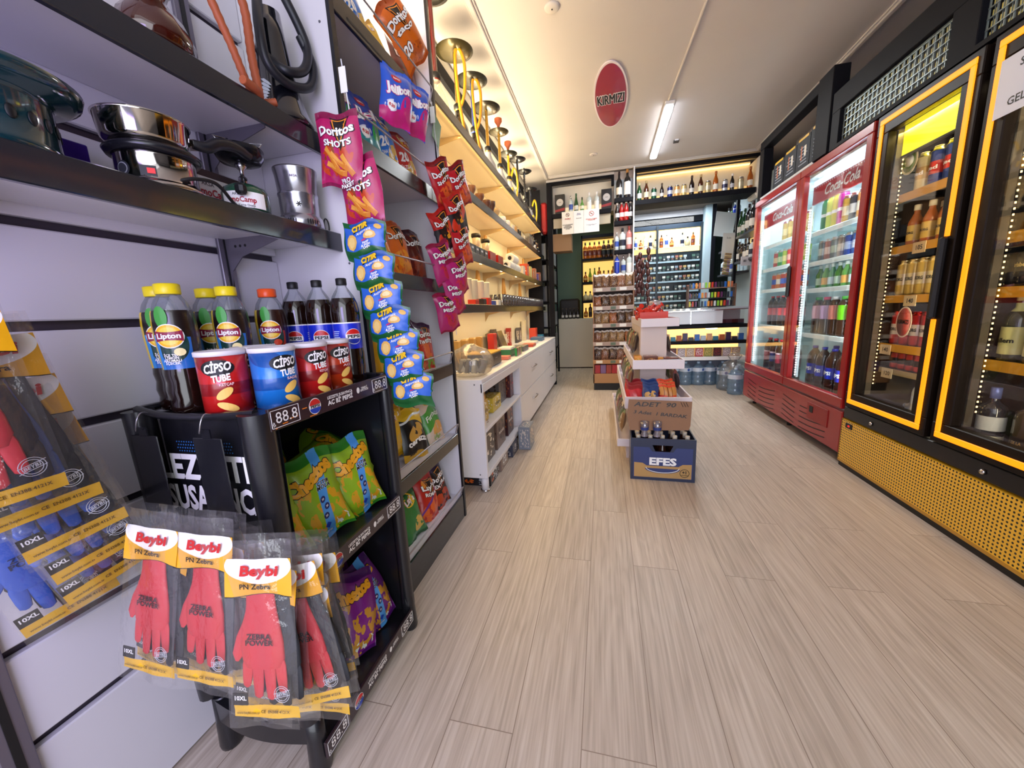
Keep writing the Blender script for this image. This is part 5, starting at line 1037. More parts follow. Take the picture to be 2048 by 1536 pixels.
strip('b', 'white plastic clip strip holding red and magenta bags at the far side', -.782, 1.84, 2.15, -.752, 1.86, 1.06)
HT = 'chips bags hanging on the far clip strip'
for i, (k, x, y, z, rz, tl, ro, l) in enumerate((('red', -.690, 1.93, 1.70, 68, -14, -30, 'topmost red chips bag hanging outermost on far clip strip'), ('red', -.735, 1.84, 1.69, 64, -10, -26, 'red chips bag second from the top of far clip strip'), ('redblack', -.700, 1.90, 1.555, 66, -12, -28, 'red and black chips bag below the two red ones'), ('redblack', -.745, 1.845, 1.475, 62, -8, -26, 'red and black chips bag beside the orange bags'), ('red', -.705, 1.94, 1.415, 70, -10, -22, 'small red chips bag under the red and black ones'),
      ('magenta', -.745, 1.80, 1.32, 60, -6, -22, 'magenta corn bag with large white lettering'), ('magenta', -.715, 1.88, 1.265, 68, -14, -24, 'magenta corn bag behind the lettered one'), ('magenta', -.735, 1.87, 1.17, 66, -8, -18, 'crumpled magenta corn bag low on far clip strip'), ('magenta', -.760, 1.82, 1.085, 60, -4, -14, 'lowest magenta corn bag on the far clip strip'))):
    put_bag(k, (x, y, z), rz, tl, ro, l, HT, 1.0)
t = root('green_price_flag', 'small green shelf flag at the far end of the top chips shelf', 'flag', (-.79, 1.895, 2.055)); q = MB(); q.box(-.001, .001, -.04, .04, -.07, .06, mat('#3f7a48', .4), .001, TM(rx=-.4)); q.build('flag', t)
# ================================================================ HOOKAH WALL
T = [2.33, 1.965, 1.575, 1.225]; TY0, TY1 = 1.92, 5.80
hw = root('warm_lit_wall_shelving', 'four long black-edged shelves with warm light strips along the hookah wall', 'shelving', (0, 0, 0))
for i, z in enumerate(T):
    y0 = TY0; q = MB(); q.box(-1.145, -.872, y0, TY1, z-.020, z, plaster('#e8dcc4', 'shelf_cream', .5)); q.build('shelf_board', hw)
    q = MB(); q.box(-.872, -.860, y0, TY1, z-.052, z+.006, mat('#16181e', .25, 0, .4), .002); q.build('edge_strip', hw)
    if i < 2: q = MB(); q.box(-.886, -.876, y0+.02, TY1-.02, z-.030, z-.0205, LEDW); q.build('light_strip', hw); area('shelf_warm_light', (-.90, (TY0+TY1)/2, z-.035), (0, math.radians(25), 0), .03, 3.7, 7.0, WARM)
    else:
        for k in range(6): MB().lathe([(.012, 0), (.014, -.006), (.0, -.009)], led('#ffd890', 20), 12).build('spot_lamp', hw, loc=(-.93, 2.3+.62*k, z-.021))
        area('shelf_warm_light', (-.93, (TY0+TY1)/2, z-.04), (0, 0, 0), .06, 3.6, 7.5, WARM)
    for y in (2.55, 3.6, 4.65, 5.70):
        q = MB(); pts = [(-1.140, z-.021), (-.90, z-.021), (-.90, z-.035), (-1.10, z-.075), (-1.140, z-.14)]
        q.add([(a, y-.002, c) for a, c in pts]+[(a, y+.002, c) for a, c in pts], [(0, 1, 2, 3, 4), (9, 8, 7, 6, 5)]+[(k, (k+1) % 5, 5+(k+1) % 5, 5+k) for k in range(5)], mat('#b8a078', .4, .3)); q.build('bracket', hw)
q = MB(); q.box(-1.149, -1.120, 5.805, 5.83, .0, 2.9, plaster('#e8dcc4', 'shelf_cream', .5)); q.box(-1.149, -.90, 5.835, 5.85, .76, 2.9, DARKW); q.build('end_panel', hw)
area('wall_top_warm_light', (-1.05, 3.4, 2.40), (math.radians(180), math.radians(-8), 0), .06, 4.4, 62, (1.0, .82, .52))
# dark beam along the head of the wall
m = MB(); m.box(WALLX, WALLX+.03, 1.92, 5.85, 2.84, 2.93, DARKW); struct('trim_wall_head', m)
for y in (2.45, 3.30, 4.20, 5.05):
    r = root('wooden_trestle', 'pale wooden A-shaped trestle ornament at the back of fourth shelf, '+{2.45: 'nearest the chips bay', 3.30: 'second from the chips bay', 4.20: 'third from the chips bay', 5.05: 'closest to the back'}[y], 'ornament', (-1.09, y, T[3]+.001))
    wd = mat('#b98a4c', .6); 
    for s_ in (-1, 1): MB().box(-.010, .010, -.018, .018, 0, .325, wd, .002, TM((0, .085*s_, 0), rx=.25*s_)).build('strut', r)
    r2 = dup(r, (-1.09, y+.30, T[2]+.001), None, r['label'].replace('at the back of fourth shelf', 'at the back of third shelf').replace('pale ', ''), None)
# ---- hookahs
def hookah(stem, base, tray, H=.62, twist=False, trayr=.095, hose=None, bowl=None):
    def mk():
        r = root('hookah', 'x', 'hookah'); b = mat(base, .08, .2, .9) if base != 'clear' else glass((.92, .90, .84), .05, .16, .22, '#e8dcc0')
        MB().lathe([(.055, 0), (.068, .01), (.070, .05), (.060, .10), (.035, .15), (.024, .18), (.026, .20)], b, 24).build('glass_base', r)
        sm = mat(stem, .18, .85 if stem in ('#c79a3a', '#b8bcc4') else .1, .5); z = .20; pr = [(.026, z), (.028, z+.03), (.014, z+.05)]
        if twist:
            for k in range(9): pr += [(.009, z+.06+.028*k), (.014, z+.074+.028*k)]
        pr += [(.012, H-.06), (.016, H-.05), (.010, H-.03), (.010, H)]
        MB().lathe(pr, sm, 16).build('stem', r); MB().lathe([(.024, z+.005), (.030, z+.012), (.030, z+.038), (.022, z+.045)], INK, 16).build('valve', r)
        MB().lathe([(.010, H-.058), (trayr*.7, H-.056), (trayr, H-.040), (trayr, H-.037), (trayr*.7, H-.052), (.010, H-.054)], mat(tray, .25, .5), 30).build('tray', r)
        if bowl: MB().lathe([(.012, H), (.016, H+.02), (.036, H+.05), (.036, H+.075), (.028, H+.078)], mat(bowl, .6), 18).build('bowl', r)
        if hose: MB().tube(smooth_path([(.02, 0, z+.03), (.06, -.02, z+.10), (.075, -.03, H-.14), (.045, -.04, H-.05), (.02, -.05, H-.10), (.03, -.055, z+.05), (.055, -.06, .06), (.04, -.05, .015)] if hose[0] == 't' else [(.02, 0, z+.03), (.05, .01, z+.12), (.06, .09, z+.10), (.06, .13, z-.02), (.05, .10, .06), (.045, .03, .02), (.04, -.03, .04), (.04, -.05, .12)], 8), .0105, mat(hose[1], .35, 0, .3), 10).build('hose', r)
        return r
    return mk
HG = 'hookahs along the top warm-lit shelf'
for mk, y, l, s_ in ((hookah('#6a1c1c', 'clear', '#2a2622', .70, trayr=.12), 2.36, 'tall hookah with dark red stem and clear base, first on the top shelf', 1), (hookah('#c79a3a', '#16161c', '#4a4228', .60, trayr=.125, hose=('t', '#e6a61a')), 2.72, 'gold hookah with big brass tray and long yellow hose', 1),
      (hookah('#1f3f9c', '#16161c', '#34322a', .60, trayr=.12, hose=('t', '#e09a1a')), 3.06, 'blue-stemmed hookah with orange-yellow hose', 1), (hookah('#c79a3a', '#b8bcc4', '#302c24', .58, trayr=.12), 3.42, 'gold-stemmed hookah with silver base and black valve', 1),
      (hookah('#c79a3a', '#c8ccd0', '#3a3424', .56, bowl='#b85c38'), 3.82, 'gold hookah with terracotta bowl and small dark tray', 1), (hookah('#d8961c', '#b8bcc4', '#2a2a24', .50, bowl='#b8603a', hose=('l', '#f0c418')), 4.18, 'gold hookah with bright yellow looped hose and terracotta bowl', 1),
      (hookah('#1c1c22', '#202028', '#1c1c20', .60, trayr=.10), 4.62, 'black hookah with wide black tray', 1), (hookah('#17171c', '#202028', '#1c1c20', .60, True), 5.02, 'black twisted-stem hookah near the end of the top shelf', 1), (hookah('#24242a', '#8a8e98', '#1c1c20', .50, hose=('l', '#f0c418')), 5.40, 'last hookah on the top shelf, with yellow hose', 1)):
    o = mk(); o.location = (-.965, y, T[0]+.001); o['label'] = l; o['group'] = HG
q = MB(); q.tube(smooth_path([(0, 0, .02), (.02, .04, .12), (.0, .10, .26), (-.03, .06, .36), (0, 0, .26), (.02, -.02, .10)], 8), .016, glass((.95, .93, .85), .08, .18, .25, '#eadfb8'), 10); q.build('clear_hose_coil', label='coiled clear hose in a bag at the near end of the top hookah shelf', cat='hose', loc=(-.93, 2.08, T[0]+.02))
# ---- second shelf: clay bowls
def lat(name, key, prof_, c, loc, lab, grp, cat, rough=.5, coat=0, metal=0, n=16):
    if key not in _S: _S[key] = MB().lathe(prof_, mat(c, rough, metal, coat), n).mesh(key)
    return put(_S[key], name, loc, lab, cat, grp)
BG = 'hookah bowls and small goods on the second warm-lit shelf'
cl = [(.022, 0), (.026, .01), (.016, .045), (.034, .08), (.036, .105), (.028, .107), (.02, .09)]; sp = [(.034, 0), (.034, .07), (.030, .075)]
for i, (y, c, l) in enumerate(((2.98, '#7a4a2c', 'brown clay bowl nearest the chips bay on the second shelf'), (3.16, '#5c3422', 'dark brown clay bowl beside the brown one on second shelf'), (3.30, '#4a2c1e', 'tall dark clay bowl on a white box, second shelf'), (3.44, '#c8a878', 'pale clay bowl beyond the tall dark bowl'), (2.78, '#8a5a3a', 'reddish clay bowl half behind the red bags'))):
    lat('clay_bowl', 'clay'+c, [(a, b*(1.25 if i == 2 else 1)) for a, b in cl], c, (-.93, y, T[1]+.002+(.0)), l, BG, 'hookah bowl')
def dots(c):
    def d(q):
        R = random.Random(3)
        for k in range(26): a = R.uniform(0, 6.28); z = R.uniform(.01, .065); q.lathe([(.005, .0), (.0, .001)], mat(c), 7, Matrix.Translation((.0345*math.cos(a), .0345*math.sin(a), z)) @ Matrix.Rotation(a, 4, 'Z') @ Matrix.Rotation(PI/2, 4, 'Y'))
    return d
for y, c, l in ((3.62, '#1c1c1c', 'white pot with black spots on the second shelf'), (3.78, '#c8862a', 'white pot with orange spots on the second shelf')):
    q = MB(); q.lathe([(.030, 0), (.034, .01), (.034, .07), (.030, .08)], WT, 20); dots(c)(q); q.build('spotted_pot', label=l, cat='pot', group=BG, loc=(-.92, y, T[1]+.002))
for i, (y, w_, h_, c) in enumerate(((3.30, .12, .10, '#e4dcc8'), (3.95, .10, .07, '#e8e0cc'), (4.12, .05, .09, '#b08a58'), (4.22, .05, .08, '#1a1a1e'), (4.31, .05, .08, '#201c1c'), (4.42, .07, .07, '#d8c8a0'), (4.52, .06, .07, '#e8dcc0'))):
    put(boxm('sbox%d' % i, .07, w_*.8, h_, mat(c, .5)), 'small_box', (-1.0 if i == 0 else -.925, y+(.0 if i else .08), T[1]+.002), ('white box behind the dark clay bowl', 'long white box beyond the spotted pots', 'upright kraft box on the second shelf', 'black accessory box beside the kraft box', 'second black accessory box towards the back', 'cream accessory box on the second shelf', 'pale box with rounded items near the middle')[i], 'box', BG)
for i in range(5):
    put(BM[('beer_dark', 'wine_dark', 'beer_dark', 'whisky_dark', 'beer_dark')[i]](), 'small_bottle', (-.93, 5.22+.11*i, T[1]+.002), ORD[i]+' dark bottle towards the back end of the second warm-lit shelf', 'bottle', 'dark bottles on the second warm-lit shelf', scale=.7)
q = MB(); gl = glass((.85, .88, .9), .05, .2, .12, '#c8ccd0'); q.box(-.05, .05, -.12, .12, 0, .15, gl); 
r = root('acrylic_display_case', 'clear acrylic display case with dark goods on the second shelf', 'display case', (-.935, 4.92, T[1]+.002)); q.build('acrylic_shell', r)
for k in range(4): MB().box(-.03, .03, -.022, .022, .005, .10+.01*(k % 2), mat(('#3a2a30', '#4a4c58', '#2a2028', '#5a4c48')[k], .3), .002).build('pack', r, loc=(0, -.085+.056*k, 0))
# ---- third shelf
CGp = 'goods on the third warm-lit shelf'
for i in range(7):
    y = 2.26+.105*i; q = put(boxm('charbox', .06, .095, .065, mat('#17181d', .35), None, lambda q: q.box(.0305, .0312, -.02, .02, .035, .048, PAPER)), 'black_carton', (-.905, y, T[2]+.002), ORD[i]+' small black carton with white tag from the chips bay, third shelf', 'box', CGp)
for i, (y, c, l) in enumerate(((3.06, '#b0201c', 'red dish set on the third shelf'), (3.30, '#a01818', 'second red dish set on the third shelf'))):
    put(boxm('redset', .10, .17, .075, mat(c, .25, 0, .4)), 'red_tin', (-.92, y, T[2]+.002), l, 'tin', CGp)
q = MB(); q.box(-.05, .05, -.10, .10, 0, .02, WT, .004); q.build('white_tray', label='flat white tray with red edge on third shelf', cat='tray', group=CGp, loc=(-.92, 3.56, T[2]+.002))
for i, (y, z) in enumerate(((3.80, .05), (4.06, .05), (3.98, .135))):
    q = MB(); q.lathe([(.048, -.11), (.050, -.10), (.050, .11), (.046, .115), (.022, .115), (.020, .105)], mat('#ece6d8', .6), 24, TM((0, 0, 0), rx=PI/2) @ Matrix.Rotation(0, 4, 'Z')); q.lathe([(.020, .1155), (.0, .1155)], INK, 16, TM((0, 0, 0), rx=PI/2), cap=False)
    q.build('paper_roll', label=('white paper roll lying nearest on the third shelf', 'white paper roll lying farther along the third shelf', 'white paper roll stacked on top of the two rolls')[i], cat='roll', group=CGp, loc=(-.93, y+.02, T[2]+z+.002))
for i, (y, c) in enumerate(((3.10, '#6a3018'), (3.36, '#3a2018'))):
    q = MB(); q.lathe([(.03, .0), (.032, .01), (.012, .05), (.010, .12), (.03, .15), (.034, .20), (.026, .205)], mat('#d8c8a8', .3, .2), 18); q.lathe([(.036, .205), (.040, .215), (.038, .235), (.0, .24)], mat('#17130f', .5), 18)
    q.build('tall_goblet', label='tall pale goblet with black top '+('behind the first red tin' if i == 0 else 'behind the second red tin'), cat='goblet', group=CGp, loc=(-1.02, y, T[2]+.002))
for i, (y, w_, h_, c, l) in enumerate(((4.36, .10, .10, '#d8c8b0', 'beige carton beyond the paper rolls'), (4.60, .12, .15, '#c8481c', 'orange-red patterned carton on the third shelf'), (4.80, .10, .14, '#c8c070', 'green and cream carton on the third shelf'), (4.98, .10, .12, '#a8603c', 'brown patterned box, nearest of the stack'), (5.14, .10, .15, '#b06a48', 'brown patterned box towards the back'), (5.34, .10, .10, '#4a3a8a', 'violet box at the back of the third shelf'), (5.52, .10, .13, '#8a4a30', 'last brown box on the third shelf'))):
    put(boxm('tb%d' % i, .09, w_, h_, gmat('tb%d' % i, c, [('e', .5, .5, .4, .4, '#e8e0d0', 20, 6., .55)], .4, 0, 0, 0)), 'patterned_carton', (-.925, y, T[2]+.002), l, 'box', CGp)
# ---- fourth shelf: cups and tumblers
FG = 'goods on the fourth warm-lit shelf'
for i, y in enumerate((2.72, 2.86, 3.02, 3.17)):
    lat('paper_cup_stack', 'cupstack', [(.034, 0), (.046, .02), (.047, .19), (.050, .192), (.050, .20), (.0, .20)], '#f0e8d4', (-1.0, y, T[3]+.002), ORD[i]+' stack of white paper cups from the chips bay, fourth shelf', FG, 'cups')
for i, (y, c, l) in enumerate(((2.62, '#c83020', 'red tin on the fourth shelf nearest the bags'), (2.80, '#2a2426', 'round dark striped tin on the fourth shelf'), (2.93, '#d02a1c', 'small red box on the fourth shelf'), (3.07, '#2c4aa0', 'blue and white roll on the fourth shelf'), (3.22, '#e8e2d0', 'cream packet beside the blue roll'))):
    put(boxm('fs%d' % i, .06, .08, .04+.01*(i % 3), mat(c, .4)), 'small_tin', (-.91, y, T[3]+.002), l, 'tin', FG)
tg = glass((.66, .66, .74), .04, .20, .22, '#56545f')
_S['tumbler'] = MB().lathe([(.029, 0), (.034, .005), (.038, .105), (.036, .105), (.032, .010), (.0, .010)], tg, 16).mesh('tumbler')
_S['shot'] = MB().lathe([(.018, 0), (.020, .01), (.024, .065), (.022, .065), (.018, .012), (.0, .012)], glass((.80, .76, .72), .05, .22, .20, '#a89888'), 14).mesh('shot')
n = 0
for row, x in enumerate((-.905, -.990)):
    for k in range(20):
        y = 3.40+.118*k
        put(_S['tumbler'], 'grey_tumbler', (x, y, T[3]+.002), 'smoky tumbler in the '+('front' if row == 0 else 'rear')+' row on the fourth warm-lit shelf', 'glass', 'smoky tumblers in the '+('front' if row == 0 else 'rear')+' row')
for k in range(16): put(_S['shot'], 'shot_glass', (-.94 if k % 2 else -.905, 5.02+.045*k, T[3]+.10), 'small shot glass standing on top of the smoky tumblers', 'glass', 'shot glasses on the tumblers') if False else None
# ================================================================ WHITE COUNTER
wc = root('white_counter', 'long white counter with open end shelves, drawers and one round leg', 'counter', (0, 0, 0)); CX = -.735; CT = .762
q = MB(); q.box(-1.145, CX, 2.20, 5.95, CT-.028, CT, WHITE, .003); q.box(-.86, -.70, 2.02, 2.2, CT-.04, CT-.012, WHITE) if False else None; q.build('worktop', wc)
q = MB(); q.box(-1.145, CX, 2.17, 2.198, .105, CT, WHITE, .002); q.box(-1.145, CX, 3.24, 3.262, .105, CT-.028, WHITE); q.box(-1.145, -1.13, 2.2, 3.24, .105, CT-.028, WHITE); q.box(-1.145, CX+.003, 2.198, 3.24, .105, .135, WHITE, .002); q.box(-1.145, CX+.003, 2.198, 3.24, .41, .432, WHITE, .002); q.box(CX-.012, CX+.004, 2.17, 3.24, CT-.085, CT-.028, WHITE, .002)
for z in (.13, .73): q.lathe([(.005, 0), (.004, .001)], mat('#555'.replace('#555', '#555558')), 8, Matrix.Translation((CX-.05, 2.1695, z)) @ Matrix.Rotation(PI/2, 4, 'X'))
q.build('open_shelf_unit', wc)
q = MB(); q.lathe([(.030, 0), (.032, .004), (.032, .012), (.026, .014)], CHROME, 24); q.lathe([(.025, .012), (.025, .105)], WHITE, 24); q.build('round_leg', wc, loc=(CX-.035, 2.215, 0))
q = MB(); q.box(-1.145, CX-.02, 3.262, 5.95, .06, CT-.028, WHITE); q.box(-1.10, CX-.05, 3.27, 5.93, 0, .06, mat('#4a3024', .6)); q.build('drawer_carcass', wc)
ys = [3.27, 4.60, 5.94]
for a, b in zip(ys, ys[1:]):
    for z0, z1 in ((.065, .395), (.402, CT-.032)):
        d = MB().box(CX-.02, CX, a+.004, b-.004, z0, z1, WHITE, .002).build('drawer', wc)
        MB().tube(smooth_path([(CX, (a+b)/2-.10, (z0+z1)/2+.03), (CX+.022, (a+b)/2-.08, (z0+z1)/2+.03), (CX+.024, (a+b)/2+.08, (z0+z1)/2+.03), (CX, (a+b)/2+.10, (z0+z1)/2+.03)], 4), .006, STEEL, 8).build('drawer_handle', d)
# goods on the counter
q = MB(); bgl = film(.10, 18); R_ = random.Random(5)
q.lathe([(.09, 0), (.125, .02), (.15, .07), (.145, .12), (.11, .17), (.06, .19), (.03, .21)], bgl, 22, fn=lambda a: 1+.06*math.sin(5*a)+.04*math.sin(11*a))
r = root('bagged_goods', 'crumpled clear plastic bag of grey goods on the near end of the counter', 'bag', (-.86, 2.33, CT+.002)); q.build('clear_bag', r)
for k in range(9): MB().box(-.012, .012, -.03, .03, 0, .09, mat(('#8a8478', '#5c5a56', '#b0a890', '#706a60')[k % 4], .4), .003).build('small_pack', r, loc=(-.07+.017*k, .02*math.sin(k*2), .02), rot=(.3*math.sin(k), .25*math.cos(k*3), k))
q = MB(); q.lathe([(.10, 0), (.135, .012), (.14, .05), (.12, .065)], mat('#dfe0a0', .3, 0, .4, crinkle=.8), 20, fn=lambda a: 1+.05*math.sin(7*a)); q.text('ORMAN', .02, mat('#2a6a4a'), lambda a, b: (a*.8+.05, -.128-.02, .03+b), .03); q.build('wrapped_packet', label='pale yellow wrapped packet under the clear bag', cat='packet', loc=(-.865, 2.33, CT+.001), rot=(0, 0, .5)) if False else None
t = root('cash_box', 'black box with yellow lid beyond the plastic bag on the counter', 'box', (-.92, 2.82, CT+.002)); MB().box(-.10, .10, -.15, .15, 0, .095, BLACK, .006).build('box_body', t); MB().box(-.10, .10, -.15, .15, .0955, .108, mat('#d8a830', .4), .003).build('lid', t); q = MB(); q.box(.1002, .1012, -.03, .03, .055, .062, mat('#8a8a90')); q.build('slot', t)
KG = 'goods on the white counter'
for i, (x, y, w_, d_, h_, c, l) in enumerate(((-.85, 3.16, .10, .10, .03, '#d87a68', 'flat pink packet between the black box and green tray'), (-.90, 3.46, .12, .20, .06, '#2c7a50', 'green-sided tray of lighters on the counter'), (-.90, 3.46, .13, .20, .02, '#f0ece0', 'white leaflet on top of the green tray'), (-.88, 3.90, .16, .26, .05, '#5c5a5e', 'dark tray further along the counter'), (-.99, 3.30, .06, .10, .22, '#c03028', 'tall red spotted tin behind the green tray'), (-.86, 4.35, .14, .20, .03, '#b8432c', 'red booklet lying on the counter'), (-.93, 4.70, .20, .30, .03, '#e0dcd0', 'white tray near the far counter end'), (-.90, 5.20, .16, .22, .05, '#4a6a8a', 'blue-grey tray near the far counter end'), (-1.02, 5.55, .10, .14, .16, '#d8482c', 'red carton at the far end of the counter'), (-.95, 5.72, .10, .12, .05, '#2c7aa0', 'blue packet at the far end of the counter'))):
    put(boxm('kg%d' % i, w_, d_, h_, mat(c, .4)), 'counter_goods_box', (x, y, CT+.002+(.062 if i == 2 else 0)), l, 'box', KG)
for i, (y, z) in enumerate(((2.62, 0), (3.62, .05), (3.95, .05))):
    q = MB(); q.box(-.015, .015, -.10, .10, 0, .22, mat('#8a7a70', .15, .6), .004, TM(ry=-.35)); q.build('tilted_mirror_plaque', label=('grey leaning plaque behind the black box', 'dark leaning plaque on the counter middle', 'second dark leaning plaque farther on')[i], cat='plaque', group=KG, loc=(-1.04, y, CT+.004))
for i in range(6): q = put(boxm('btlr', .03, .03, .14, mat('#c8a060', .3, .3)), 'gold_ornament', (-1.06+.03*(i % 2), 2.60+.09*i, CT+.11 if False else CT+.002), ORD[i]+' gold-brown ornament in the row behind the black box', 'ornament', 'gold ornaments on the counter', scale=(1.6, 1.6, 1.5))
for i, (y, w_, h_, c, l) in enumerate(((2.50, .10, .26, '#b8a88c', 'tall beige carton against the wall behind the plastic bag'), (3.02, .14, .20, '#d8cdb4', 'cream carton against the wall beyond the gold ornaments'), (3.75, .08, .24, '#6a5a50', 'slim brown frame against the wall in the middle of counter'), (4.15, .16, .16, '#c8c0b0', 'pale wide carton against the wall, counter middle'), (4.40, .08, .22, '#a83028', 'upright red carton against the wall, counter middle'), (4.95, .12, .20, '#5a5458', 'dark grey carton against the wall towards the counter end'), (5.30, .10, .28, '#e0d4b8', 'tall cream carton against the wall towards the counter end'))):
    put(boxm('kw%d' % i, .05, w_, h_, gmat('kw%d' % i, c, [('r', .5, .5, .3, .3, '#e8e0cc', 0, 5., .5)], .4, 0, 0, 0)), 'counter_goods_box', (-1.11, y, CT+.002), l, 'box', KG)
for k in range(9): put(boxm('lgt%d' % (k % 4), .022, .022, .075, mat(('#2a8a4a', '#c83a2a', '#2a5ac0', '#e0c030')[k % 4], .3)), 'lighter', (-.79, 3.38+.024*k, CT+.002), ORD[k]+' small lighter standing in front of the green tray on the counter', 'lighter', 'lighters before the green tray')
# goods in the open end of the counter
EG = 'cartons in the open counter shelves'
def lab_(s, c, w_=.06, z=.06): return lambda q: q.text(s, .014, mat(c), FX(.052, 0, z, .0012), .03, 0, w_)
for i, (x, y, z, w_, d_, h_, c, l, tx) in enumerate(((-.84, 2.36, .434, .10, .16, .15, '#c9a02c', 'yellow and black carton, lower of the stack on upper counter shelf', ('TAHTA', '#1a1a1a')), (-.84, 2.33, .586, .10, .12, .10, '#d8952a', 'orange carton on top of the yellow one', ('KÖMÜR', '#2a1a10')), (-.79, 2.235, .434, .07, .06, .085, '#d8b898', 'small beige carton at the near edge of upper counter shelf', ('ÖZ', '#6a2418')), (-.85, 2.70, .434, .10, .22, .11, '#d2b43c', 'grey-lidded yellow carton in the middle of upper shelf', ('CAN', '#2a2a1a')), (-.88, 2.95, .434, .12, .22, .18, '#5c5656', 'large grey box with red edges on the upper shelf', None), (-.84, 3.15, .434, .10, .12, .24, '#4a1418', 'dark red patterned carton at the drawer side, upper shelf', ('X', '#c83030')),
      (-.84, 2.38, .137, .11, .30, .22, '#4c3c30', 'brown photo-printed charcoal carton at the near end of lower shelf', None), (-.84, 2.72, .137, .11, .24, .23, '#6a5448', 'brown and grey charcoal carton beside the near one', ('NANIS', '#e8e0d8')), (-.84, 3.03, .137, .11, .20, .24, '#3a1c20', 'dark carton with white band on the lower shelf', ('MANGAL', '#e8e0e0')),)):
    deco = (lambda tt: (lambda q: q.text(tt[0], .020, mat(tt[1]), FX(.056, 0, h_*.5, .0012), .04, 0, d_*.6)))(tx) if tx else None
    put(boxm('eg%d' % i, w_, d_, h_, gmat('eg%d' % i, c, [('e', .5, .5, .45, .42, ('#e8dcc8', '#2a1a10', '#a85a2c')[i % 3], 20, 5., .56)], .35, 0, .1, 0), None, deco), 'charcoal_carton', (x, y, z), l, 'box', EG)
for i, (x, y, w_, d_, h_, c, tx, l) in enumerate(((-.86, 2.36, .22, .18, .10, '#17161e', '5', 'black carton with orange fire pictures on the floor under the counter'), (-.84, 2.62, .20, .20, .10, '#8a7468', 'ÖZ', 'brown carton on the floor under the counter'), (-.815, 2.90, .19, .20, .10, '#3c4050', 'S', 'dark grey carton with white S on the floor by the drawers'), (-.66, 3.08, .10, .20, .20, '#7c8490', '', 'pale grey carton on the floor against the drawers'))):
    q = MB(); q.box(-w_/2, w_/2, -d_/2, d_/2, 0, h_, gmat('fb%d' % i, c, [('e', .3, .3, .16, .16, '#d8641c', 0, 9., .45), ('e', .3, .75, .16, .16, '#d8641c', 0, 9., .45), ('r', .78, .5, .16, .45, '#c8ccd4', 0, 7., .5)] if i == 0 else [('r', .5, .5, .4, .4, '#c8c0b8', 0, 6., .55)], .35, 0, .2, 0), .002)
    if tx: q.text(tx, .05, PAPER, FX(w_/2, -.01, h_*.6, .002), .04)
    q.build('charcoal_carton', label=l, cat='box', group='cartons on the floor under the counter', loc=(x, y, .001))
# ================================================================ BACK OF THE SHOP
bs = root('back_display_shelf', 'black-edged shelf with pale wood valance over the doorway, holding two boxes and bottles', 'shelf', (0, 0, 0))
MB().box(-.733, .108, 5.86, 6.19, 2.495, 2.555, DARKW, .003).build('shelf_board', bs); MB().box(-.72, .10, 5.90, 5.93, 2.36, 2.494, plaster('#b3a892', 'valance', .5)).build('wood_valance', bs)
q = MB(); q.box(-.70, .09, 6.02, 6.035, 2.556, 2.66, led('#ffe6b8', .6)); q.build('warm_light_panel', bs)
BX = 'bottles on the shelf over the doorway'
for x, l in ((-.620, 'black gift box with round silver badge at the wall end of the doorway shelf'), (.045, 'black gift box with round silver badge beside the pilaster')):
    q = MB(); q.box(-.072, .072, -.04, .04, 0, .27, mat('#17161b', .35), .003); F = FY(-.04, 0, .16); q.add([F(.05*math.cos(2*PI*i/24), .05*math.sin(2*PI*i/24)) for i in range(24)], [tuple(range(24))], mat('#b8b4b4', .3)); q.text('CLUB', .010, INK, FY(-.042, 0, .16), .03)
    q.add([FY(-.04, 0, 0)(a, b) for a, b in ((-.07, .03), (.07, .045), (.07, .085), (-.07, .06))], [(0, 1, 2, 3)], mat('#8a1f24')); q.build('gift_box', label=l, cat='box', group='gift boxes over the doorway', loc=(x, 5.95, 2.557))
for (k, x, l) in (('clear', -.462, 'blue and white spirit bottle first from the wall over the doorway'), ('wine_green', -.385, 'small pale bottle with dark cap over the doorway'), ('greenspirit', -.300, 'round pale green bottle over the doorway'), ('whitelabel', -.200, 'bottle with slanted red band over the doorway'), ('whitelabel', -.092, 'squat bottle with white house-shaped label over the doorway')):
    put(BM[k](), 'spirit_bottle', (x, 5.94, 2.557), l, 'bottle', BX, scale=.85)
q = MB()
for a, b in ((-.59, -.42), (-.42, -.275), (-.275, -.055)): q.box(a+.001, b-.001, -.003, 0, 0, .31, PAPER if a > -.5 else mat('#eeeae2', .6), 0)
f = lambda x, z: FY(-.003, x, z)
q.text('SAYIN MÜŞTERİLERİMİZ\n18 YAŞINDAN\nKÜÇÜKLERE ALKOL\nVE TÜTÜN ÜRÜNÜ\nSATILMAZ', .013, INK, f(-.505, .10), .03, 0, .15); q.text('ÖNEMLİ', .016, RDD, f(-.505, .21), .04); q.text('SİGARA İÇMEK\nYASAKTIR', .013, RDD, f(-.165, .17), .03, 0, .16)
q.text('www.yesilay.gov\nbilgi hattı', .008, mat('#4a5a8a'), f(-.165, .10), .02, 0, .15); q.text('FİYAT\nLİSTESİ', .013, mat('#4a5a9a'), f(-.345, .26), .03); q.text('Etiketlerdedir', .010, INK, f(-.345, .205), .03)
for x, z, r_, c in ((-.505, .265, .024, '#6a2a2a'), (-.165, .250, .032, '#c03048')):
    q.tube([(x+r_*math.cos(2*PI*i/24), -.004, z+r_*math.sin(2*PI*i/24)) for i in range(24)], .003, mat(c), 4, True); q.tube([(x-r_*.7, -.004, z+r_*.7), (x+r_*.7, -.004, z-r_*.7)], .003, mat(c), 4); q.box(x-.014, x+.014, -.005, -.003, z-.003, z+.003, INK)
q.build('paper_notices', label='white notice sheets with red no-smoking ring hanging below the doorway shelf', cat='notice', loc=(0, 5.85, 2.255), rot=(0, 0, 0))
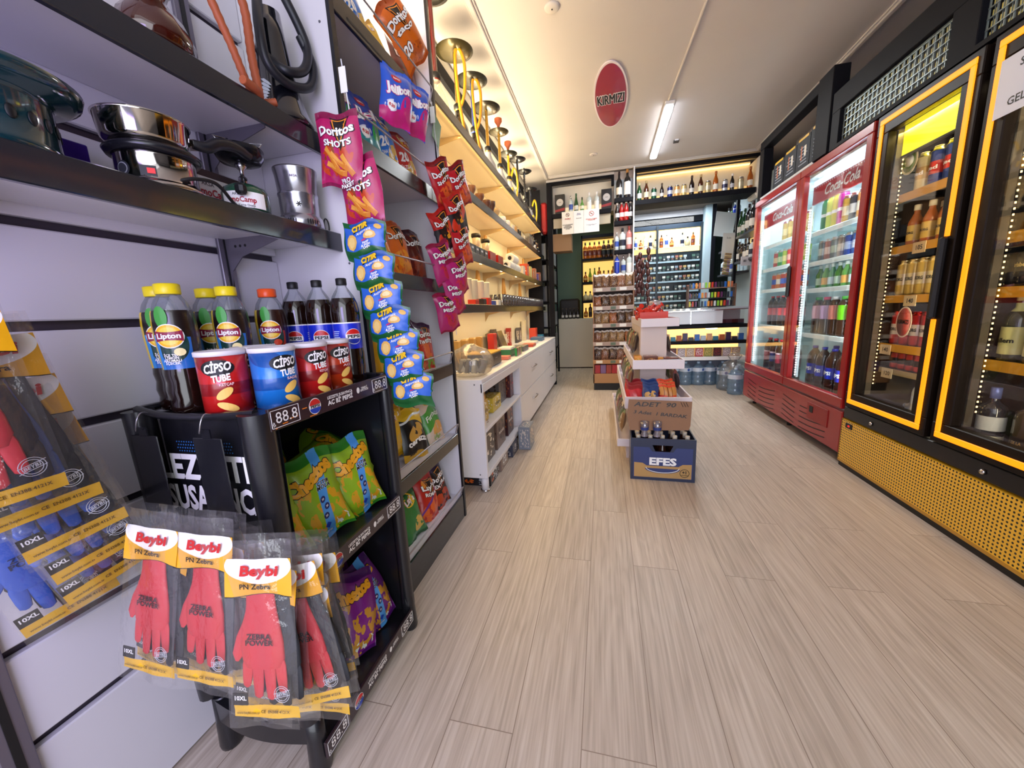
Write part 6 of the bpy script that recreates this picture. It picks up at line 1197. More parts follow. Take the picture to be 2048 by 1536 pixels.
# pilaster shelves
PG_ = 'bottles on the narrow pilaster shelves'
ps = root('pilaster_shelves', 'narrow black shelves on the pale pilaster beside the nut rack', 'shelf', (0, 0, 0))
for z in (2.66, 2.36, 1.97, 1.63): MB().box(.150, .398, 5.80, 5.905, z-.055, z, DARKW, .002).build('shelf_board', ps)
MB().box(.150, .398, 5.904, 5.909, 2.67, 2.92, mat('#c6d2dc', .4)).build('pale_card', ps)
for key, x, y, z, l, s_ in (('wine_dark', .215, 5.855, 2.662, 'tall dark wine bottle on the top pilaster shelf', 1.05), ('wine_white', .325, 5.855, 2.662, 'tall wine bottle with large white label on the top pilaster shelf', 1.08),
        ('dark', .190, 5.855, 2.362, 'dark bottle with white cap nearest the doorway, second pilaster shelf', .93), ('red', .250, 5.86, 2.362, 'first red bottle with white cap on the second pilaster shelf', .98), ('red', .312, 5.855, 2.362, 'second red bottle with white cap on the second pilaster shelf', 1.0), ('dark', .370, 5.86, 2.362, 'dark bottle with white cap at the right-hand side, second pilaster shelf', .98),
        ('clear', .185, 5.855, 1.972, 'slim clear spirit bottle on the third pilaster shelf', .85), ('clear_navy', .265, 5.86, 1.972, 'clear square bottle with navy label on the third pilaster shelf', 1.05), ('pinkgin', .355, 5.855, 1.972, 'pink gin bottle on the third pilaster shelf', 1.05),
        ('blue', .190, 5.855, 1.632, 'cobalt blue bottle on the lowest pilaster shelf', 1.0), ('clear', .280, 5.86, 1.632, 'clear bottle with blue label on the lowest pilaster shelf', .93), ('whitelabel', .362, 5.855, 1.632, 'white-labelled bottle on the lowest pilaster shelf', 1.02)):
    put(BM[key](), 'spirit_bottle', (x, y, z), l, 'bottle', PG_, scale=s_)
# display ledge over the till bay
dl = root('till_display_ledge', 'black ledge across the top of the till opening with beers on it', 'shelf', (0, 0, 0)); MB().box(.42, 1.93, 5.86, 6.20, 2.555, 2.618, DARKW, .003).build('shelf_board', dl); MB().box(.47, 1.92, 6.18, 6.195, 2.62, 2.72, led('#ffd486', .55)).build('warm_light_panel', dl)
UG = 'beers on the ledge over the till opening'
canc = lambda k, c, c2: canm('ucan'+k, c, c2, h=.15, r=.036)
ul = [('beer_green', 1.0, 'green beer bottle with white label'), ('beer_brown', 1.08, 'brown beer bottle with pale label'), (canc('g', '#1c4a34', '#d0d4cc'), 1, 'dark green and white can'), ('beer_dark', .85, 'short dark beer bottle'), (canc('b', '#1c2a6a', '#c8ccd8'), 1, 'navy and white can'), (canc('o', '#d89a5a', '#e8dcc8'), 1, 'pale orange can'), (canc('y', '#d8b878', '#eee4cc'), 1, 'pale gold can'), ('beer_dark', 1.05, 'dark bottle with white neck band'), ('beer_brown', 1.05, 'dark brown bottle with tan label'), (canc('s', '#c0a878', '#d8ccb0'), 1.05, 'metallic gold can'), ('beer_amber', 1.08, 'amber-necked bottle with silver label'), (canc('w', '#d8d8dc', '#3a3a5a'), 1, 'white can with dark print'), ('dark', .8, 'slim dark bottle with pale neck'), (canc('z', '#b8a888', '#cfc4a8'), 1.05, 'silver and gold can'), ('beer_amber', 1.10, 'amber bottle at the fridge end')]
for i, (k, s_, l) in enumerate(ul):
    x = [.493, .586, .686, .790, .895, .984, 1.073, 1.171, 1.283, 1.373, 1.467, 1.580, 1.668, 1.771, 1.88][i]
    put(BM[k]() if isinstance(k, str) else k, 'beer_bottle' if isinstance(k, str) else 'beer_can', (x, 5.95, 2.619), l+', '+ORD[i]+' from the pilaster on the beer ledge', 'bottle' if isinstance(k, str) else 'can', UG, scale=s_)
# nut rack
nr = root('nut_rack', 'wooden rack of bagged nuts and dried fruit in front of the pilaster', 'rack', (0, 0, 0)); wd = plaster('#8a6248', 'rack_wood', .5); NX0, NX1 = -.145, .405
NZ = [1.43, 1.18, .940, .685, .430]
q = MB(); q.box(NX0, NX0+.015, 5.44, 5.70, .10, 1.62, wd); q.box(NX1-.015, NX1, 5.44, 5.70, .10, 1.62, wd); q.box(NX0+.015, NX1-.015, 5.70, 5.715, .10, 1.62, mat('#4a3a30', .6)); q.build('rack_frame', nr)
for z in NZ:
    MB().box(NX0+.016, NX1-.016, 5.455, 5.70, z-.02, z-.006, wd).build('shelf_board', nr); q = MB(); q.box(NX0, NX1, 5.436, 5.454, z-.045, z+.012, mat('#a08a80', .35) if z > .5 else mat('#a87a50', .5), .002)
    for i, a in enumerate((.04, .22, .36)): q.box(NX0+a+.02*(i % 2), NX0+a+.09, 5.434, 5.436, z-.036, z+.004, mat(('#d8d4cc', '#5a6a5a', '#e8e6e4')[i]))
    q.build('price_rail', nr)
q = MB(); q.box(NX0, NX1, 5.44, 5.70, .105, .24, plaster('#a47a52', 'oak_plinth', .5), .002); q.box(NX0+.01, NX1-.01, 5.46, 5.70, 0, .105, INK); q.build('plinth', nr)
nutc = ['#8a6a4c', '#6a4630', '#9a7a58', '#74503a', '#a8845a', '#5c3a2c', '#b0643a', '#8c5c48', '#4a3838']
def nutbag(i):
    k = 'nut%d' % i
    if k in PK: return PK[k]
    g = gmat(k, '#c4b8b0', [('r', .5, .42, .6, .42, nutc[i % 9]), ('r', .5, .42, .6, .42, '#3c2820', 0, 16., .56), ('r', .5, .42, .6, .42, '#d8b890', 0, 22., .62), ('r', .5, .93, .6, .05, '#e8e4e2')], .22, 0, .6, .8); PK[k] = bag(k, .115, .19, .05, g, None, None, i+20); return PK[k]
NG = 'clear bags of nuts on the wooden rack'; names = ['pumpkin seeds', 'mixed nuts', 'dark seeds', 'almonds', 'hazelnuts', 'roast chickpeas', 'pistachios', 'walnuts', 'raisins']
for r_, z in enumerate(NZ):
    for k in range(5):
        if r_ == 4 and k == 4: continue
        i = (r_*5+k*2+1) % 9 if r_ < 4 else 8-(k % 2); x = NX0+.062+.107*k; o = link(nutbag(i), 'nut_bag', None, ORD[k]+' clear nut bag from the doorway side on the '+ORD[r_]+' rack shelf', 'snack bag', NG, None, (x, 5.515, z-.005)); o.rotation_euler = (math.radians(-7), 0, math.radians((-6, 5, -3, 7, -4)[k])); o.scale = (.92, .9, (1.0 if r_ else 1.08)*(.92 if r_ in (1, 3) else 1))
for k in range(6): put(boxm('rb%d' % (k % 3), .075, .05, .125, mat(('#a8242a', '#7a5a8a', '#9a3a2a')[k % 3], .35)), 'snack_carton', (NX0+.06+.08*k, 5.50, .242), ORD[k]+' small upright pack from the doorway side on the rack plinth', 'box', 'small packs on the rack plinth')
# sausage strings
SG = 'sausage strings hanging beside the till opening'
def sausage(x, y, z0, n, lab, loop=False):
    r = root('sausage_string', lab, 'sausages', (x, y, z0), group=SG); sm = mat('#4a1c16', .35, 0, .3)
    if 'saus' not in _S: _S['saus'] = MB().lathe([(.004, -.052), (.020, -.042), (.028, -.02), (.030, 0), (.028, .02), (.020, .042), (.004, .052)], sm, 14).mesh('saus')
    for i in range(n):
        o = link(_S['saus'], 'sausage', r, loc=((.012*math.sin(i*2.1) if not loop else (-.055 if i < n/2 else .055)), .004*math.cos(i*3), (-.05-.098*i) if not loop else (-.05-.10*(i % (n//2)) if i < n-2 else -.05-.10*(n//2)+.02)), rot=(0, .12*math.sin(i*2.3), 0))
    return r
sausage(.625, 5.90, 1.985, 9, 'longest straight sausage string beside the till opening'); sausage(.515, 5.92, 1.93, 6, 'looped sausage string nearest the pilaster'); sausage(.472, 5.96, 1.90, 6, 'sausage string half behind the looped one', ); sausage(.555, 5.99, 1.80, 5, 'short sausage string between the loop and the long string')
r = root('sausage_rail', 'thin metal rail with hooks carrying the sausages', 'rail', (0, 0, 0)); MB().tube([(.40, 5.93, 2.0), (.70, 5.93, 2.0)], .005, CHROME, 8).build('rail_bar', r)
# cigarette wall
cw = root('cigarette_cabinet', 'dark wall cabinet of cigarette packs with white price rails', 'cabinet', (0, 0, 0)); CY = 7.60; dk = mat('#18262e', .35)
q = MB(); q.box(.50, 1.70, CY+.02, CY+.14, 1.08, 2.56, dk); q.box(.50, .53, CY-.06, CY+.02, 1.08, 2.56, dk); q.box(.93, .965, CY-.06, CY+.02, 1.08, 2.56, dk); q.box(1.665, 1.70, CY-.06, CY+.02, 1.08, 2.56, dk); q.build('cabinet_frame', cw)
q = MB(); q.box(.532, .928, CY+.012, CY+.019, 2.10, 2.50, led('#ffcf7a', 1.4)); q.box(.967, 1.663, CY+.012, CY+.019, 2.10, 2.50, led('#ffe0a4', 1.4)); q.build('warm_back_panel', cw)
q = MB(); q.box(.50, 1.70, CY-.02, CY+.02, 2.505, 2.58, mat('#22364a', .3)); q.box(.45, 1.55, CY+.0, CY+.02, 2.60, 2.68, led('#e8eaea', .9)); q.build('head_band', cw)
q = MB(); q.box(.533, 1.663, CY-.05, CY+.02, 2.175, 2.19, glass((.9, .95, .95), .05, .2, .3, '#cfe0e4')); q.build('glass_shelf', cw)
CZs = [1.950, 1.770, 1.600, 1.420, 1.250, 1.085]
for z in CZs: MB().box(.533, 1.663, CY-.05, CY+.01, z-.012, z, dk).build('shelf_board', cw); q = MB(); q.box(.533, 1.663, CY-.058, CY-.05, z-.032, z-.004, mat('#a8c0ca', .4)); q.build('price_rail', cw)
cc = ['#d8dcd0', '#c8a868', '#5a7a6a', '#8a9aa8', '#b8c8c8', '#3a4a4a', '#a86a5a', '#e8e4dc']
def pk(i):
    c = cc[i % 8]; return boxm('cig%d' % (i % 8), .056, .022, .088, gmat('cig%d' % (i % 8), c, [('r', .5, .30, .6, .26, '#2c3234'), ('e', .5, .34, .28, .16, cc[(i+3) % 8], 0, 7., .45)], .4, 0, 0, 0))
for r_, z in enumerate(CZs):
    xs = [.575+.068*k for k in range(6)]+[1.005+.070*k for k in range(10)]
    for k, x in enumerate(xs):
        if (k*7+r_*5) % 13 == 0: continue
        put(pk(k*3+r_*5), 'cigarette_pack', (x, CY-.03, z+.001), 'cigarette pack on the '+ORD[r_]+' shelf from the top of the dark wall cabinet', 'cigarette pack', 'cigarette packs on the '+ORD[r_]+' cabinet shelf', rz=180)
for k in range(12):
    x = (.58+.085*k) if k < 5 else (1.02+.088*(k-5)); key = ('clear', 'cognac', 'whitelabel', 'clear_navy', 'decanter', 'whisky')[k % 6]
    put(BM[key](), 'spirit_bottle', (x, CY-.015, 2.191), ORD[k]+' bottle from the left on the glowing top shelf of the cigarette cabinet', 'bottle', 'bottles on the top shelf of the cigarette cabinet', scale=.82)
# side wall racks of the till bay: spirits, wine, lighters
sr = root('side_spirits_rack', 'grey side rack of spirits and wines behind the till beside the red fridge', 'rack', (0, 0, 0))
for a, b in ((5.75, 6.45), (6.50, 7.30)):
    for z in ((2.10, 1.74) if a < 6 else (2.38, 2.00, 1.62)):
        MB().box(1.90, 2.118, a, b, z-.03, z, mat('#3a3a40', .4)).build('shelf_board', sr)
MB().box(2.095, 2.118, 5.75, 6.45, 1.745, 2.06, led('#ffd384', .9)).build('amber_back_panel', sr); MB().box(2.095, 2.118, 6.50, 7.30, 1.63, 2.76, mat('#c8d8dc', .5)).build('pale_back_panel', sr); MB().box(1.895, 1.93, 6.45, 6.50, 1.2, 2.8, DARKW).build('upright', sr)
for k in range(4): put(BM[('wine_green', 'wine_green', 'wine_dark', 'wine_dark')[k]](), 'wine_bottle', (1.94, 6.40-.155*k, 2.102), ORD[k]+' wine bottle from the corner on the upper side shelf beside the red fridge', 'bottle', 'wines on the upper side shelf', scale=1.1)
for k in range(5): put(BM[('wine_dark', 'whisky_dark', 'wine_dark', 'wine_dark', 'clear_navy')[k]](), 'wine_bottle', (1.94, 6.40-.125*k, 1.742), ORD[k]+' dark bottle on the amber-lit side shelf beside the red fridge', 'bottle', 'bottles on the amber-lit side shelf', scale=.85)
for r_, z in enumerate((2.382, 2.002, 1.622)):
    for k in range(5): put(BM[('clear', 'blue', 'greenspirit', 'clear_navy', 'greenround')[(k+r_*2) % 5]](), 'spirit_bottle', (1.95, 6.58+.15*k, z), ORD[k]+' bottle from the front on the '+ORD[r_]+' pale side shelf', 'bottle', 'spirits on the pale side shelves', scale=.9)
q = MB(); q.box(-.15, .15, -.004, 0, -.17, .17, mat('#dfeef4', .5)); q.build('blank_paper', label='blank pale paper sheet hung before the side spirits shelves', cat='paper', loc=(1.72, 6.38, 2.28), rot=(0, .10, .35)); q = MB(); q.box(-.09, .09, -.004, 0, -.19, .17, mat('#c8ced0', .5)); q.text('İLAN', .02, mat('#5a6a7a'), FY(-.004, 0, .1), .03); q.build('printed_paper', label='grey printed sheet hanging below the blank paper', cat='paper', loc=(1.77, 6.34, 1.98), rot=(0, .05, .3))
q = MB()
for i in range(11): q.box(-.05, .05, -.02, .0, -.028*i-.02, -.028*i, mat('#b89a6a' if i % 2 else '#8a6c44', .5), .003)
q.build('hanging_snack_card', label='hanging card of small brown packs before the side shelves', cat='card', loc=(1.76, 6.28, 1.86), rot=(0, .12, .3)); q = MB(); q.box(-.13, .13, -.006, 0, -.06, .06, mat('#c8c8d0', .5)); q.text('80   90   95', .03, INK, FY(-.006, 0, 0), .03); q.build('price_card', label='white price card in front of the amber-lit side bottles', cat='card', loc=(1.93, 5.90, 1.70), rot=(0, 0, .25))
# stepped lighter rack on the counter
lr = root('counter_lighter_rack', 'stepped rack of lighters and sweets on the till counter', 'rack', (0, 0, 0))
for i, z in enumerate((1.38, 1.24, 1.12)): MB().box(1.20, 1.80, 6.02-.06*(2-i)*0+.05*i*0, 6.12, z-.012, z, mat('#8a6a5a' if i == 0 else '#2c2a30', .5)).build('step_shelf', lr)
MB().box(1.185, 1.20, 6.0, 6.12, 1.11, 1.42, mat('#6a4a3a')).build('rack_side', lr); MB().box(1.80, 1.815, 6.0, 6.12, 1.11, 1.42, mat('#6a4a3a')).build('rack_side', lr)
lc = ['#1c2a3a', '#c83a2a', '#d8dce0', '#2a6ac0', '#5c2a5a', '#8ac83a', '#e8922a', '#20242a', '#e0d03a', '#b86a4a']
for r_, z in enumerate((1.381, 1.241, 1.121)):
    for k in range(14): put(boxm('lt%d' % ((k*3+r_*4) % 10), .026, .02, (.075, .07, .085)[r_], mat(lc[(k*3+r_*4) % 10], .35)), 'lighter', (1.225+.042*k, 6.055, z), ORD[k]+' small coloured pack from the cabinet side on the '+ORD[r_]+' step of the counter rack', 'lighter', 'lighters on the stepped counter rack')
put(boxm('grnbox', .14, .05, .07, mat('#58c03a', .4)), 'green_box', (1.72, 6.03, 1.241+.0005), 'bright green box on the middle step of the counter rack', 'box') if False else None
# ---- till counter
tc = root('till_counter', 'long till counter with white glass panels, amber-lit shelves and white bottom shelf', 'counter', (0, 0, 0)); K0, K1, KY = .55, 1.93, 5.78
MB().box(K0, K1, KY-.02, 6.18, 1.075, 1.10, glass((.85, .9, .92), .05, .25, .5, '#c8d0d6')).build('glass_top', tc)
q = MB(); q.box(K0, 1.185, KY, KY+.012, .885, 1.06, mat('#ccd0dc', .3)); q.box(1.20, 1.60, KY, KY+.012, .885, 1.06, mat('#ccd0dc', .3)); q.box(1.185, 1.20, KY-.004, KY+.014, .88, 1.07, STEEL); q.box(K0, K1, KY-.012, KY+.0, 1.062, 1.075, STEEL); q.build('white_sliding_panel', tc)
MB().box(1.60, K1, KY, KY+.006, .885, 1.06, glass()).build('glass_panel', tc)
for z, h_ in ((.855, .05), (.632, .045)): MB().box(K0, K1, KY-.02, 6.15, z-h_/2-.01, z+.012, DARKW, .002).build('black_shelf', tc)
MB().box(K0, K1, KY-.03, 6.15, .372, .418, WHITE, .002).build('white_shelf', tc); MB().box(K0, K1, 6.155, 6.17, .42, .835, led('#ffda92', .75)).build('amber_back_panel', tc); MB().box(K0, K1, 6.155, 6.17, 0, .37, mat('#8a90a4', .5)).build('lower_back_panel', tc); MB().box(K0, K1, 6.155, 6.17, .868, 1.06, mat('#c0c4cc', .5)).build('upper_back_panel', tc)
q = MB(); q.box(K0, K1, 6.10, 6.13, .815, .826, LEDW); q.box(K0, K1, 6.10, 6.13, .588, .598, LEDW); q.build('light_strip', tc); MB().lathe([(.06, 0), (.075, .006), (.075, .02)], led('#fff0c0', 8), 24).build('round_lamp', tc, loc=(1.50, 5.92, .80)); area('till_warm_light', (1.25, 5.98, .81), (0, 0, 0), 1.2, .12, 2.6, WARM); area('till_warm_light_low', (1.25, 5.98, .585), (0, 0, 0), 1.2, .12, 1.4, WARM)
TG = 'small goods on the till counter shelves'
for k in range(16): put(boxm('tg%d' % (k % 7), .065, .06, (.05, .09, .07, .10, .06, .08, .11)[k % 7], mat(('#2a2c3a', '#2a6ac0', '#b8c8d8', '#e0a880', '#3a8aa8', '#b8603a', '#3c2a5a')[k % 7], .4)), 'chewing_gum_box', (.66+.08*k, 5.86, .645), ORD[k]+' small goods box from the nut rack side on the amber-lit counter shelf', 'box', TG)
for k in range(11): put(boxm('tl%d' % (k % 5), .105, .07, .125, gmat('tl%d' % (k % 5), ('#a88a78', '#a01c28', '#7a7a3c', '#2c2428', '#9a8a90')[k % 5], [('r', .5, .5, .45, .4, ('#d8ccc0', '#d8c8d0', '#c8b060', '#8a2a30', '#d8d0d8')[k % 5], 0, 9., .52)], .35, 0, .2, 0)), 'bar_display_box', (.62+.118*k, 5.84, .420), ORD[k]+' display box of bars from the nut rack side on the white bottom shelf', 'box', 'display boxes on the white bottom shelf')
for k in range(4): put(boxm('dk%d' % k, .08, .10, .06, mat(('#2a3040', '#3c4458', '#22242c', '#4a5060')[k], .25, .3)), 'lighter_tray', (1.64+.075*k, 5.95, .868), ORD[k]+' dark tray from the left behind the glass end of the till counter', 'tray', 'dark trays behind the counter glass')
# water jugs
jw = [None]
def jug():
    r = root('water_jug', 'x', 'water bottle'); vessel_mb('jug', .335, .088, WATER, n=22).build('bottle_body', r); MB().lathe([(.019, .305), (.020, .335), (.016, .338)], mat('#b8d0e8', .4), 14).build('cap', r)
    q = MB(); q.lathe([(.0885, .20), (.0885, .255)], mat('#c0cce0', .4), 22, cap=False); F = cylF(.0885, .228, -90, .001); q.add([F(.018*math.cos(2*PI*i/16), .020*math.sin(2*PI*i/16)) for i in range(16)], [tuple(range(16))], mat('#2c4f9a')); q.build('paper_band', r); return r
JP = Proto(jug); JG = 'large water jugs under the till counter'
for i, (x, y, l) in enumerate(((1.00, 5.92, 'water jug nearest the nut rack side under the counter'), (1.17, 5.88, 'second water jug under the counter'), (1.34, 5.88, 'third water jug, shrink-wrapped with the second'), (1.50, 5.90, 'fourth water jug in the middle right of the row'), (1.66, 5.88, 'fifth water jug towards the red fridge'))): JP.put((x, y, .001), (0, 0, .3*i), l, JG)
for i, (x, y, l) in enumerate(((1.60, 5.58, 'water jug of the wrapped pack standing forward, wall side'), (1.70, 5.42, 'front water jug of the wrapped pack beside the red fridge'), (1.78, 5.58, 'water jug of the wrapped pack against the fridge side'), (1.64, 5.25, 'water jug in white wrap nearest the red fridge corner'))): JP.put((x, y, .001), (0, 0, .5*i), l, 'water jugs in the forward wrapped pack')
q = MB(); q.lathe([(.17, .0), (.19, .05), (.18, .25), (.13, .36), (.05, .40), (.09, .46), (.05, .50)], film(.06, 16), 24, fn=lambda a: 1+.05*math.sin(6*a)+.04*math.sin(13*a)); q.build('plastic_wrap', label='crinkled clear plastic wrap around the forward water pack', cat='plastic wrap', loc=(1.70, 5.52, .002))
# ---- left doorway: corridor shelves, desk, whisky cabinet
r = root('red_case', 'red rounded case hanging beside the doorway frame', 'case', (-.90, 5.98, 2.30)); MB().box(-.02, .09, -.10, .10, 0, .44, mat('#b0201c', .4), .03).build('case_body', r)
r = root('black_bag', 'black bag hanging between red case and doorway frame', 'bag', (-.80, 6.2, 2.12)); q = MB(); q.lathe([(.06, 0), (.10, .05), (.10, .30), (.06, .40)], mat('#14141a', .6), 16); q.tube([(-.05, 0, .38), (-.04, 0, .5), (.04, 0, .5), (.05, 0, .38)], .01, INK, 6); q.build('bag_body', r)
MB().box(-.14, .14, -.12, .12, 0, .25, plaster('#8a6a4a', 'kraft', .7), .004).build('brown_carton', label='brown cardboard carton hanging high inside the doorway', cat='box', loc=(-.60, 6.02, 2.03))
ls = root('corridor_rack', 'tall black-framed rack of grey drawers inside the doorway on the left', 'rack', (0, 0, 0)); q = MB()
for y in (5.98, 7.2): q.box(-.86, -.83, y, y+.03, 0, 2.4, DARKW)
for z in (.5, .9, 1.3, 1.62, 1.94, 2.3): q.box(-1.12, -.83, 5.98, 7.23, z-.015, z, DARKW)
q.build('rack_frame', ls)
for r_, z in enumerate((.51, .91, 1.31, 1.63, 1.95)):
    for k in range(3): MB().box(-1.10, -.845, 6.03+.39*k, 6.38+.39*k, z, z+.24, mat(('#7a8088', '#9aa2a8', '#5c6068')[(r_+k) % 3], .4), .004).build('grey_bin', ls)
MB().box(-.92, .35, 7.60, 8.10, .02, .985, plaster('#cfc4b0', 'desk_cream', .5), .003).build('cash_desk', label='plain cream desk front across the passage beyond the doorway', cat='desk')
wk = root('whisky_cabinet', 'black-framed amber-lit whisky cabinet standing on the cream desk', 'cabinet', (0, 0, 0)); WX0, WX1, WY = -.42, .34, 7.76
q = MB(); q.box(WX0, WX0+.02, WY, WY+.26, .986, 2.56, DARKW); q.box(WX1-.02, WX1, WY, WY+.26, .986, 2.56, DARKW); q.box(WX0, WX1, WY, WY+.26, 2.50, 2.56, DARKW); q.build('cabinet_frame', wk)
MB().box(WX0+.02, WX1-.02, WY+.24, WY+.255, .99, 2.5, led('#ffcf6e', .95)).build('amber_back_panel', wk); area('whisky_light', (-.04, WY+.08, 2.49), (0, 0, 0), .6, .05, 2.0, WARM)
WZ = (2.13, 1.69, 1.33, 1.00)
for z in WZ[:3]: MB().box(WX0+.02, WX1-.02, WY, WY+.24, z-.045, z, DARKW).build('shelf_board', wk)
for r_, z in enumerate(WZ):
    for k in range(7):
        key = (('whisky', 'whisky', 'whisky', 'whisky', 'whisky_dark', 'whisky_dark', 'whisky_dark'), ('cognac', 'greenround', 'greenround', 'whisky', 'cognac', 'cognac', 'whisky'), ('decanter',)*7, ('cognac', 'whisky_dark')*4)[r_][k]
        put(BM[key](), 'whisky_bottle', (WX0+.075+.088*k, WY+.09, z+.001), ORD[k]+' bottle from the left on the '+ORD[r_]+' amber shelf of the whisky cabinet', 'bottle', 'bottles in the whisky cabinet', scale=(1.15 if r_ == 0 else 1.0 if r_ < 2 else .95))
for k in range(5): put(BM['beer_dark'](), 'dark_bottle', (-.80+.075*k, 7.72, .986), ORD[k]+' dark bottle standing on the cream desk beside the whisky cabinet', 'bottle', 'dark bottles on the cream desk', scale=.9)
ch = root('office_chair', 'dark padded chair behind the cream desk', 'chair', (-.72, 8.32, 0)); MB().box(-.22, .22, .10, .18, .80, 1.40, mat('#1c181c', .5), .05).build('backrest', ch); MB().box(-.23, .23, -.2, .2, .62, .72, mat('#1c181c', .5), .03).build('seat', ch); MB().lathe([(.22, 0), (.22, .03), (.03, .06), (.03, .62)], INK, 16).build('pedestal', ch)
# ================================================================ GOODS IN THE FRIDGES
def sodaM(key, liq, lab, cap, h=.27, r=.036, kind='soda', lb=(.36, .60), txt=None, tc=None, face=180): return SM(key, kind, h, r, liq, LID(cap), mat(lab, .3, 0, .2), lb, n=14, txt=txt, tcol=tc, face=face)
CC = mat('#2a120c', .1, 0, .6)
def bigcola(): return sodaM('bigcola', CC, '#2434b4', '#1c2a9a', .37, .052, txt='PEPSI', tc=WT)
FRG = {
 1: [('juice_green', '#2c8a4a'), ('juice_yellow', '#d8d83a'), ('juice_pink', '#b02a8a'), ('juice_gold', '#c8a040')],
}
def row(n, ys, x, z, mk, name, cat_, lab, grp, sc=1.0):
    for k in range(n):
        y = ys[0]+(ys[1]-ys[0])*(k/(n-1) if n > 1 else 0); m_ = mk(k); put(m_, name, (x, y, z), lab(k), cat_, grp, scale=sc)
def rl(what, shelf, door, base): return lambda k: ORD[k]+' '+what+' from the '+base+', '+shelf+', '+door
DR, DL = 'near red door', 'far red door'
X1 = FXR+.155
# near door (y 3.05-3.76)
row(4, (3.74, 3.52), X1, 1.689, lambda k: SM('jt%d' % k, 'slim', .24-.0*k, .034, mat(('#1f7a44', '#c8d840', '#d8c838', '#b0248a')[k], .35, 0, .3), mat(('#14502c', '#8ab02a', '#e8e06a', '#7a1460')[k]), PAPER, (.45, .55), n=14), 'juice_carton', 'juice', rl('tall bright juice pack', 'top shelf', DR, 'door gap'), 'tall juices in the red fridge')
row(5, (3.46, 3.12), X1, 1.689, lambda k: canm('en%d' % k, ('#c8a048', '#3a3a48', '#d89a5a', '#a85a3a', '#8a9ab8')[k], ('#e8dcc0', '#c8c8cc', '#f0e8d8', '#e8c8b0', '#e8eef4')[k], h=.20, r=.032), 'energy_drink_can', 'can', rl('tall can', 'top shelf', DR, 'juices'), 'tall cans on the top shelf of near red door')
row(8, (3.74, 3.12), X1, 1.451, lambda k: canm('cn%d' % k, ('#7a8a90', '#9a5a50', '#58686a', '#8a7a70', '#2c4a9a', '#3a5a9a', '#6a3a34', '#5a4a48')[k], ('#c8d4d4', '#e0c8c0', '#a8b8a8', '#d0c0b0', '#a8b8e0', '#d0d8e8', '#c8a8a0', '#c8b8b0')[k], h=.168, r=.031), 'drink_can', 'can', rl('can', 'second shelf', DR, 'light strip'), 'cans on the second shelf of near red door')
row(8, (3.74, 3.12), X1, 1.236, lambda k: SM('gb%d' % (k % 3), 'beer', .185, .030, (mat('#2f7a2a', .1, 0, .6), mat('#5aa04a', .1, 0, .6), mat('#3a8a5a', .1, 0, .6))[k % 3], LID('#d8e0d8'), mat(('#bcd8c8', '#e8b060', '#c8d8e0')[k % 3], .3), (.15, .45)), 'mineral_water_bottle', 'bottle', rl('small green glass bottle', 'third shelf', DR, 'light strip'), 'green bottles on the third shelf')
row(6, (3.72, 3.12), X1, .866, lambda k: sodaM('it%d' % k, CC, ('#d8a8b8', '#c0a0c8', '#c87a70', '#6ac01c', '#e8a030', '#c87a70')[k], ('#2a9a4a', '#d83a6a', '#e8e8e8', '#3aa03a', '#e8e8e8', '#2a6ac0')[k], .30, .042, 'tea', (.42, .78)), 'iced_tea_bottle', 'bottle', rl('large iced tea bottle', 'fourth shelf', DR, 'light strip'), 'iced teas on the fourth shelf')
row(5, (3.70, 3.14), X1, .396, lambda k: bigcola(), 'cola_bottle', 'bottle', rl('large cola bottle with blue label', 'bottom', DR, 'light strip'), 'large colas at the bottom of near red door')
row(4, (3.63, 3.20), X1+.115, .396, lambda k: bigcola(), 'cola_bottle', 'bottle', rl('second-row large cola bottle', 'bottom', DR, 'light strip'), 'second row of large colas, near red door')
row(5, (4.44, 4.02), X1, 1.724, lambda k: canm('gc%d' % (k % 2), ('#c8a84a', '#b89a40')[k % 2], ('#e8d8a0', '#d8c070')[k % 2], h=.19, r=.033), 'energy_drink_can', 'can', rl('tall gold can', 'top shelf', DL, 'light strip'), 'tall gold cans, far red door')
row(7, (4.60, 4.00), X1, 1.486, lambda k: canm('rc%d' % (k % 4), ('#b83a2a', '#3a9a4a', '#a8c83a', '#c82a2a')[k % 4], ('#e8c8a0', '#c8e0b0', '#f0e8a0', '#e8a8a0')[k % 4], h=.165, r=.031), 'drink_can', 'can', rl('colourful can', 'second shelf', DL, 'light strip'), 'cans on the second shelf of far red door')
row(7, (4.60, 4.00), X1, 1.271, lambda k: canm('fc%d' % (k % 3), ('#c8541c', '#d87a2a', '#b83a1c')[k % 3], ('#3a5ab8', '#e8e0d0', '#4a6ac8')[k % 3], h=.16, r=.031), 'drink_can', 'can', rl('orange and blue can', 'third shelf', DL, 'light strip'), 'cans on the third shelf of far red door')
row(6, (4.62, 4.02), X1, .901, lambda k: sodaM('ck%d' % (k % 2), CC, ('#c01c24', '#9a1420')[k % 2], '#b01c24', .30, .042), 'cola_bottle', 'bottle', rl('cola bottle with red label', 'fourth shelf', DL, 'light strip'), 'colas on the fourth shelf of far red door')
row(5, (4.60, 4.04), X1, .396, lambda k: SM('ckb%d' % (k % 2), 'soda', .37, .052, CC, LID('#b01c24'), mat(('#8a2a3a', '#1c2c6a')[k % 2], .3), (.36, .60), n=14, label2=mat('#c8b0b8'), lab2=(.60, .64)), 'cola_bottle', 'bottle', rl('large cola bottle', 'bottom', DL, 'light strip'), 'large colas at the bottom of far red door')
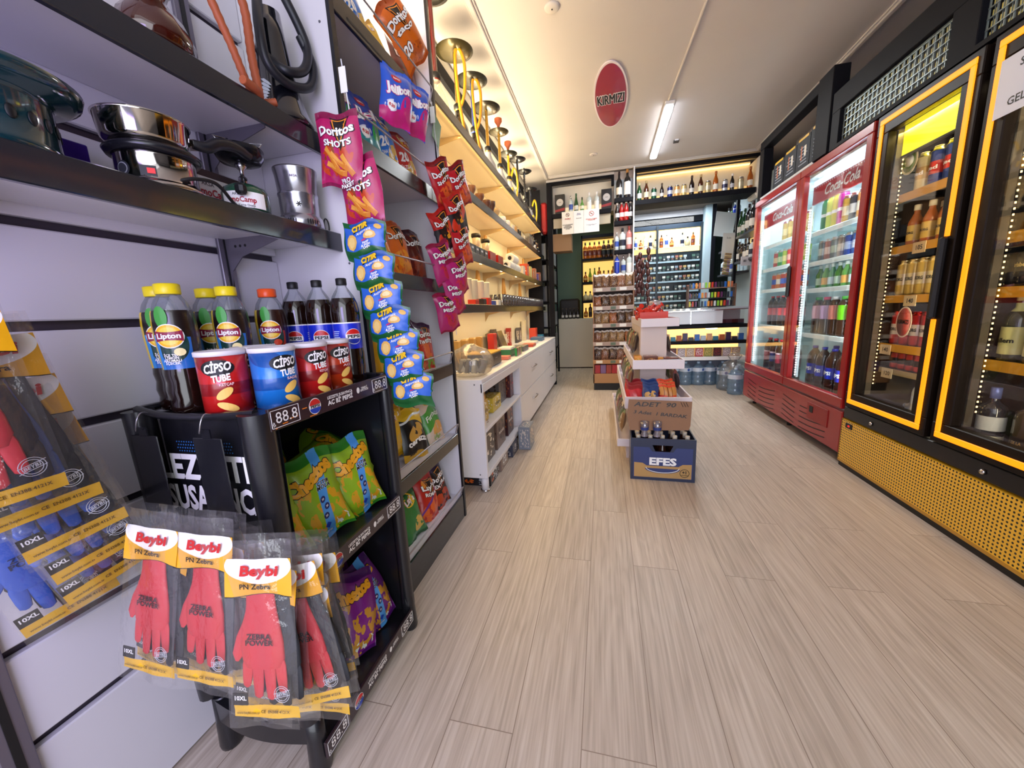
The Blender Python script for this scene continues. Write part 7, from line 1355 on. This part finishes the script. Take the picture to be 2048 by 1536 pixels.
# yellow fridge, first door (y 2.30-2.87)
D1, D2 = 'first amber door', 'second amber door'; XY = FXR+.165
row(3, (2.79, 2.60), XY, 1.731, lambda k: canm('hc%d' % (k % 3), ('#d8c48a', '#1f3a8a', '#22408f')[k % 3], ('#c8a050', '#c8281c', '#c8281c')[k % 3], 'Red', PAPER, .20, .036, top='#e0d8b8'), 'beer_can', 'can', rl('tall can', 'top shelf', D1, 'light strip'), 'tall cans on the top shelf of first amber door')
row(3, (2.52, 2.36), XY, 1.731, lambda k: SM('bb', 'beer', .20, .033, GL_K, LID('#d8d0c0'), mat('#2a2420'), (.15, .4)), 'beer_bottle', 'bottle', rl('dark bottle', 'top shelf', D1, 'cans'), 'dark bottles on the top shelf of first amber door')
def tub(key='tub', c=GL_A, lc='#d8b45a', t='TUBORG'): return SM(key, 'beer', .225, .034, c, LID('#e8dcb8'), mat(lc, .3), (.12, .50), n=14, txt=t, tcol=INK, face=180, ts=.013)
row(5, (2.80, 2.38), XY, 1.436, lambda k: tub(), 'beer_bottle', 'bottle', rl('amber beer bottle', 'second shelf', D1, 'light strip'), 'amber beer bottles on the second shelf')
row(4, (2.75, 2.42), XY+.09, 1.436, lambda k: tub(), 'beer_bottle', 'bottle', rl('rear amber beer bottle', 'second shelf', D1, 'light strip'), 'rear row of amber beer bottles')
row(7, (2.83, 2.38), XY, 1.151, lambda k: canm('tc', '#d8b85a', '#e8d8a8', 'TUBORG', INK, .205, .034, top='#d8c890'), 'beer_can', 'can', rl('gold beer can', 'third shelf', D1, 'light strip'), 'gold beer cans on the third shelf')
row(7, (2.82, 2.37), XY, .859, lambda k: canm('tr', '#b41c1c', '#e8dcd0', 'TUBORG', INK, .20, .034, top='#c83028'), 'beer_can', 'can', rl('red beer can', 'fourth shelf', D1, 'light strip'), 'red beer cans on the fourth shelf')
row(8, (2.80, 2.37), XY, .713, lambda k: canm('ts', '#b8281c', '#1c1416', None, None, .105, .027, top='#c83028'), 'small_can', 'can', rl('short red and black can', 'fifth shelf', D1, 'light strip'), 'short red and black cans')
pw = lambda: SM('petw', 'pet', .235, .034, glass((.95, .97, 1), .08, .14, .72, '#eef2f4'), LID('#a8c0e0'), mat('#d0dcec', .4), (.40, .60), n=14)
row(4, (2.66, 2.40), XY+.05, .422, lambda k: pw(), 'water_bottle', 'bottle', rl('upright small water bottle', 'floor', D1, 'light strip'), 'upright water bottles on the fridge floor')
for k in range(5): put(pw(), 'water_bottle', (XY-.01+.045*(k % 2)+.10, 2.62-.055*k+.02*(k % 2), .46+.07*(k % 2)), ORD[k]+' water bottle lying with its cap towards the light strip in first amber door', 'bottle', 'lying water bottles on the fridge floor', rx=-90, rz=8*(k % 3)-6)
for k, (y, z, t, c) in enumerate(((2.65, 1.405, '105', '#e8c890'), (2.66, 1.115, '140', '#e8d098'), (2.80, .822, '140', '#e8d0a8'), (2.76, .680, '120', '#d8c8a0'))):
    q = MB(); q.box(-.002, 0, -.045, .045, -.025, .035, mat(c, .6)); q.text(t, .026, INK, FX(-.002, 0, .004, .001, -1), .02); q.build('price_tag', label='handwritten price tag reading '+t+' on the '+ORD[k+1]+' shelf, first amber door', cat='price tag', loc=(FXR+.102, y, z))
q = MB(); M_ = Matrix.Translation((0, 0, 0)) @ Matrix.Rotation(-PI/2, 4, 'Y'); q.lathe([(1, 0), (1, .003)], mat('#d8c8a0', .4), 30, M_ @ Matrix.Diagonal((.072, .058, 1, 1))); q.lathe([(1, .0032), (.0, .0034)], mat('#5c6a2c', .4), 30, M_ @ Matrix.Diagonal((.060, .048, 1, 1))); q.lathe([(1, .0036), (.0, .0038)], mat('#e0dcd0', .4), 24, M_ @ Matrix.Diagonal((.030, .034, 1, 1))); q.build('round_bottle_sign', label='round green emblem sign on the top shelf of first amber door', cat='sign', loc=(FXR+.095, 2.80, 1.90))
q = MB(); q.lathe([(1, 0), (1, .003)], mat('#e8d0b8', .4), 30, M_ @ Matrix.Diagonal((.088, .058, 1, 1))); q.lathe([(1, .0032), (0, .0034)], mat('#a83c30', .35), 30, M_ @ Matrix.Diagonal((.080, .051, 1, 1))); q.text('KIRMIZI', .024, INK, FX(-.0036, 0, .0, .001, -1), .05, 0, .082); q.build('small_oval_sign', label='small red oval sign hung over the red beer cans', cat='sign', loc=(FXR+.088, 2.66, 1.00))
# second door (y 1.5-2.2)
bl = lambda k: SM('elb', 'spirit', .20, .045, GL_K, LID('#2a2420'), INK, (.2, .7), txt='Carlsberg', tcol=mat('#e0c878'), face=180, ts=.018)
row(4, (2.12, 1.80), XY, 1.701, lambda k: SM('bk2', 'spirit', .24, .045, GL_K, INK, INK, (.2, .6)), 'dark_bottle', 'bottle', rl('dark bottle', 'top shelf', D2, 'light strip'), 'dark bottles on the top shelf of second amber door')
row(4, (2.12, 1.80), XY, 1.401, lambda k: SM('bk3', 'spirit', .26, .045, GL_K, INK, mat('#2a2a2c'), (.2, .6)), 'dark_bottle', 'bottle', rl('dark bottle', 'second shelf', D2, 'light strip'), 'dark bottles on the second shelf of second amber door')
row(4, (2.12, 1.80), XY, 1.169, bl, 'beer_pack', 'can', rl('black beer can with gold lettering', 'third shelf', D2, 'light strip'), 'black beer cans on the third shelf')
row(4, (2.13, 1.80), XY, .846, lambda k: SM('wn', 'wine', .30, .045, mat('#28301c', .1, 0, .6), LID('#d8d090'), mat('#d8d488', .35), (.10, .50), n=16, txt='Tellem', tcol=INK, face=180, ts=.02, label2=mat('#c8c87a'), lab2=(.72, .84)), 'wine_bottle', 'bottle', rl('wine bottle with yellow label', 'fourth shelf', D2, 'light strip'), 'yellow-labelled wines on the fourth shelf')
put(SM('gin', 'spirit', .30, .046, mat('#2a2a30', .08, 0, .7), mat('#7a8ac8', .25, .3), mat('#e0d8b8', .35), (.02, .26), n=20, label2=mat('#d8d8cc'), lab2=(.34, .56), txt='GIN 3', tcol=mat('#3a4a7a'), face=180), 'spirit_bottle', (XY-.02, 2.14, .422), 'large bottle with blue neck and round seal on the floor of second amber door', 'bottle', 'spirits on the floor of second amber door')
put(SM('grn', 'spirit', .30, .050, mat('#5c4a38', .08, 0, .8), mat('#1f7a2c', .3), INK, (.16, .34), n=20, square=.6, txt='BLACK LABEL', tcol=mat('#d8b860'), face=180, ts=.014), 'spirit_bottle', (XY+.03, 2.02, .422), 'square bottle with green neck beside the blue-necked one', 'bottle', 'spirits on the floor of second amber door')
row(4, (1.92, 1.62), XY, .422, lambda k: SM('amb%d' % (k % 2), 'spirit', .26, .045, mat('#7a4420', .08, 0, .8), LID('#c8a468'), (INK if k % 2 else mat('#3a2a1c')), (.18, .40), n=18, square=.6, txt='BLACK LABEL', tcol=mat('#d8b860'), face=180, ts=.014), 'spirit_bottle', 'bottle', rl('square amber spirit bottle', 'floor', D2, 'green-necked bottle'), 'amber spirits on the floor of second amber door')
# ================================================================ CENTRE TOWER AND BEER CRATE
tw = root('tiered_candy_stand', 'white stepped stand of four trays filled with sweets and biscuits', 'stand', (0, 0, 0))
PKW = plaster('#dccdc8', 'stand_white', .5); TW = mat('#e6dde4', .4)
MB().box(.29, .49, 3.20, 4.15, .0, 1.0, PKW, .002).build('column', tw); MB().box(.17, .61, 2.90, 4.35, 0, .12, PKW, .002).build('base', tw)
for (x0, x1, y0, y1, z0, z1) in ((.285, .565, 3.12, 4.20, 1.0, 1.065), (.215, .580, 2.95, 4.30, .694, .764), (.150, .600, 2.76, 4.40, .435, .522), (.100, .655, 2.82, 4.45, .122, .182)):
    q = MB(); t_ = .012
    q.box(x0, x1, y0, y0+t_, z0, z1, TW, .002); q.box(x0, x1, y1-t_, y1, z0, z1, TW, .002); q.box(x0, x0+t_, y0+t_, y1-t_, z0, z1, TW, .001); q.box(x1-t_, x1, y0+t_, y1-t_, z0, z1, TW, .001)
    if z0 > .9: q.box(x0+t_, x1-t_, y0+t_, y1-t_, z0, z0+.012, TW)
    else: q.box(x0+t_, .288, y0+t_, y1-t_, z0, z0+.012, TW); q.box(.492, x1-t_, y0+t_, y1-t_, z0, z0+.012, TW); q.box(.288, .492, y0+t_, 3.198, z0, z0+.012, TW)
    q.build('tray', tw)
r = root('red_sweet_box', 'open red carton of wrapped sweets on the top tray', 'box', (.42, 3.45, 1.013)); q = MB(); rc = mat('#d0301c', .4)
q.box(-.125, .095, -.12, -.115, 0, .10, rc); q.box(-.125, .095, .115, .12, 0, .10, rc); q.box(-.125, -.12, -.115, .115, 0, .10, rc); q.box(.09, .095, -.115, .115, 0, .10, rc); q.box(-.12, .09, -.115, .115, 0, .004, rc); q.build('carton', r)
_S['candy'] = MB().lathe([(.022, -.040), (.006, -.024), (.014, -.012), (.014, .012), (.006, .024), (.022, .040)], mat('#d43020', .25, 0, .6), 10).mesh('candy')
R = random.Random(4)
for k in range(16): put(_S['candy'], 'wrapped_sweet', (.30+.05*(k % 4)+R.uniform(-.008, .008), 3.38+.045*(k//4), 1.085+.018*(k % 3)+.03*(k//8)), 'red wrapped sweet in the heap on the top tray', 'sweet', 'red wrapped sweets in the red carton', rz=R.uniform(0, 180), rx=R.uniform(40, 90))
for k in range(5): put(_S.setdefault('tart', MB().lathe([(.026, 0), (.030, .012), (.026, .018), (0, .020)], mat('#a8883a', .3, .5), 14).mesh('tart')), 'gold_tin', (.325+.05*k, 3.19, 1.013), ORD[k]+' small gold-topped tin from the left along the front of the top tray', 'tin', 'small tins along the front of the top tray')
r = root('sweet_jar', 'dark red and clear jar of sweets on the top tray', 'jar', (.46, 3.72, 1.013)); MB().lathe([(.06, 0), (.07, .02), (.07, .11), (.05, .15)], mat('#6a1428', .15, 0, .7), 22).build('jar_body', r); MB().lathe([(.05, .15), (.055, .155), (.055, .19), (.0, .20)], mat('#b8b0b8', .2, .4), 22).build('lid', r)
TG2 = 'boxes on the second tray'
for i, (x, y, w_, d_, h_, c, l) in enumerate(((.262, 3.10, .055, .10, .075, '#e09428', 'orange carton at the left side of the second tray'), (.36, 3.12, .10, .09, .07, '#6a3422', 'brown chocolate bars box in the second tray'), (.43, 3.10, .04, .06, .06, '#e0962a', 'small orange carton between the brown boxes'), (.51, 3.12, .10, .09, .055, '#8a4a38', 'reddish brown bars box by the aisle, second tray'), (.315, 3.01, .13, .05, .035, '#e0cc70', 'yellow packet lying at the front of the second tray'), (.490, 3.01, .14, .07, .050, '#2a78c8', 'blue biscuit packet at the front of the second tray'))):
    put(boxm('t2%d' % i, w_, d_, h_, gmat('t2%d' % i, c, [('e', .5, .5, .35, .3, ('#e8c060', '#c88a50', '#f0c060', '#c86a50', '#b89a30', '#3aa070')[i], 20, 6., .5)], .3, 0, .4, 0)), 'candy_box', (x, y, .707), l, 'box', TG2)
def biscuit(key, base, lay, t, tc, sub=None):
    g = gmat(key, base, lay, .28, 0, .4)
    return bag(key, .118, .150, .035, g, None, lambda q, F: word(q, F, t, 0, -.045, .018, tc, None, .06, 4, .080), len(key))
BK3 = 'biscuit packs on the third tray'
for key, base, lay, t, tc, x, l in (('bisc_red', '#c02430', [('r', .5, .98, .6, .22, '#8a1420'), ('e', .5, .20, .45, .16, '#d8a070', 0, 6., .4)], 'BİSKREM', WT, .225, 'red biscuit pack at the left side of the third tray'), ('bisc_blue', '#1c3c78', [('e', .5, .48, .38, .20, '#c8984a', 0, 5., .42)], 'BISCO', WT, .338, 'dark blue biscuit pack in the middle of the third tray'), ('bisc_stick', '#d8482a', [('r', .5, .65, .5, .22, '#c88a4a'), ('r', .5, .60, .04, .3, '#8a4a1c'), ('r', .25, .60, .02, .3, '#8a4a1c'), ('r', .75, .60, .02, .3, '#8a4a1c'), ('r', .2, .15, .5, .22, '#c02028', -25)], 'ÜLKER', WT, .455, 'red and tan stick crackers pack nearest the aisle, third tray')):
    PK[key] = biscuit(key, base, lay, t, tc)
    for d in range(3): put_bag(key, (x, 2.835+.045*d, .448+.014*d), 0, 24, (0, 1, -2)[d], (l if d == 0 else ORD[d]+' pack standing behind the '+l), BK3, 1.0, 'biscuit_pack')
# side goods hanging from the trays
SGd = 'goods bulging over the aisle side of the candy stand'
pal = ['#3c2c28', '#6a4434', '#2c2426', '#8a6a48', '#5a6a3c', '#a03028', '#c8b8a0', '#44503c', '#b8402c', '#7a8a5a']
k = 0
for (x, z, n, y0) in ((.245, .775, 6, 3.35), (.185, .53, 7, 3.0), (.135, .19, 7, 3.0)):
    for j in range(n):
        key = 'side%d' % (k % 5)
        if key not in PK: PK[key] = bag(key, .11, .17, .045, gmat(key, pal[k % 10], [('e', .5, .5, .4, .35, pal[(k+3) % 10], 20, 5., .5), ('r', .5, .95, .6, .08, pal[(k+6) % 10])], .3, 0, .4), None, None, k+30)
        put_bag(key, (x, y0+.15*j, z), -88, 10, (j % 3-1)*8, ORD[j]+' snack bag along the hookah side of the '+('second', 'third', 'lowest')[(.775, .53, .19).index(z)]+' tray', SGd, 1.0); k += 1
for j in range(5):
    key = 'side%d' % (j % 5); put_bag(key, (.535, 3.35+.15*j, .775), 88, 10, 6, ORD[j]+' bag along the fridge side of the second tray', 'bags along the fridge side of the stand', .9)
    put_bag('side%d' % ((j+2) % 5), (.555, 3.05+.17*j, .53), 88, 10, -6, ORD[j]+' bag along the fridge side of the third tray', 'bags along the fridge side of the stand', .9); put_bag('side%d' % ((j+3) % 5), (.60, 2.95+.17*j, .19), 88, 10, 4, ORD[j]+' bag along the fridge side of the lowest tray', 'bags along the fridge side of the stand', .95)
q = MB(); q.lathe([(.03, 0), (.07, .03), (.08, .09), (.05, .14), (.01, .16)], mat('#17141a', .7, crinkle=1.0), 18, fn=lambda a: 1+.15*math.sin(5*a)); q.build('black_ruffled_bag', label='black ruffled bag bulging above the second tray, hookah side', cat='bag', loc=(.225, 3.9, .90)) if False else None
# ---- beer crate
cr = root('beer_crate', 'dark blue and gold beer crate with handle cut-out standing before the candy stand', 'crate', (.385, 2.665, 0), (0, 0, -.03)); NV = mat('#1d2846', .35, 0, .2); NV2 = mat('#27366e', .35, 0, .2); GO = mat('#b8935e', .35, .35)
W2, D2_, H2 = .203, .148, .295; q = MB(); t_ = .008
q.box(-W2, W2, D2_-t_, D2_, 0, H2, NV); q.box(-W2, -W2+t_, -D2_+t_, D2_-t_, 0, H2, NV); q.box(W2-t_, W2, -D2_+t_, D2_-t_, 0, H2, NV); q.box(-W2+t_, W2-t_, -D2_+t_, D2_-t_, 0, .01, NV)
# front with a cut-out grip
q.box(-W2, W2, -D2_, -D2_+t_, 0, .205, NV); q.box(-W2, W2, -D2_, -D2_+t_, .250, H2, NV); q.box(-W2, -.065, -D2_, -D2_+t_, .205, .250, NV); q.box(.065, W2, -D2_, -D2_+t_, .205, .250, NV)
for s_ in (-1, 1): q.add([(s_*.065, -D2_, .205), (s_*.045, -D2_, .205), (s_*.065, -D2_, .250)], [(0, 1, 2) if s_ < 0 else (0, 2, 1)], NV)
q.build('crate_walls', cr)
q = MB(); F = lambda a, b: (a, -D2_-.001, b); F2 = lambda a, b: (a, -D2_-.0018, b); F3 = lambda a, b: (a, -D2_-.0028, b)
q.add([F(*p) for p in ((-.185, .02), (.185, .02), (.185, .235), (.085, .235), (.065, .205), (-.065, .205), (-.085, .235), (-.185, .235))], [tuple(range(8))], NV2)
q.add([F2(*p) for p in ((-.180, .022), (.180, .022), (.180, .125), (.125, .122), (.10, .105), (-.10, .105), (-.125, .122), (-.180, .125))], [tuple(range(8))], GO)
arc = [(.085*math.cos(PI+PI*i/14), .092+.035*math.sin(PI+PI*i/14)) for i in range(15)]; q.add([F3(a*1.3, b-.004) for a, b in arc], [tuple(range(15))], NV2)
q.tube([(a*1.22, -D2_-.004, b+.002) for a, b in arc], .0022, PAPER, 5)
q.text('EFES', .050, PAPER, lambda a, b: (a, -D2_-.0038, b+.135), .06, 0, .170)
q.tube([(.138+.028*math.cos(2*PI*i/28), -D2_-.003, .062+.028*math.sin(2*PI*i/28)) for i in range(28)], .0016, INK, 4, True); q.text('+1', .020, INK, lambda a, b: (a+.138, -D2_-.003, b+.068), .06); q.text('KAPAK BİZDEN', .006, INK, lambda a, b: (a+.138, -D2_-.003, b+.048), .03, 0, .042)
q.build('printed_front', cr)
bb = lambda: SM('crateb', 'beer', .265, .031, mat('#2a140c', .12, 0, .5), LID('#c8c0b0'), mat('#2a3a6a'), (.2, .42), n=14)
CRG = 'brown beer bottles in the blue crate'
n = 0
for j in range(3):
    for i in range(5):
        put(bb(), 'beer_bottle', (.385-.155+.0775*i, 2.665-.095+.085*j, .012), ORD[i]+' brown bottle from the hookah side in the '+('front', 'middle', 'rear')[j]+' row of the blue crate', 'bottle', CRG, scale=(1, 1, 1.10))
# cardboard sign leaning in the crate
q = MB(); kb = plaster('#8f6a50', 'cardboard', .8); pts = [(-.20, -.005), (-.215, .10), (-.205, .205), (.195, .190), (.182, .03), (.170, 0)]; vs = [(a, 0, b) for a, b in pts]+[(a, .006, b) for a, b in pts]
q.add(vs, [(0, 5, 4, 3, 2, 1)[::1], (6, 7, 8, 9, 10, 11)]+[(k, (k+1) % 6, 6+(k+1) % 6, 6+k) for k in range(6)], kb); f = lambda a, b: (a, -.001, b)
q.text('ADET  90', .030, INK, lambda a, b: f(a-.04, b+.168-.03*a), .025, .25, .27); q.text('3 Adet  1 BARDAK', .022, INK, lambda a, b: f(a-.01, b+.105-.09*a), .025, .25, .34)
for k in range(3): q.tube([(.125+.016*k, -.002, .185), (.138+.016*k, -.002, .155)], .0016, INK, 4)
q.build('cardboard_sign', label='torn brown cardboard sign handwritten ADET 90 leaning out of the beer crate', cat='sign', loc=(.372, 2.555, .345), rot=(math.radians(-12), 0, .02))
for i, x in enumerate((.265, .345)):
    q = MB(); q.lathe([(.024, 0), (.026, .005), (.018, .03), (.026, .06), (.029, .10), (.027, .10), (.022, .06), (.014, .032), (.0, .03)], glass((.82, .80, .88), .04, .25, .22, '#a8a0b0'), 20); q.lathe([(.0262, .045), (.0272, .065)], mat('#2a3a7a', .3), 20, cap=False)
    q.build('beer_glass', label=('small beer glass on the bottles, hookah side' if i == 0 else 'small beer glass on the bottles in front of the cardboard middle'), cat='glass', group='beer glasses on the crate', loc=(x, 2.535, .307))
